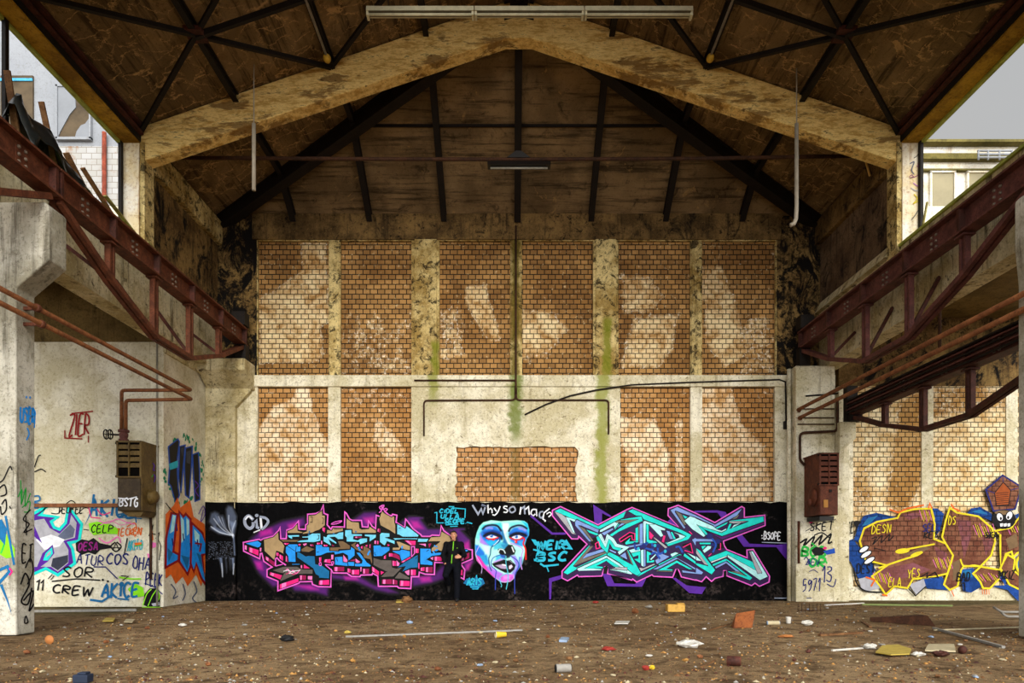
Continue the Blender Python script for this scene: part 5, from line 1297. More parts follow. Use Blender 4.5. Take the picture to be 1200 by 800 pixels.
P((8,7,11), F2((392,245),(480,212),(620,165),(680,188),(740,175),(835,270),(812,352),(740,415),(640,412),(540,362),(440,302)), .6)
P((172,152,186), F2((450,275),(600,250),(660,268),(668,335),(640,345),(560,335)), .7); P((224,206,228), F2((708,285),(760,258),(785,300),(740,345),(708,345)), .6); L((250,244,250), F2((590,262),(650,272)), 22, .6); L((150,140,160), F2((700,170),(780,230)), 12, .5)
for pts in (F1((245,445),(330,400),(420,396),(535,440)), F1((730,455),(820,405),(930,400),(1030,440))): L((6,8,22), pts, 44, 1.0, .95)
L((6,8,22), F1((500,440),(560,450),(575,500)), 40, 1.2, .9); L((14,28,56), F1((220,315),(280,262),(400,240),(500,262),(562,345)), 36, .7); L((14,28,56), F1((710,352),(750,292),(860,250),(960,255),(1042,305)), 34, .7)
P((240,226,232), F1((285,468),(340,440),(400,430),(505,468),(430,492),(330,492)), .3); P((236,230,238), F1((758,472),(800,448),(900,428),(975,466),(900,502),(820,502)), .3)
for x, y in ((385,448), (852,462)):
    sp.dot((34,124,220), *F1((x, y))[0], 1.9, 1.7, .3); sp.dot((6,10,30), *F1((x-4, y-2))[0], .8, .8, .3); sp.dot((250,250,250), *F1((x-14, y-14))[0], .55, .5, .2)
L((214,26,22), F1((290,482),(330,500),(420,502),(505,476)), 24, .4); P((226,20,18), F1((315,492),(350,492),(332,528)), .4); P((226,20,18), F1((382,500),(455,498),(432,534),(395,524)), .4)
L((214,26,22), F1((730,476),(800,512),(900,514),(978,476)), 24, .4); P((226,20,18), F1((812,512),(866,512),(862,580),(824,582)), .4); sp.dot((255,190,180), *F1((828,545))[0], .4, 1.2, .3)
sp.line((222,24,20), spline(F1((960,478),(1000,505),(980,590),(1018,680),(1026,790)) + F2((1028,160))), 1.7, .3)
for pts, w, c in ((F1((540,490),(520,560),(385,655),(362,790)) + F2((335,150),(350,290),(382,372)), 20, (18,70,124)), (F1((160,620),(112,720)) + F2((92,80),(200,285),(195,420)), 12, (196,170,226)), (F1((742,582),(900,642),(972,702)) + F2((955,60),(930,200),(952,345)), 20, (188,136,220)),
    (F2((560,75),(430,125),(382,200),(385,290),(470,372),(460,480),(456,730)), 16, (42,64,176)), (F2((745,100),(868,190),(890,300),(822,470),(820,800)), 16, (42,60,170)), (F2((655,100),(658,250),(692,420),(690,560),(660,720)), 16, (72,190,210)), (F2((682,425),(562,482),(542,560),(572,640),(566,680)), 15, (72,190,210))):
    sp.line(c, spline(pts), w/16, .3)
L((232,240,244), F1((520,520),(470,580),(420,620)), 12, .4)
sp.finish('painted_face', 'turquoise and purple painted face with bloodshot eyes on the black mural', lim=0.12)

g = Paint('y', WALL, (540, 580, S))
g.text('cyan', 'WEIR', 548, 388, 58, 58, 15, 0.0, seed=8); g.poly('cyan', [(508,318),(540,322),(566,368),(536,362)]); g.poly('cyan', [(735,345),(760,318),(782,350),(808,392),(750,388),(775,372)])
g.text('cyan', 'BSC', 545, 474, 62, 78, 16, 0.0, seed=9); g.poly('cyan', [(526,458),(548,462),(546,478),(528,474)]); g.line('cyan', [(572,492),(600,512),(706,500)], 13); g.line('cyan', [(618,512),(634,552)], 9); g.line('cyan', [(522,392),(570,404)], 12)
g.finish('graffiti_tag', 'turquoise two-line tag WEIR BSC right of the painted face')

# ---- piece two: turquoise lettering
qa, qb, qc, qd, qe, qf = Q(645,590), Q(645,630), Q(725,590), Q(725,630), Q(815,590), Q(815,630)
def k6(*pts): return [(640 + x/6.155, 580 + y/6.155) for x, y in pts]
def k7(*pts): return [(780 + x/6.155, 580 + y/6.155) for x, y in pts]
g = Paint('y', WALL, (0, 0, 1))
for p in (qa((665,15),(800,100),(950,195),(930,210),(805,150),(800,290),(740,325),(685,290)), k6((-110,140),(45,270),(140,270),(140,285),(40,285),(-115,155)), k6((20,600),(110,575),(115,600),(40,625),(35,750),(22,750)), k6((405,570),(450,550),(490,635),(640,640),(660,615),(720,600),(690,660),(440,655)), k6((910,600),(930,595),(1010,650),(1110,660),(1150,662),(1120,712),(1030,705)),
          k7((205,113),(370,110),(430,122),(450,160),(400,165),(370,126),(205,125)), k7((500,290),(545,283),(600,350),(795,358),(874,350),(874,475),(795,375),(560,372)), qc((760,280),(800,240),(900,340),(880,350))):
    g.poly('purple', p)
OUT = qa((30,105),(155,45),(740,330),(1195,92)) + qc((205,60),(930,362),(765,185),(770,80),(925,25),(1190,146)) + qe((0,150),(295,295),(715,45),(755,70),(755,215),(1075,180),(1080,340),(430,585),(440,650),(480,715),(800,845)) + \
  qf((795,190),(895,180),(1150,600),(1140,690),(990,755),(920,705),(870,745),(480,590),(475,500),(435,510),(425,600),(300,630),(245,680),(160,605),(90,685),(0,655)) + qd((1195,660),(975,610),(920,475),(890,480),(840,615),(540,600),(515,575),(275,690),(215,640),(200,660),(0,600)) + \
  qb((1195,630),(890,560),(890,440),(870,425),(845,445),(800,595),(440,605),(420,580),(265,670),(180,625),(180,520),(570,100)) + qa((440,510),(430,550),(330,550),(30,190))
g.poly('plum', OUT); g.line('pink', OUT, 1.3, True)
for p in (qa((600,560),(700,520),(760,700),(640,640)), qc((0,560),(165,450),(245,480),(245,570),(110,640),(20,600)), qe((250,560),(420,600),(450,690),(300,720),(260,640)), qc((980,640),(1130,600),(1160,780)), qb((830,460),(880,430),(900,460),(880,560),(820,560)), qf((430,520),(480,510),(480,590),(430,600))): g.poly('black', p)
SHP = [('turq', qa((60,118),(155,75),(745,352),(1180,115),(1140,215),(1000,280),(770,397),(740,395),(410,240),(380,258),(230,190))), ('grey', qa((60,122),(180,165),(240,215),(380,465),(410,480),(335,472))), ('pale', qa((235,205),(395,250),(372,285),(300,252),(385,465),(345,440))), ('plum', qa((303,262),(370,290),(380,370))),
  ('peri', qa((380,285),(410,250),(758,407),(740,455),(480,345),(432,337),(640,592),(600,592),(385,345))), ('olive', qa((437,342),(540,395),(670,580),(642,590))), ('turq', qa((555,402),(752,470),(722,500),(600,455))), ('pale', qa((770,412),(1000,285),(1060,300),(1000,390),(985,345),(800,440),(766,445))), ('peri', qa((790,462),(970,380),(985,402),(840,497))),
  ('peri', qa((1040,380),(1060,345),(1100,310),(1195,285)) + qc((140,298),(0,362))), ('olive', qa((1020,270),(1190,245)) + qc((310,240),(115,318)) + qa((1080,295),(1020,300))), ('turq', qa((915,490)) + qc((120,312),(310,242),(30,262),(20,250),(350,195),(376,268),(0,440)) + qa((960,512))), ('turq', qa((1060,312),(1082,310),(1010,402),(990,402))),
  ('turq', qb((200,540),(600,120),(622,125),(352,440),(400,462),(870,240),(885,258),(412,470),(405,492),(265,575))), ('olive', qb((360,432),(612,130),(672,128),(492,330),(860,215),(880,235),(372,438))), ('peri', qb((490,332),(560,250),(832,165),(852,208),(600,292))), ('olive', qb((880,215),(910,212),(1195,345)) + qd((0,300),(0,290)) + qb((905,232))), ('peri', qb((920,172),(1032,222),(1012,246),(920,202))),
  ('pale', qb((410,482),(870,275),(1195,470)) + qd((0,392),(215,560),(190,570),(0,530)) + qb((880,312),(540,466),(800,490),(790,506),(440,516))), ('turq', qb((890,238),(930,225),(1190,355)) + qd((0,310),(215,425),(125,188),(140,185),(345,550),(290,592),(210,552),(0,380)) + qb((880,268))), ('turq', qb((520,480),(870,322),(900,332),(1085,452),(980,452),(870,360),(720,440),(822,452),(812,476))), ('plum', qb((718,438),(870,362),(988,450),(905,452),(880,430),(840,440))), ('grey', qb((920,482),(1080,458),(1195,460),(1195,505))), ('pale', qb((920,490),(1195,515),(1195,545),(930,500))),
  ('turq', qc((140,117),(215,85),(1000,420),(1132,490),(1080,560),(768,666),(720,610),(990,530),(1050,510),(960,460),(382,246),(352,192),(270,190))), ('plum', qc((150,132),(260,190),(120,222),(62,232))), ('peri', qc((320,322),(375,300),(375,620),(320,640))), ('olive', qc((300,332),(320,322),(320,600),(300,602))), ('turq', qc((255,382),(300,360),(300,600),(260,602))), ('pale', qc((376,282),(402,265),(552,320),(548,352),(422,312),(412,620),(385,622))),
  ('turq', qc((422,322),(465,322),(465,560),(580,590),(600,612),(430,622))), ('pale', qc((470,332),(560,320),(722,390),(720,420),(652,412),(692,500),(650,520))), ('hot', qc((470,422),(545,500),(505,562),(475,540))), ('hot', qc((690,490),(730,500),(702,612),(665,592))), ('pale', qc((820,432),(960,480),(1042,512),(980,552),(740,632),(750,612),(940,530),(930,490))), ('peri', qc((735,420),(790,432),(850,560),(790,552))), ('turq', qc((800,442),(832,440),(890,552),(850,552))), ('black', qc((880,512),(940,530),(890,552))),
  ('grey', qc((530,522),(560,530),(762,680),(722,702),(600,592))), ('turq', qc((90,612),(180,530),(160,590),(300,580),(300,602),(110,642))), ('peri', qc((110,662),(380,620),(382,642),(150,692))), ('peri', qc((1135,562),(1195,530)) + qe((0,545),(280,555),(280,592),(0,592)) + qc((1195,660))),
  ('peri', qc((800,102),(910,50),(1190,178)) + qe((0,182),(295,327),(720,77),(640,190),(290,372),(270,340),(0,215)) + qc((1110,190),(980,150),(880,110),(870,130),(1040,380),(1010,392))), ('olive', qc((878,112),(980,168),(1020,260),(1050,340),(1012,332))), ('turq', qc((985,172),(1075,210),(1030,242))), ('pale', qc((1015,267),(1110,195),(1190,222)) + qe((0,232),(270,352),(330,402),(400,422),(470,387),(480,405),(400,450),(130,372),(20,332),(150,500),(120,520),(0,440)) + qc((1140,400))),
  ('olive', qe((600,212),(680,160),(640,232),(560,250))), ('turq', qe((300,377),(500,282),(480,320),(330,397))), ('violet', qe((150,422),(400,517),(1060,290),(1060,322),(410,562))), ('turq', qe((520,267),(1055,200),(1060,280),(405,507),(150,412),(20,332),(130,372),(400,455),(480,412),(520,312),(560,312),(520,397),(820,282),(700,272),(520,297))), ('grey', qe((510,277),(820,272),(700,302),(590,312),(520,297))), ('pale', qe((590,332),(720,292),(550,387))), ('turq', qe((10,322),(130,402),(190,482),(150,492))),
  ('turq', qe((50,607),(230,607),(230,637),(60,637))), ('turq', qe((80,662),(160,652),(100,722))), ('pale', qe((100,732),(180,657),(240,662),(230,702),(130,772))),
  ('turq', qf((0,160),(70,200),(300,502),(245,572),(0,422),(0,390),(190,442),(0,200))), ('grey', qf((0,172),(190,432),(130,412),(0,242))), ('pale', qf((0,282),(90,362),(0,352))), ('peri', qd((980,502),(1195,540)) + qf((0,462),(115,537),(90,572),(0,562)) + qd((990,542))),
  ('turq', qf((180,312),(470,200),(880,372),(960,522),(500,272),(230,382))), ('white', qf((230,372),(470,282),(490,292),(240,392))), ('pale', qf((490,262),(980,532),(1030,562),(840,222),(820,212),(885,207),(1120,605),(995,662),(490,302))), ('grey', qf((825,212),(850,207),(1030,542),(960,562),(880,362))), ('turq', qf((250,412),(470,322),(880,622),(840,662),(500,532),(500,517),(800,602),(480,357),(270,442))), ('olive', qf((640,522),(680,527),(800,602),(510,517))), ('peri', qf((290,452),(470,362),(690,532),(620,522),(470,397),(310,482))), ('plum', qf((310,492),(460,407),(610,522),(480,502))),
  ('pale', qd((150,192),(260,160),(332,180),(335,205),(190,237))), ('turq', qd((187,242),(335,202),(335,402),(230,332),(300,322),(300,272),(220,302))), ('pale', qd((340,192),(382,180),(385,457),(345,432))), ('peri', qd((385,182),(415,180),(415,442),(385,457))), ('peri', qd((450,162),(790,292),(590,412),(560,350),(640,300))), ('turq', qd((430,202),(530,252),(470,272),(470,362),(550,342),(550,382),(430,392))), ('pale', qd((602,242),(500,352),(480,332),(580,240))), ('grey', qd((310,462),(380,472),(540,402),(572,412),(340,522))), ('turq', qd((300,590),(345,542),(570,432),(600,432),(520,482),(282,612))),
  ('olive', qd((110,192),(130,200),(220,422),(190,402))), ('peri', qd((10,282),(100,222),(132,342))), ('turq', qd((610,412),(940,252),(1000,270),(930,272),(620,432))), ('pale', qd((800,252),(880,222),(932,240),(820,302))), ('peri', qd((525,492),(890,302),(1190,470),(1190,502),(920,332),(900,332),(600,492))), ('olive', qd((570,522),(900,340),(912,350),(612,512),(840,512),(830,532))), ('turq', qd((602,506),(900,352),(1150,492),(1090,492),(900,392),(740,482),(840,492),(830,510))), ('plum', qd((752,482),(900,397),(1070,492),(950,502),(920,475),(880,480))),
  ('turq', qd((1000,282),(1020,240),(1195,370)) + qf((0,420)) + qd((1190,410))), ('pale', qd((1040,222),(1195,292),(1195,345)))]
for c, p in SHP: g.poly(c, p, 'ink', 0.45)
zz = qa((740,510),(790,640),(870,718),(912,560),(990,678),(1095,715)); g.line('ink', zz, 5.2); g.line('turq', zz, 4.4)
zz = qa((765,480),(852,640),(892,510),(965,560),(1022,650),(1180,688),(1060,775)); g.line('ink', zz, 4.4); g.line('pale', zz, 3.6); g.line('grey', qa((775,490),(850,620),(885,520)), 0.8)
for p in (qd((240,80),(262,180),(330,130),(440,80),(400,150),(520,180),(510,80)), qd((600,100),(622,250),(740,190),(690,240)), qd((880,150),(940,140),(1000,250)), qe((200,500),(260,560),(310,640),(260,760)), qd((500,260),(560,230),(640,330))): g.curve('royal', p, 2.2)
for o, x, y, r in ((qd,250,85,2), (qd,390,130,3.2), (qd,520,150,2), (qd,610,130,2.6), (qd,760,180,2.6), (qd,800,290,1.8), (qd,1000,240,1.6), (qe,210,510,4), (qe,340,590,3.2), (qd,330,140,2.2), (qe,260,640,2.6)):
    (px, py), = o((x, y)); g.oval('navy', px, py, r, r*0.8, 0.4)
for o, x, y in ((qd,560,120), (qd,720,210), (qd,300,170)):
    (px, py), = o((x, y)); g.oval('cyan', px, py, 1.6, 2.0)
for p in (qa((700,625),(745,595),(770,690),(712,705)),): g.line('hot', p, 1.1, True)
for p in (qc((20,600),(5,555),(165,447),(245,468),(245,570),(205,560),(200,500),(160,510),(20,600)), qc((995,682),(1115,620),(1150,770),(1020,730)), qe((380,615),(380,715),(345,715)), qc((1090,430),(1140,480)), qf((190,285),(240,245))): g.line('hot', p, 1.0)
g.finish('graffiti_lettering', 'turquoise and lavender angular graffiti lettering outlined pink, right of the painted face')

g = Paint('y', WALL, (780, 580, S))
g.text('white', 'BSOPE', 702, 318, 52, 25, 6.5, 0.04, seed=12); g.line('smoke', [(688,340),(868,346)], 6); g.oval('white', 688, 292, 4, 4); g.oval('white', 690, 310, 4, 4)
g.finish('graffiti_tag', 'small white tag BSOPE right of the turquoise lettering')
g = Paint('y', WALL, (780, 580, S))
g.line('smoke', [(778,741),(865,741),(880,722),(880,618)], 7); g.finish('graffiti_line', 'thin pale blue corner line at the lower right end of the mural')

# ---- left aisle wall, picture crop origin (30,560)
AW = 15.2
def LA(): return Paint('y', AW, (30, 560, 5.0))
g = LA()
X1 = [(40,212),(140,156),(85,215),(190,228),(152,255),(168,288),(200,300),(235,262),(252,165),(330,270),(316,368),(256,380),(276,412),(290,500),(190,568),(120,530),(40,565)]
g.poly('purple', X1); g.poly('grey', [(40,250),(110,238),(142,292),(200,326),(258,268),(268,215),(300,262),(290,348),(222,368),(252,420),(252,496),(190,548),(150,520),(40,520)]); g.poly('slate', [(190,340),(262,270),(290,300),(280,345),(222,362)]); g.poly('white', [(60,360),(150,330),(230,360),(200,400),(110,420)]); g.poly('dim', [(160,470),(250,450),(250,492),(190,540),(150,516)])
g.poly('purple', [(50,275),(98,382),(50,340)]); g.poly('purple', [(60,540),(100,440),(160,390),(170,440),(130,490)]); g.poly('turq', [(104,482),(118,440),(156,405),(160,442),(132,482)]); g.poly('grey', [(120,465),(130,440),(148,425),(148,445)])
g.line('turq', X1, 17, True)
g.finish('graffiti_lettering', 'silver X shaped graffiti with turquoise outline behind the left pillar')
for fn, lab in [
  (lambda g: (g.curve('ink', [(150,205),(190,208),(215,175),(200,150)], 6), g.text('ink', 'TEUFEL', 188, 208, 42, 26, 6, -0.02, seed=21), g.curve('ink', [(240,150),(268,132),(292,150),(270,185)], 6), g.curve('ink', [(310,205),(345,175),(372,178)], 5)), 'black handwritten tag above the silver X graffiti'),
  (lambda g: (g.text('steelblue', 'AKICE', 375, 228, 105, 62, 13, -0.02, seed=22), g.line('steelblue', [(402,95),(385,200),(345,282)], 14, False, True), g.line('steelblue', [(530,215),(620,202),(560,232),(650,228)], 10), g.line('steelblue', [(640,200),(650,262)], 7), g.line('steelblue', [(622,232),(682,238)], 7), g.line('hot', [(370,170),(385,230),(440,235)], 6), g.curve('hot', [(420,180),(450,215),(500,200)], 6)), 'upper blue tag AKICE beside the olive heater'),
  (lambda g: (g.poly('lime', [(370,265),(420,255),(500,270),(545,300),(540,330),(460,325),(400,335),(378,310)]), g.text('ink', 'CELP', 385, 318, 42, 34, 6, seed=23), g.line('ink', [(340,300),(372,305)], 5)), 'lime green tag with black letters on the left aisle wall'),
  (lambda g: (g.text('orange', 'TECKEN', 535, 338, 42, 25, 6, -0.05, seed=24), g.curve('orange', [(595,285),(640,262),(648,300),(610,330)], 6), g.curve('orange', [(640,345),(665,305),(690,298)], 5)), 'orange handwritten tag on the left aisle wall'),
  (lambda g: (g.curve('rose', [(430,250),(480,265),(540,240),(600,262),(640,270)], 6), g.curve('rose', [(440,275),(500,250),(560,275),(620,255)], 4), g.curve('rose', [(430,350),(480,380),(540,345),(560,380)], 8)), 'pink sprayed scribble under the blue tag'),
  (lambda g: (g.poly('ink', [(295,380),(330,358),(372,366),(400,350),(436,380),(500,394),(504,410),(440,420),(410,448),(370,436),(330,450),(298,425)]), g.text('magenta', 'OESA', 310, 422, 44, 30, 7, seed=25), g.curve('ink', [(528,375),(502,400),(530,430),(562,402),(535,374)], 8), g.line('ink', [(512,425),(532,380),(550,425)], 6), g.line('ink', [(510,408),(556,408)], 5), g.line('ink', [(580,445),(598,350)], 7)), 'black cloud tag with magenta letters and circled A'),
  (lambda g: (g.text('navy', 'ATUR', 300, 500, 55, 42, 6, 0.1, seed=26), g.text('navy', 'COS', 475, 505, 62, 46, 8, seed=27), g.text('navy', 'OHA', 630, 532, 75, 36, 7, 0.1, seed=28), g.line('navy', [(400,520),(470,520),(540,590)], 7)), 'navy blue handwriting COS OHA across the left aisle wall'),
  (lambda g: (g.text('ink', 'SOR', 215, 580, 58, 66, 8, 0.0, seed=29), g.line('ink', [(155,605),(300,590),(440,598)], 8), g.text('ink', 'CREW', 160, 672, 48, 58, 9, 0.08, seed=30), g.line('ink', [(135,590),(160,562)], 5), g.line('ink', [(150,596),(170,570)], 5), g.oval('ink', 455, 596, 7, 7), g.oval('ink', 485, 604, 7, 6)), 'black tag SOR CREW low on the left aisle wall'),
  (lambda g: g.text('ink', '11', 62, 662, 66, 50, 8, seed=31), 'black number 11 low beside the left pillar'),
  (lambda g: (g.curve('lime', [(550,580),(620,590),(680,590)], 9), g.poly('lime', [(600,650),(640,615),(690,640),(700,690),(640,700)]), g.text('steelblue', 'AKICE', 450, 700, 78, 50, 12, -0.04, seed=32), g.line('steelblue', [(380,712),(450,722),(500,690)], 13), g.oval('steelblue', 565, 622, 14, 16), g.line('steelblue', [(540,705),(610,712)], 9), g.line('ink', [(560,572),(606,575),(570,600)], 6)), 'lower blue tag AKICE with lime shading near the floor'),
  (lambda g: (g.text('navy', 'PEEK', 705, 625, 70, 26, 7, 0.12, seed=33), g.line('navy', [(700,615),(760,640),(805,680)], 6)), 'small navy tag beside the corner conduit'),
  (lambda g: (g.poly('ink', [(690,740),(700,680),(730,645),(775,645),(792,690),(790,752),(720,756)]), g.curve('lime', [(690,745),(712,680),(740,650)], 6), g.curve('lime', [(720,748),(745,690),(772,650)], 5), g.curve('lime', [(765,740),(785,700),(780,660)], 5), g.line('lime', [(685,756),(792,756)], 6), g.poly('grey', [(740,735),(785,725),(788,745),(750,750)])), 'dark graffiti blob with lime lines in the aisle corner by the floor'),
  (lambda g: (g.poly('orange', [(728,310),(745,305),(752,360),(735,380)]), g.poly('rose', [(735,375),(775,380),(780,400),(745,410)]), g.curve('ink', [(725,340),(750,275),(742,320),(765,330)], 6), g.curve('ink', [(765,355),(785,320),(780,360),(795,400),(785,480)], 5), g.poly('rose', [(715,440),(745,450),(740,470),(720,465)])), 'small orange and pink tag right of the drain pipe'),
  (lambda g: (g.text('teal', 'AKITO', 600, 425, 60, 20, 5, -0.06, seed=35), g.poly('orange', [(640,380),(685,375),(680,395),(645,398)]), g.curve('green', [(640,400),(690,390)], 6)), 'small teal tag with orange dash left of the drain pipe'),
  (lambda g: (g.curve('steelblue', [(40,110),(80,105),(85,130),(50,140),(90,155),(70,175),(40,172)], 9),), 'blue sprayed 3 at the edge of the left pillar'),
]:
    g = LA(); fn(g); g.finish('graffiti_tag', lab)
g = Paint('y', AW, (0, 430, 2.424)); g.text('darkred', 'ZIER', 197, 192, 58, 18, 4, -0.02, seed=36); g.line('darkred', [(186,180),(186,202),(236,204)], 3.5); g.line('darkred', [(205,132),(266,126)], 3.5); g.line('darkred', [(253,195),(253,215)], 3)
g.finish('graffiti_tag', 'red boxed tag ZIER high on the white aisle wall')
g = Paint('y', AW, (0, 430, 2.424)); g.curve('ink', [(100,285),(110,255),(118,250)], 3); g.curve('ink', [(100,298),(118,290),(132,298)], 3); g.finish('graffiti_tag', 'small black flick beside the left pillar above the rusty rail')
g = Paint('y', 14.48, (120, 420, 4.21), base=0.012)
g.text('white', 'BSTG', 84, 728, 38, 24, 6, 0.02, seed=37); g.line('white', [(78,688),(130,692),(172,682)], 5); g.finish('graffiti_tag', 'white tag BSTG on the front of the olive heater', group=None)
g = Paint('x', -7.86, (120, 420, 4.21), 1, 0.012)
g.curve('purple', [(246,515),(254,530),(248,548),(258,552)], 5); g.curve('purple', [(250,570),(258,585),(252,610)], 5); g.line('green', [(240,585),(248,572)], 4); g.finish('graffiti_tag', 'small purple squiggle on the side of the olive heater')

# ---- return wall facing the hall
def RW(): return Paint('x', XL-0.29, (180, 490, 3.558), 1)
g = RW()
r7 = random.Random(4)
for i in range(46):
    a = r7.random()*6.28; x = 125 + 76*math.cos(a) + r7.uniform(-7,7); y = 218 + 138*math.sin(a) + r7.uniform(-10,10)
    g.oval('forest', x, y, r7.uniform(2,6), r7.uniform(4,12), r7.uniform(-.4,.4), n=8)
for p in ([(60,118),(100,86),(106,98),(96,182),(101,290),(106,320),(91,356),(70,282),(60,270),(65,200)], [(106,118),(130,111),(126,162),(112,312),(102,240)], [(131,124),(160,116),(156,202),(146,332),(131,320),(126,202)], [(160,152),(185,142),(190,222),(191,338),(171,346),(165,252)]):
    g.poly('ink', p, 'royal', 5)
g.poly('dim', [(134,140),(154,132),(150,190),(136,185)]); g.poly('dim', [(110,125),(124,120),(118,160)]); g.poly('teal', [(62,190),(100,175),(98,205),(66,215)]); g.curve('purple', [(170,260),(185,280),(172,300),(186,325)], 4)
g.finish('graffiti_lettering', 'black barred graffiti with green splatter high on the left return wall')
g = RW()
g.poly('orange', [(48,400),(80,365),(98,330),(110,372),(150,340),(158,375),(165,410),(210,440),(224,470),(225,640),(196,700),(175,650),(140,700),(120,660),(90,690),(70,650),(48,668)])
for p in ([(72,395),(98,400),(88,480),(80,556),(104,568),(102,592),(48,622),(50,500)], [(104,388),(122,410),(132,398),(152,420),(156,604),(140,650),(104,596),(110,480)], [(158,436),(202,478),(218,520),(222,566),(200,570),(218,690),(196,664),(176,606),(166,640),(152,606)]):
    g.poly('blue', p, 'darkred', 9)
for p in ([(78,402),(90,406),(82,470),(66,480)], [(112,410),(124,424),(128,500),(114,520)], [(134,414),(146,426),(146,480),(136,490)], [(166,460),(190,486),(188,520),(170,510)]): g.poly('pale', p)
for p in ([(56,540),(78,560),(60,600)], [(112,570),(148,580),(138,630)], [(176,560),(196,570),(206,640)]): g.poly('steelblue', p)
for x, y in ((92,440),(120,480),(150,520),(75,500),(180,505)): g.line('navy', [(x,y),(x+4,y+30)], 5)
g.line('darkred', [(170,520),(196,524),(190,556)], 7)
for p in ([(70,690),(90,720),(80,750),(100,740)], [(120,690),(130,730),(118,760)], [(165,680),(178,720),(160,750),(180,770)]): g.curve('slate', p, 5)
g.finish('graffiti_lettering', 'blue lettering on orange spray on the left return wall above the floor')
g = RW(); g.curve('purple', [(185,400),(205,365),(212,400),(195,430),(205,380)], 3); g.curve('ink', [(48,352),(70,380),(92,400)], 3.5); g.finish('graffiti_tag', 'thin purple scrawl beside the orange graffiti on the return wall')

# ---- left pillar
g = Paint('x', -7.05, (0, 440, 2.617), 1)
g.text('blue', 'USER', 62, 142, 44, 12, 5, 0.1, 0.05, seed=41); g.oval('blue', 80, 66, 2.5, 4); g.oval('blue', 91, 67, 2.5, 4); g.curve('blue', [(82,160),(88,178),(80,198)], 4); g.curve('blue', [(96,140),(106,110),(104,160)], 4)
g.finish('graffiti_tag', 'blue tag USER high on the left pillar')
g = Paint('x', -7.05, (0, 440, 2.617), 1)
g.curve('green', [(54,372),(66,350),(64,395),(78,345),(76,400),(92,360)], 3.5); g.line('green', [(62,320),(64,385)], 3); g.curve('green', [(66,405),(90,385),(86,415),(72,418)], 3); g.finish('graffiti_tag', 'green scribble at mid height on the left pillar')
g = Paint('x', -7.05, (0, 440, 2.617), 1)
g.curve('ink', [(92,410),(70,440),(88,455),(72,480),(98,470)], 4); g.line('ink', [(78,430),(80,490)], 3.5); g.text('ink', 'ET', 66, 570, 52, 18, 4, 0.0, seed=43); g.curve('ink', [(76,590),(92,560),(100,600),(82,640)], 4); g.curve('ink', [(62,640),(76,606),(88,640),(64,690),(84,700),(96,650)], 5); g.curve('ink', [(70,690),(100,660),(88,720),(102,700)], 5); g.curve('ink', [(78,735),(84,755),(74,758),(76,738)], 4)
g.finish('graffiti_tag', 'column of black scrawls low on the left pillar')
g = Paint('y', 9.70, (0, 440, 2.617))
g.curve('ink', [(-10,330),(10,320),(30,280),(38,290)], 4); g.curve('ink', [(-6,350),(14,335),(20,362),(2,370)], 4.5); g.curve('ink', [(6,395),(18,380),(20,410),(6,425),(2,400)], 4.5); g.line('ink', [(30,400),(34,408)], 4)
g.finish('graffiti_tag', 'black looping tag on the front of the left pillar')
g = Paint('y', 9.70, (0, 440, 2.617))
g.poly('lime', [(-12,470),(10,455),(26,500),(46,530),(46,556),(20,560),(-12,540)]); g.curve('green', [(-6,470),(16,500),(4,545)], 5); g.poly('steelblue', [(-12,450),(6,440),(22,470),(16,520),(0,500)]); g.line('steelblue', [(18,430),(44,580)], 7); g.line('steelblue', [(-10,600),(24,585),(30,600),(-6,640)], 9); g.line('steelblue', [(4,640),(24,690),(36,730)], 9, False, True); g.line('hot', [(30,590),(38,600),(30,612)], 5)
g.finish('graffiti_lettering', 'lime and blue graffiti cut by the left picture edge on the pillar')

# ---- right pilaster
def RP(): return Paint('y', PF, (915, 480, 3.333))
for fn, lab in [
  (lambda g: (g.oval('hot', 117, 436, 9, 8, n=7), g.text('ink', 'SKET', 112, 472, 30, 24, 4, -0.06, seed=51), g.line('ink', [(96,474),(130,455),(215,428)], 3)), 'black tag with pink dot under the rusted heater'),
  (lambda g: (g.curve('ink', [(75,520),(100,505),(90,530),(130,495),(120,530),(160,490),(150,525),(195,485),(185,520),(200,515)], 7), g.curve('ink', [(130,490),(160,480),(190,500)], 5)), 'thick black scribble on the right pilaster'),
  (lambda g: (g.text('green', 'BOB', 80, 572, 36, 34, 8, -0.02, seed=53), g.text('green', 'OR', 108, 612, 34, 36, 8, seed=54), g.line('green', [(120,520),(150,545),(180,600)], 6), g.poly('ink', [(118,548),(135,535),(160,538),(178,552),(160,568),(132,570)]), g.oval('hot', 172, 540, 8, 6, n=7), g.poly('royal', [(165,552),(190,545),(210,540),(212,560),(180,566)])), 'green tag around a black blob on the right pilaster'),
  (lambda g: (g.text('navy', '13', 160, 672, 62, 30, 4, seed=55), g.curve('navy', [(180,680),(205,690),(215,660)], 4)), 'navy number 13 on the right pilaster'),
  (lambda g: (g.text('navy', '5971', 84, 708, 46, 20, 3.5, seed=56), g.line('navy', [(100,735),(120,735)], 3)), 'thin navy digits low on the right pilaster'),
  (lambda g: (g.curve('navy', [(90,585),(100,575),(110,600),(95,605)], 3.5), g.text('navy', 'AEV', 100, 605, 22, 18, 3, seed=57), g.curve('navy', [(110,632),(128,625),(145,636)], 3)), 'faint navy scrawl between the green tag and the digits'),
]:
    g = RP(); fn(g); g.finish('graffiti_tag', lab)

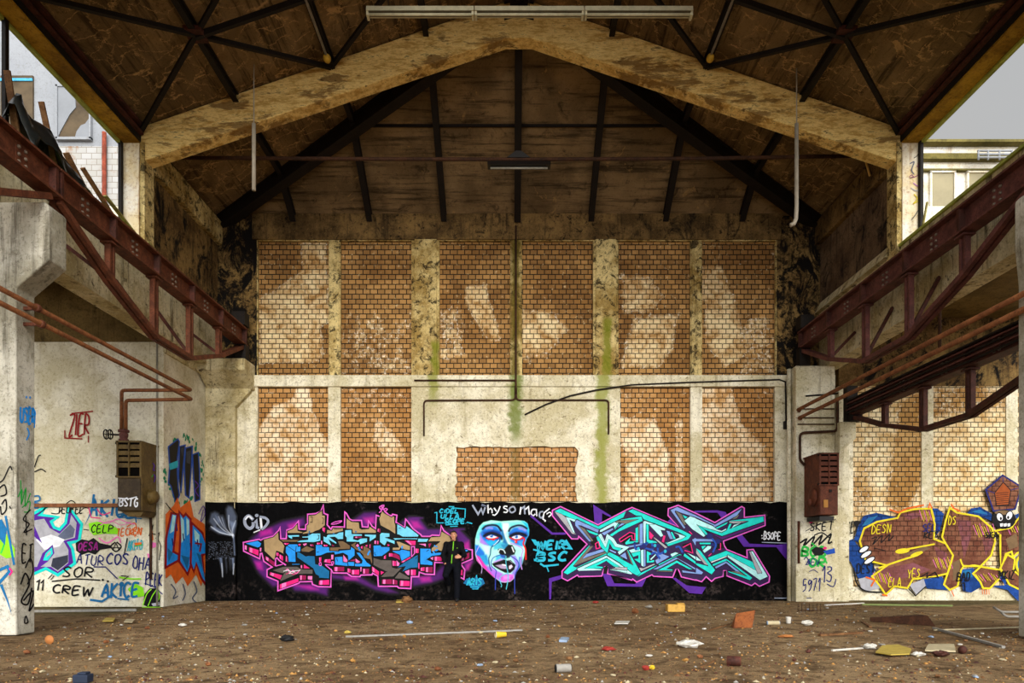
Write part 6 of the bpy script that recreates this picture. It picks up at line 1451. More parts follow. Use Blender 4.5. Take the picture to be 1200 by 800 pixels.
# ---- right aisle wall
def RA(): return Paint('y', FACE, (1000, 540, 4.706))
g = RA()
for p in ([(-5,440),(20,360),(50,302),(120,286),(230,310),(120,342),(60,400),(30,450)], [(425,262),(455,262),(492,292),(470,382),(440,424)], [(612,295),(640,262),(690,254),(752,290),(765,335),(700,310)], [(-60,450),(-10,430),(30,480),(80,520),(115,600),(85,652),(20,645),(-20,560),(-70,500)], [(365,650),(480,636),(525,712),(400,702)], [(575,600),(652,588),(700,690),(640,725),(598,715)], [(755,690),(862,680),(945,720),(900,772),(840,710)], [(880,300),(930,275),(938,410),(900,330)], [(800,640),(840,600),(830,690)]):
    g.poly('cobalt', p)
for p in ([(40,360),(70,318),(130,300),(80,350)], [(640,280),(690,268),(735,295),(690,290)], [(590,605),(640,598),(650,640),(610,640)]): g.poly('steelblue', p)
for p in ([(20,650),(60,640),(110,650),(140,700),(80,716),(40,706)], [(300,680),(380,650),(392,690),(340,738)]): g.poly('grey', p)
g.curve('ink', [(-5,590),(10,670),(60,715),(150,722)], 8); g.line('ink', [(285,690),(335,742),(392,690)], 6)
B1 = [(28,442),(52,372),(122,336),(236,314),(252,284),(330,266),(420,262),(440,350),(436,430),(500,455),(540,520),(510,620),(420,640),(320,650),(290,700),(220,690),(170,735),(140,690),(95,635),(180,575),(60,545)]
B2 = [(480,420),(500,330),(522,258),(560,285),(680,306),(755,372),(772,442),(750,520),(692,580),(600,578),(585,600),(565,690),(522,710),(490,680),(530,560),(540,520),(500,455)]
B3 = [(772,385),(860,368),(906,308),(920,400),(950,404),(950,480),(892,508),(870,530),(862,500),(830,512),(802,590),(800,470),(800,410)]
B4 = [(650,620),(692,582),(800,600),(790,652),(742,702),(705,700),(690,665)]
B5 = [(800,590),(838,515),(880,540),(872,602),(940,660),(950,720),(900,705),(850,680)]
for p in (B1, B2, B3, B4, B5): g.poly('brown', p)
for p in ([(262,300),(330,285),(390,300),(300,325)], [(120,590),(200,585),(320,560),(420,600),(300,640),(200,660)], [(560,320),(640,330),(640,420),(600,540),(585,430)], [(700,420),(750,400),(760,470),(720,520)], [(440,470),(510,510),(500,560),(450,520)]): g.poly('mauve', p)
for p in ([(262,520),(380,470),(420,480),(330,520)], [(540,560),(580,540),(575,640),(540,660)], [(830,430),(890,400),(900,470),(850,490)]): g.poly('umber', p)
r8 = random.Random(31)
for cx, cy, dx, dy, n in ((395,300,40,60,9), (480,560,50,60,10), (150,640,50,60,10), (710,380,60,70,10), (720,640,70,40,10), (880,380,40,40,6)):
    for i in range(n):
        t = i/n; g.line('yellow' if i % 3 else 'rose', [(cx-dx+2*dx*t, cy-dy*0.4+r8.uniform(-8,8)), (cx-dx*0.6+2*dx*t, cy+dy*0.5+r8.uniform(-8,8))], 2.5)
for p in (B1, B2, B3, B4, B5): g.line('yellow', p, 10, True)
g.curve('yellow', [(130,590),(260,545),(340,520),(372,502)], 10); g.oval('yellow', 340, 513, 36, 11, -0.35); g.curve('yellow', [(236,498),(300,484),(440,458)], 9); g.oval('yellow', 262, 496, 40, 14, -0.12)
g.curve('yellow', [(580,540),(600,580),(650,575),(690,580)], 9); g.oval('steelblue', 925, 570, 36, 52, 0, 'yellow', 12); 
for i in range(5): g.line('ink', [(905,545+i*14),(945,535+i*14)], 3)
for p in ([(190,268),(240,285),(290,262),(380,244)], [(405,262),(412,235),(424,262)], [(528,238),(545,262),(580,278)], [(60,640),(110,655),(90,690)], [(150,735),(180,742)]): g.line('orange', p, 9)
for x in (700,712,724,736): g.line('orange', [(x,706),(x+2,735)], 4)
g.line('orange', [(530,710),(545,745)], 5)
g.finish('graffiti_lettering', 'large brown graffiti lettering with yellow outline on the right aisle wall')
g = RA()
for x, y, r in ((50,487,30), (62,515,34), (80,548,34)): g.oval('white', x, y, r, 14, -0.55, 'ink', 6)
g.finish('graffiti_fingers', 'three white sprayed fingers at the left end of the brown graffiti')
g = RA()
g.poly('brown', [(720,160),(812,80),(916,145),(880,266),(762,276)], 'navy', 9); g.poly('rust', [(768,178),(815,118),(856,162),(845,245),(778,250)], 'ink', 5)
for i in range(7): g.line('ink', [(775,180+i*11),(845,174+i*11)], 3)
g.line('navy', [(812,80),(815,118)], 4); g.line('navy', [(720,160),(768,178)], 4); g.line('navy', [(916,145),(856,162)], 4)
g.oval('ink', 818, 322, 66, 54); g.oval('umber', 815, 285, 48, 12); g.oval('white', 796, 310, 18, 24, -0.35, 'ink', 5); g.oval('white', 848, 302, 18, 26, 0.4, 'ink', 5); g.oval('ink', 802, 318, 6, 9); g.oval('ink', 842, 312, 6, 9)
for x in (806, 826, 846): g.poly('white', [(x-9,346),(x+8,344),(x+7,360),(x-7,362)])
g.finish('graffiti_creature', 'dark toothy creature in a pointed red hat above the brown graffiti')
for fn, lab in [
  (lambda g: g.text('yellow', 'DESN', 92, 402, 45, 28, 4, -0.08, seed=61), 'yellow tag DESN on the brown graffiti at left'),
  (lambda g: g.text('yellow', 'DS', 512, 352, 46, 24, 4, -0.05, seed=62), 'yellow tag DS on the middle of the brown graffiti'),
  (lambda g: (g.text('navy', 'SELK', 372, 390, 40, 26, 5, -0.04, seed=63), g.text('ink', 'KES', 380, 425, 34, 28, 5, -0.04, seed=64)), 'black two-line tag across a post of the brown graffiti'),
  (lambda g: (g.curve('ink', [(92,430),(120,420),(100,460),(150,410),(145,450),(190,405),(185,440),(215,412)], 5), g.line('ink', [(105,480),(170,495)], 4)), 'black scrawl inside the left bulge of the brown graffiti'),
  (lambda g: (g.text('yellow', 'ELA', 185, 690, 46, 24, 4, seed=65)), 'yellow tag low left in the brown graffiti'),
  (lambda g: (g.text('yellow', 'YES', 290, 645, 46, 24, 4, -0.1, seed=66)), 'yellow tag low middle in the brown graffiti'),
  (lambda g: (g.line('ink', [(360,640),(400,615),(395,640),(440,612),(460,645)], 6), g.line('ink', [(370,645),(455,640)], 4)), 'black jagged tag at the foot of the brown graffiti'),
  (lambda g: (g.text('ink', 'BAD', 560, 662, 45, 26, 5, -0.05, seed=67), g.curve('ink', [(575,690),(600,670),(605,715)], 5)), 'black tag on the blue patch between the brown letters'),
  (lambda g: (g.text('ink', 'SKA', 715, 425, 34, 24, 5, 0.05, seed=68), g.line('ink', [(705,412),(795,405)], 4)), 'small black tag beside the toothy creature'),
  (lambda g: (g.text('ink', 'MKIZ', 790, 650, 46, 24, 5, seed=69), g.line('ink', [(785,600),(830,650)], 4)), 'black tag low at the right end of the brown graffiti'),
  (lambda g: (g.text('ink', 'DEST', 10, 620, 50, 26, 5, -0.04, seed=70),), 'black tag on the blue cloud under the white fingers'),
  (lambda g: (g.text('ink', 'SKET', -68, 402, 62, 22, 6, -0.1, seed=71), g.poly('ink', [(-10,340),(10,330),(40,338),(20,352),(8,375)])), 'black tag reaching from the pilaster to the brown graffiti'),
]:
    g = RA(); fn(g); g.finish('graffiti_tag', lab)

# writing on the right window jamb
g = Paint('y', 13.70, (1040, 130, 5.333), base=0.008)
g.curve('magenta', [(135,415),(150,400),(160,412),(140,420),(175,410),(205,385),(190,330),(215,320),(218,355),(180,345)], 4); g.curve('slate', [(140,330),(165,320),(150,370),(165,395)], 6); g.curve('orchid', [(160,450),(190,470),(200,430)], 4); g.curve('ink', [(165,295),(185,280),(196,260)], 4)
g.curve('grey', [(145,480),(180,500),(215,480),(190,520)], 6); g.curve('yellow', [(165,520),(185,550),(160,580),(200,560)], 6); g.curve('olive', [(150,680),(180,640),(215,580),(200,620)], 6); g.curve('green', [(200,590),(215,610)], 5)
g.finish('graffiti_tag', 'magenta and yellow scribbles on the white right window jamb')
# ------------------------------------------------------------------ person leaning on the mural wall
PX, PY = -1.47, 17.06
t = thing('person', 'man in black jacket and dark jeans leaning against the mural wall', 'person', (PX, PY, 0))
m_skin = flat('skin', srgb(206,146,112), 0.55, 0.05, sc=6)
m_jacket = flat('black_jacket', srgb(17,17,20), 0.8, 0.15, sc=12, spec=0.1)
m_jeans = flat('dark_jeans', srgb(15,17,25), 0.85, 0.2, sc=14, spec=0.1)
m_shoe = flat('dark_shoe', srgb(30,28,28), 0.6)
m_hair = flat('short_dark_hair', srgb(40,28,22), 0.8)
m_zip = flat('lime_zip', srgb(126,214,40), 0.5)
m_lip = flat('lips', srgb(176,98,84), 0.5); m_eye = flat('eye_white', srgb(226,222,216), 0.3); m_iris = flat('dark_iris', srgb(40,30,24), 0.3)
def R3(pts): return [(PX+x, y-0.04, z) for x, y, z in pts]
def remesh(o, vox, smooth=2):
    r = o.modifiers.new('one_surface', 'REMESH'); r.mode = 'VOXEL'; r.voxel_size = vox; r.use_smooth_shade = True
    if smooth: s = o.modifiers.new('soften', 'SMOOTH'); s.iterations = smooth; s.factor = 0.5
    return o
def limb(mb, pts, rs, seg=14):
    mb.tube(R3(pts), rs, seg)
    for p, r in zip(R3(pts), rs): mb.ball(p, r, seg, 9)
HP = (0.0, 17.215, 1.655)           # head centre
pel, wai, che, nek = (0,17.20,.96), (0,17.225,1.10), (0,17.255,1.31), (0,17.26,1.475)
shL, elL, wrL = (-.185,17.265,1.425), (-.265,17.225,1.16), (-.205,17.12,.955)
shR, elR, wrR = (.185,17.265,1.425), (.275,17.21,1.15), (.185,17.055,1.115)
hiL, knL, anL = (-.095,17.20,.93), (-.165,16.83,.665), (-.135,17.23,.47)
hiR, knR, anR = (.09,17.20,.93), (.10,17.135,.50), (.095,17.06,.10)
b = MB()
limb(b, [(0,17.26,1.45), (0,17.245,1.54), (0,17.225,1.60)], [.062,.056,.055])
b.ball(R3([HP])[0], (.074,.093,.105), 20, 14); b.ball(R3([(0,17.195,1.595)])[0], (.056,.068,.058), 16, 10); b.ball(R3([(0,17.15,1.562)])[0], (.030,.026,.024), 12, 8)   # skull, jaw, chin
b.tube(R3([(0,17.135,1.675), (0,17.112,1.635), (0,17.122,1.622)]), [.010,.017,.013], 8); b.ball(R3([(0,17.113,1.634)])[0], .017, 10, 7)                         # nose
b.ball(R3([(0,17.138,1.694)])[0], (.052,.018,.012), 12, 7)
for s in (-1, 1):
    b.ball(R3([(s*.077,17.23,1.652)])[0], (.010,.022,.032), 10, 8); b.ball(R3([(s*.036,17.142,1.64)])[0], (.022,.014,.018), 10, 7)
limb(b, [pel, wai, che, (0,17.26,1.40)], [.13,.12,.14,.11]); 
for s in (-1, 1): b.ball(R3([(s*.09,17.25,1.33)])[0], (.09,.09,.12), 14, 9)
limb(b, [(0,17.26,1.42), shL, elL, wrL], [.07,.062,.044,.029]); limb(b, [(0,17.26,1.42), shR, elR, wrR], [.07,.062,.044,.029])
limb(b, [hiL, knL, anL], [.088,.058,.038]); limb(b, [hiR, knR, anR], [.088,.058,.038])
limb(b, [anL, (-.135,17.285,.42), (-.13,17.318,.30)], [.036,.03,.022]); limb(b, [anR, (.095,17.07,.055), (.10,16.94,.036)], [.036,.028,.02])
def hand(w, d, side, curl, th):
    """palm along d with five separate bent fingers; side = knuckle row direction, curl = bending direction"""
    w, d, side, curl = Vector(w), Vector(d).normalized(), Vector(side).normalized(), Vector(curl).normalized()
    pts = []
    def add(ps, rs):
        limb(b, [tuple(p) for p in ps], rs, 8)
    for i in range(4):
        k = (i-1.5)*0.021
        add([w + side*k*0.55, w + d*0.085 + side*k], [.017,.013])
        L = (.070,.080,.076,.060)[i]; p0 = w + d*0.088 + side*k
        p1 = p0 + (d*0.85 + curl*0.35)*L*0.45; p2 = p1 + (d*0.45 + curl*0.75)*L*0.35; p3 = p2 + (curl*0.95 - d*0.1)*L*0.25
        add([p0, p1, p2, p3], [.0098,.0090,.0084,.0074])
    q0 = w + d*0.025 + side*th*0.030; q1 = q0 + (d*0.6 + side*th*0.7)*0.04; q2 = q1 + (d*0.85 + curl*0.4 + side*th*0.15)*0.032
    add([q0, q1, q2], [.014,.011,.009])
hand(wrR, (-.9,-.15,-.02), (0,.15,1), (-.25,.95,0), 1)
hand(wrL, (.38,-.02,-.9), (.5,-.85,.2), (.5,.8,-.2), 1)
body = remesh(b.build('body', m_skin, t), 0.0055, 2)
# hair, brows, eyes, lips
h = MB()
h.ball(R3([(0,17.232,1.69)])[0], (.081,.094,.092), 20, 14); h.ball(R3([(0,17.175,1.742)])[0], (.056,.050,.026), 14, 9)
hair = h.build('hair', m_hair, t)
for v in hair.data.vertices:      # cut away below the hairline so forehead and face stay free
    c = v.co
    if c.y < 17.20 and c.z < 1.725: v.co.y = 17.20 + (c.y-17.20)*0.05; v.co.z = max(c.z, 1.60)
remesh(hair, 0.006, 1)
for s in (-1, 1):
    e = MB(); e.ball(R3([(s*.033,17.139,1.668)])[0], (.014,.008,.008), 10, 7); eo = e.build('eye', m_eye, t)
    e = MB(); e.ball(R3([(s*.033,17.132,1.668)])[0], (.006,.004,.006), 8, 6); e.build('iris', m_iris, eo)
    e = MB(); e.tube(R3([(s*.014,17.122,1.688), (s*.033,17.118,1.694), (s*.052,17.128,1.688)]), .0055, 6); e.build('eyebrow', m_hair, t)
e = MB(); e.ball(R3([(0,17.126,1.598)])[0], (.026,.012,.005), 10, 6); e.ball(R3([(0,17.127,1.590)])[0], (.022,.012,.005), 10, 6); e.build('mouth', m_lip, t)
# jacket
j = MB()
limb(j, [(0,17.20,1.00), (0,17.215,1.10), (0,17.245,1.28), (0,17.255,1.40)], [.155,.150,.165,.135])
for s in (-1, 1):
    j.ball(R3([(s*.095,17.235,1.32)])[0], (.105,.115,.14), 14, 9); j.ball(R3([(s*.085,17.205,1.04)])[0], (.09,.115,.11), 14, 9)
limb(j, [(0,17.26,1.43), shL, elL, (-.215,17.13,.985)], [.085,.082,.064,.048]); limb(j, [(0,17.26,1.43), shR, elR, (.205,17.085,1.125)], [.085,.082,.064,.048])
j.tube(R3([(0,17.255,1.44), (0,17.245,1.505), (0,17.24,1.53)]), [.085,.074,.070], 16)
jk = remesh(j.build('jacket', m_jacket, t), 0.010, 2)
for pts in ([(0.005,17.155,1.50), (0.004,17.098,1.42), (0.0,17.072,1.33), (-.006,17.066,1.27)], [(-.022,17.062,1.17), (-.028,17.056,1.10), (-.034,17.044,1.02), (-.036,17.045,.95)]):
    z = MB(); z.tube(R3(pts), .013, 8); z.build('zip', m_zip, jk)
z = MB(); z.ball(R3([(.10,17.10,1.335)])[0], (.012,.006,.012), 8, 6); z.build('badge', m_zip, jk)
# jeans and shoes
j = MB()
limb(j, [(0,17.20,.99), (0,17.20,.93)], [.138,.140]); limb(j, [hiL, knL, (-.135,17.25,.44)], [.118,.080,.066]); limb(j, [hiR, knR, (.095,17.07,.095)], [.114,.080,.068])
remesh(j.build('jeans', m_jeans, t), 0.010, 2)
for a, bb, c in (((-.135,17.285,.42), (-.13,17.318,.34), (-.13,17.335,.24)), ((.095,17.075,.055), (.10,16.98,.050), (.105,16.865,.038))):
    s = MB(); limb(s, [a, bb, c], [.054,.048,.036]); remesh(s.build('shoe', m_shoe, t), 0.008, 2)

# ------------------------------------------------------------------ litter on the floor
def fp(px, py):
    d = 800*CAMZ/(py-652.0); return ((px-600)*d/800, d)
def crumple(c, w, d, h, seed, seg=10, ring=7):
    """a crumpled lump resting on the floor"""
    r = random.Random(seed); m = MB(); m.ball((0,0,0), 1.0, seg, ring)
    m.v = [((x*(0.5*w))*(1+r.uniform(-.28,.28)) + c[0], y*(0.5*d)*(1+r.uniform(-.28,.28)) + c[1], max(0.0, z*0.5*h*(1+r.uniform(-.3,.3)) + 0.46*h) + c[2]) for x, y, z in m.v]
    m.sm = [False]*len(m.sm); return m
def at(px, py, dz=0.0):
    x, y = fp(px, py); return (x, y, floor_h(x, y) + dz)
LIT = {}
for nm, c in dict(foam=(206,160,74), kraft=(176,128,64), white=(206,202,192), grey=(150,146,138), black=(26,26,28), navy=(34,44,64), yellow=(224,188,44), gold=(182,158,70), red=(150,48,38), cream=(186,172,138), green=(120,132,74), brown=(90,56,34), orange=(176,112,58), blue=(150,170,196)).items():
    LIT[nm] = flat('litter_' + nm, srgb(*c), 0.7, 0.12, sc=14)
def put(name, mb, mat, label, cat, group=None, bevel=0.0): 
    return tag(mb.build(name, mat, None, bevel), label, cat, group)
# yellow foam block, two lumps high
c = at(793, 717); m = MB(); m.box(c[0]-.18, c[0]+.17, c[1], c[1]+.22, c[2], c[2]+.15); m.box(c[0]+.02, c[0]+.17, c[1]+.02, c[1]+.2, c[2]+.15, c[2]+.175)
put('foam_block', m, LIT['foam'], 'yellow foam block lying before the turquoise lettering', 'block', bevel=0.015)
# bent rusty sheet standing on edge
c = at(872, 735); m = MB()
m.add([(c[0]-.17,c[1],c[2]), (c[0]+.12,c[1]+.02,c[2]), (c[0]+.20,c[1]+.10,c[2]+.27), (c[0]-.09,c[1]+.12,c[2]+.22)], [(0,1,2,3)]); m.add([(c[0]-.17,c[1],c[2]), (c[0]-.09,c[1]+.12,c[2]+.22), (c[0]-.13,c[1]+.24,c[2])], [(0,1,2)]); m.add([(c[0]+.12,c[1]+.02,c[2]), (c[0]+.14,c[1]+.26,c[2]), (c[0]+.20,c[1]+.10,c[2]+.27)], [(0,1,2)])
o = put('metal_sheet', m, rust('orange_rust_sheet', srgb(142,80,38), srgb(108,58,28), srgb(70,34,16)), 'bent orange rusty sheet standing on the floor at right', 'metal sheet'); s = o.modifiers.new('thickness', 'SOLIDIFY'); s.thickness = 0.012
m = MB(); a, b_ = at(830, 738, .01), at(858, 731, .03); m.bar(a, b_, .02, .02); put('twig', m, m_wood, 'thin brown stick beside the bent rusty sheet', 'stick')
# rusty iron channel
c0, c1 = at(1020, 727), at(1097, 733); m = MB()
m.prism([(0,0), (.36,0), (.30,.05), (.06,.05)], 'x', 0, 0.01)
m = MB(); m.add([(c0[0],c0[1],c0[2]+.01), (c1[0],c1[1],c1[2]+.0), (c1[0]+.02,c1[1]+.42,c1[2]), (c0[0]+.1,c0[1]+.22,c0[2]), (c0[0]+.04,c0[1]+.08,c0[2]+.07), (c1[0]-.06,c1[1]+.12,c1[2]+.17), (c1[0]-.04,c1[1]+.30,c1[2]+.17), (c0[0]+.08,c0[1]+.16,c0[2]+.07)],
      [(0,1,5,4), (1,2,6,5), (2,3,7,6), (3,0,4,7), (4,5,6,7), (3,2,1,0)])
put('iron_channel', m, rust('dark_iron', srgb(84,52,34), srgb(62,38,26), srgb(30,19,14)), 'long rusty iron channel lying on the floor at right', 'scrap iron', bevel=0.01)
def can(px, py, L, r, yaw, matb, mate, name, label, cat, tilt=0.0, cup=False):
    c = at(px, py); d = Vector((math.cos(yaw), math.sin(yaw), tilt))
    t = thing(name, label, cat, (c[0], c[1], c[2]))
    p = Vector((c[0], c[1], c[2]+r)) - d*L/2; q = p + d*L
    r2 = r*0.72 if cup else r
    m = MB(); m.tube([p, p+d*0.006, q-d*0.006, q], [r*.94, r, r2, r2*.94], 16, cap=not cup); 
    o = m.build('wall', matb, t)
    if cup: s = o.modifiers.new('thickness', 'SOLIDIFY'); s.thickness = 0.003
    if not cup:
        m = MB(); m.tube([p-d*0.004, p+d*0.004], r*.95, 16); m.build('rim', mate, t); m = MB(); m.tube([q-d*0.004, q+d*0.004], r*.95, 16); m.build('rim', mate, t)
    else:
        m = MB(); m.tube([q-d*0.008, q-d*0.004], r2*.96, 16); m.build('base', mate, t)
        m = MB(); ring = [p + (Vector((-d.y, d.x, 0)).normalized()*math.cos(a) + Vector((0,0,1))*math.sin(a))*r for a in [2*math.pi*i/16 for i in range(17)]]; m.tube(ring, .005, 6); m.build('rim', mate, t)
    return t
can(587, 747, .15, .046, .25, LIT['yellow'], LIT['white'], 'paper_cup', 'yellow paper cup lying on the floor near the middle', 'cup', cup=True)
can(660, 786, .15, .042, .2, LIT['grey'], LIT['black'], 'drink_can', 'dark and white drink can lying near the bottom middle', 'can')
can(860, 781, .13, .05, -.35, m_rust_dk, m_rust, 'rusty_can', 'rusty brown can lying near the bottom right of the middle', 'can')
can(906, 732, .20, .036, .1, LIT['cream'], LIT['blue'], 'plastic_bottle', 'small pale bottle lying right of the bent rusty sheet', 'bottle')
can(1128, 765, .10, .045, .9, m_rust_dk, m_rust_dk, 'rusty_can', 'dark rusty can at the right edge of the litter heap', 'can')
c = at(924, 730); m = MB(); m.rod_lathe((c[0], c[1], c[2]), [(.035,0), (.038,.01), (.044,.10), (.047,.11), (.040,.11), (.034,.015)], 'z', 14); put('paper_cup', m, LIT['white'], 'white paper cup standing right of the bent rusty sheet', 'cup')
put('plastic_bag', crumple(at(808, 757), .30, .2, .10, 3, 14, 8), LIT['white'], 'crumpled white plastic bag on the floor right of the middle', 'bag')
put('plastic_bag', crumple(at(946, 733), .17, .12, .09, 4), LIT['white'], 'small crumpled white bag right of the standing paper cup', 'bag')
put('rag', crumple(at(336, 751), .19, .14, .085, 5), LIT['black'], 'crumpled black rag on the floor left of the middle', 'rag')
c = at(93, 797); m = MB(); m.box(c[0]-.065, c[0]+.07, c[1], c[1]+.1, c[2], c[2]+.075); m.box(c[0]-.03, c[0]+.05, c[1]+.01, c[1]+.09, c[2]+.075, c[2]+.095); put('plastic_box', m, LIT['navy'], 'small dark blue box at the bottom left', 'box', bevel=0.008)
c = at(58, 751); m = MB(); m.rod_lathe((c[0], c[1], c[2]+.055), [(.058,-.008), (.060,0), (.054,.006), (.05,.0)], 'y', 18); put('jar_lid', m, LIT['orange'], 'round orange lid standing on edge at the left', 'lid')
# laths, poles and strips
def lath(p, q, w, h, mat, name, label, cat): 
    m = MB(); a, b_ = at(*p, h/2), at(*q, h/2); m.bar(a, b_, w, h); return put(name, m, mat, label, cat)
lath((405, 744.5), (612, 738.5), .035, .025, LIT['grey'], 'lath', 'long greyish lath lying across the floor left of the yellow cup', 'lath')
lath((34, 716), (160, 714.5), .05, .05, LIT['grey'], 'pole', 'grey pole lying along the foot of the left aisle wall', 'pole')
lath((967, 709), (1012, 706), .05, .03, LIT['white'], 'strip', 'white strip lying at the foot of the right pilaster', 'strip')
lath((1010, 708), (1116, 709.5), .05, .04, LIT['green'], 'strip', 'long green strip lying along the foot of the brown graffiti', 'strip')
lath((1094, 736), (1176, 760), .04, .03, LIT['grey'], 'pole', 'grey pole slanting over the floor at the right', 'pole')
lath((975, 760), (1018, 757), .03, .02, LIT['white'], 'lath', 'short white lath left of the yellow cardboard', 'lath')
lath((960, 744), (1010, 742), .06, .03, m_wood, 'plank', 'short brown plank behind the yellow cardboard', 'plank')
lath((1010, 728), (1020, 736), .04, .03, m_wood, 'stick', 'short stick at the left end of the iron channel', 'stick')
lath((822, 783), (838, 775), .02, .015, m_wood, 'twig', 'dark twig left of the rusty can', 'stick')
lath((1095, 738), (1195, 734), .03, .02, LIT['cream'], 'lath', 'thin pale lath behind the slanting grey pole', 'lath')
def plate(pts, z, t, mat, name, label, cat, group=None):
    m = MB(); P = [fp(*p) for p in pts]; m.prism(P, 'z', z, z+t); return put(name, m, mat, label, cat, group)
plate([(1026,766),(1034,758),(1052,757),(1068,762),(1066,768),(1044,769)], .012, .012, LIT['gold'], 'cardboard', 'yellow cardboard sheet in the litter heap at right', 'cardboard')
plate([(1084,764),(1088,757),(1118,757),(1120,765)], .01, .02, LIT['cream'], 'cardboard', 'cream cardboard piece right of the yellow one', 'cardboard')
plate([(120,728),(124,724),(135,724.5),(133,728)], .0, .012, LIT['gold'], 'cardboard', 'yellow scrap left of two at the left aisle', 'cardboard', 'yellow scraps at the left aisle')
plate([(145,729),(148,725.5),(158,726),(155,729.5)], .0, .012, LIT['cream'], 'cardboard', 'pale yellow scrap right of two at the left aisle', 'cardboard', 'yellow scraps at the left aisle')
plate([(464,706),(465,703.5),(474,703.5),(474,706)], .0, .03, LIT['gold'], 'wood_piece', 'yellow wood piece at the foot of the black mural', 'wood')
plate([(720,731),(722,728),(738,728),(736,731)], .0, .012, LIT['white'], 'paper', 'flat white paper left of the foam block and nearer', 'paper')
plate([(655,752),(658,748.5),(667,749),(664,752.5)], .0, .03, LIT['blue'], 'packet', 'small pale blue packet on the floor near the middle', 'packet')
put('soil_clump', crumple(at(477, 706), .27, .16, .17, 8, 14, 9), m_wood, 'brown clump at the foot of the black mural under the lettering', 'clump')
put('packet', crumple(at(713, 761), .17, .10, .05, 9), LIT['red'], 'crumpled red packet right of the middle', 'packet')
put('packet', crumple(at(757, 785), .07, .06, .05, 10), LIT['red'], 'tiny red wrapper near the bottom right of the middle', 'packet'); put('wrapper', crumple(at(764, 784.5), .06, .05, .045, 11), LIT['yellow'], 'tiny yellow wrapper beside the tiny red one', 'packet')
put('packet', crumple(at(698, 707), .16, .10, .06, 12), LIT['red'], 'red and black packet at the foot of the turquoise lettering', 'packet')
put('brick_piece', crumple(at(744, 718), .14, .12, .10, 13), m_pipe, 'orange brown brick piece left of the foam block', 'brick')
put('paper_ball', crumple(at(761, 712), .16, .12, .07, 14), LIT['grey'], 'grey paper lump between brick piece and foam block', 'paper')
put('paper_ball', crumple(at(1020, 758), .16, .12, .07, 15), LIT['white'], 'white paper lump left of the yellow cardboard', 'paper'); put('leaf_pile', crumple(at(922, 745), .22, .12, .04, 16), LIT['orange'], 'small heap of orange leaves right of the bent rusty sheet', 'leaves')
put('paper_ball', crumple(at(1076, 767), .15, .10, .05, 17), LIT['white'], 'white crumpled paper between the two cardboard pieces', 'paper'); put('rag', crumple(at(1102, 768), .18, .12, .07, 18), m_rust_dk, 'brown rag in the litter heap at right', 'rag')
put('paper_ball', crumple(at(480, 730), .11, .08, .06, 19), LIT['blue'], 'pale grey paper ball left of the middle near the mural', 'paper'); put('brick_piece', crumple(at(501, 717), .14, .10, .07, 20), m_wood, 'grey brown stone near the mural left of the middle', 'stone')
put('paper_ball', crumple(at(214, 734), .12, .08, .05, 21), LIT['white'], 'white paper ball on the floor near the left return wall', 'paper'); put('stone', crumple(at(407, 740), .10, .07, .05, 22), LIT['gold'], 'yellowish lump at the left end of the long greyish lath', 'stone')
# wire fork and bent rail
t = thing('wire_grille', 'rusty wire fork standing at the foot of the right pilaster', 'grille', at(950, 716))
c = at(950, 716); m = MB(); m.tube([(c[0]-.26, c[1], c[2]+.03), (c[0]+.24, c[1]+.05, c[2]+.03)], .009, 6); m.build('crossbar', m_pipe_dk, t)
for i in range(7):
    m = MB(); x = c[0]-.24+.078*i; m.tube([(x, c[1]+.05, c[2]), (x+.01, c[1]+.07, c[2]+.17)], .006, 6); m.build('tine', m_pipe_dk, t)
c = at(1182, 724); m = MB(); m.tube(bendy([(c[0]-.10, c[1]+.25, c[2]+.18), (c[0]-.06, c[1]+.1, c[2]+.10), (c[0]+.9, c[1]+.1, c[2]+.10)], .06), .022, 8); put('bent_tube', m, LIT['grey'], 'upper of two bent grey tubes at the right edge', 'tube', 'bent tubes at the right edge')
m = MB(); m.tube(bendy([(c[0]-.12, c[1]+.02, c[2]+.10), (c[0]-.08, c[1]-.05, c[2]+.03), (c[0]+.9, c[1]-.05, c[2]+.03)], .06), .022, 8); put('bent_tube', m, LIT['grey'], 'lower of two bent grey tubes at the right edge', 'tube', 'bent tubes at the right edge')
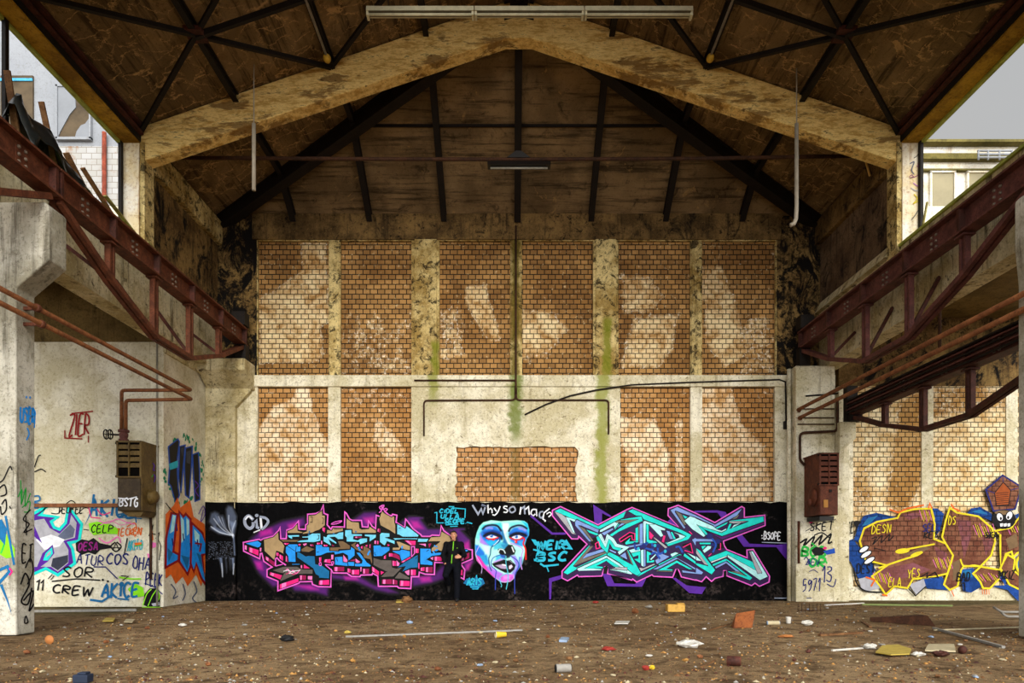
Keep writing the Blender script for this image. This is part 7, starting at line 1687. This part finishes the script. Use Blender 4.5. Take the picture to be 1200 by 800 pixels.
# scattered scraps: two kinds, each piece its own object
r9 = random.Random(77)
protos = []
for i in range(5):
    m = crumple((0,0,0), .09, .06, .035, 100+i, 8, 5); me = m.build('paper_scrap', LIT[('white','cream','white','grey','blue')[i]]); protos.append(me)
chips = []
for i in range(4):
    m = crumple((0,0,0), .10, .07, .05, 200+i, 7, 5); me = m.build('rubble_chip', (m_wood, m_pipe, m_rust_dk, LIT['kraft'])[i]); chips.append(me)
def scatter(pr, n, label, cat, group, near):
    for i in range(n):
        src = pr[i % len(pr)]
        o = src if i < len(pr) else src.copy()
        if i >= len(pr): COL.objects.link(o)
        d = r9.uniform(6.2, 16.4) if not near else r9.uniform(6.2, 12)
        x = r9.uniform(-.72, .74)*d if d < 10 else r9.uniform(-7.0, 7.2)
        o.location = (x, d, floor_h(x, d)); o.rotation_euler = (0, 0, r9.uniform(0, 6.28)); k = r9.uniform(.35, .95); o.scale = (k, k, k)
        tag(o, label, cat, group)
scatter(protos, 80, 'tiny pale paper scrap lying on the brown dirt floor', 'scrap', 'pale paper scraps on the floor', False)
scatter(chips, 70, 'small brown rubble chip lying on the dirt floor', 'rubble', 'brown rubble chips on the floor', False)
# grit nobody could count
m = MB(); r10 = random.Random(5)
cols = 5
for i in range(12000):
    d = 6.0 + 11.2*r10.random()**1.25; x = r10.uniform(-.78, .78)*d
    if abs(x+7.8) < .95 and 9.5 < d < 10.3: continue
    if d > 16.7 and not -6.8 < x < 6.7: continue
    if d > 9.5: x = max(-7.6, min(8.2, x)) if d < 15 else r10.uniform(-7.6, 8.2)
    s = r10.uniform(.005, .016) * (1.5 if r10.random() < .1 else 1); z = floor_h(x, d)*min(1.0, max(0.0, (17.0-d)/0.8)) - .004; a = r10.uniform(0, 6.28); e = r10.uniform(.5, 2.2)
    m.cur = r10.choice((0,0,0,0,1,1,2,3,3,3,3,4))
    ca, sa = math.cos(a)*s, math.sin(a)*s
    m.add([(x+ca*e, d+sa*e, z), (x-sa, d+ca, z), (x-ca*e, d-sa*e, z), (x+sa, d-ca, z), (x, d, z+s*1.1)], [(0,1,4), (1,2,4), (2,3,4), (3,0,4)])
tag(m.build('grit', [m_wood, LIT['kraft'], LIT['cream'], m_rust_dk, LIT['grey']]), 'grit and crumbs strewn over the dirt floor', 'grit', None, 'stuff')
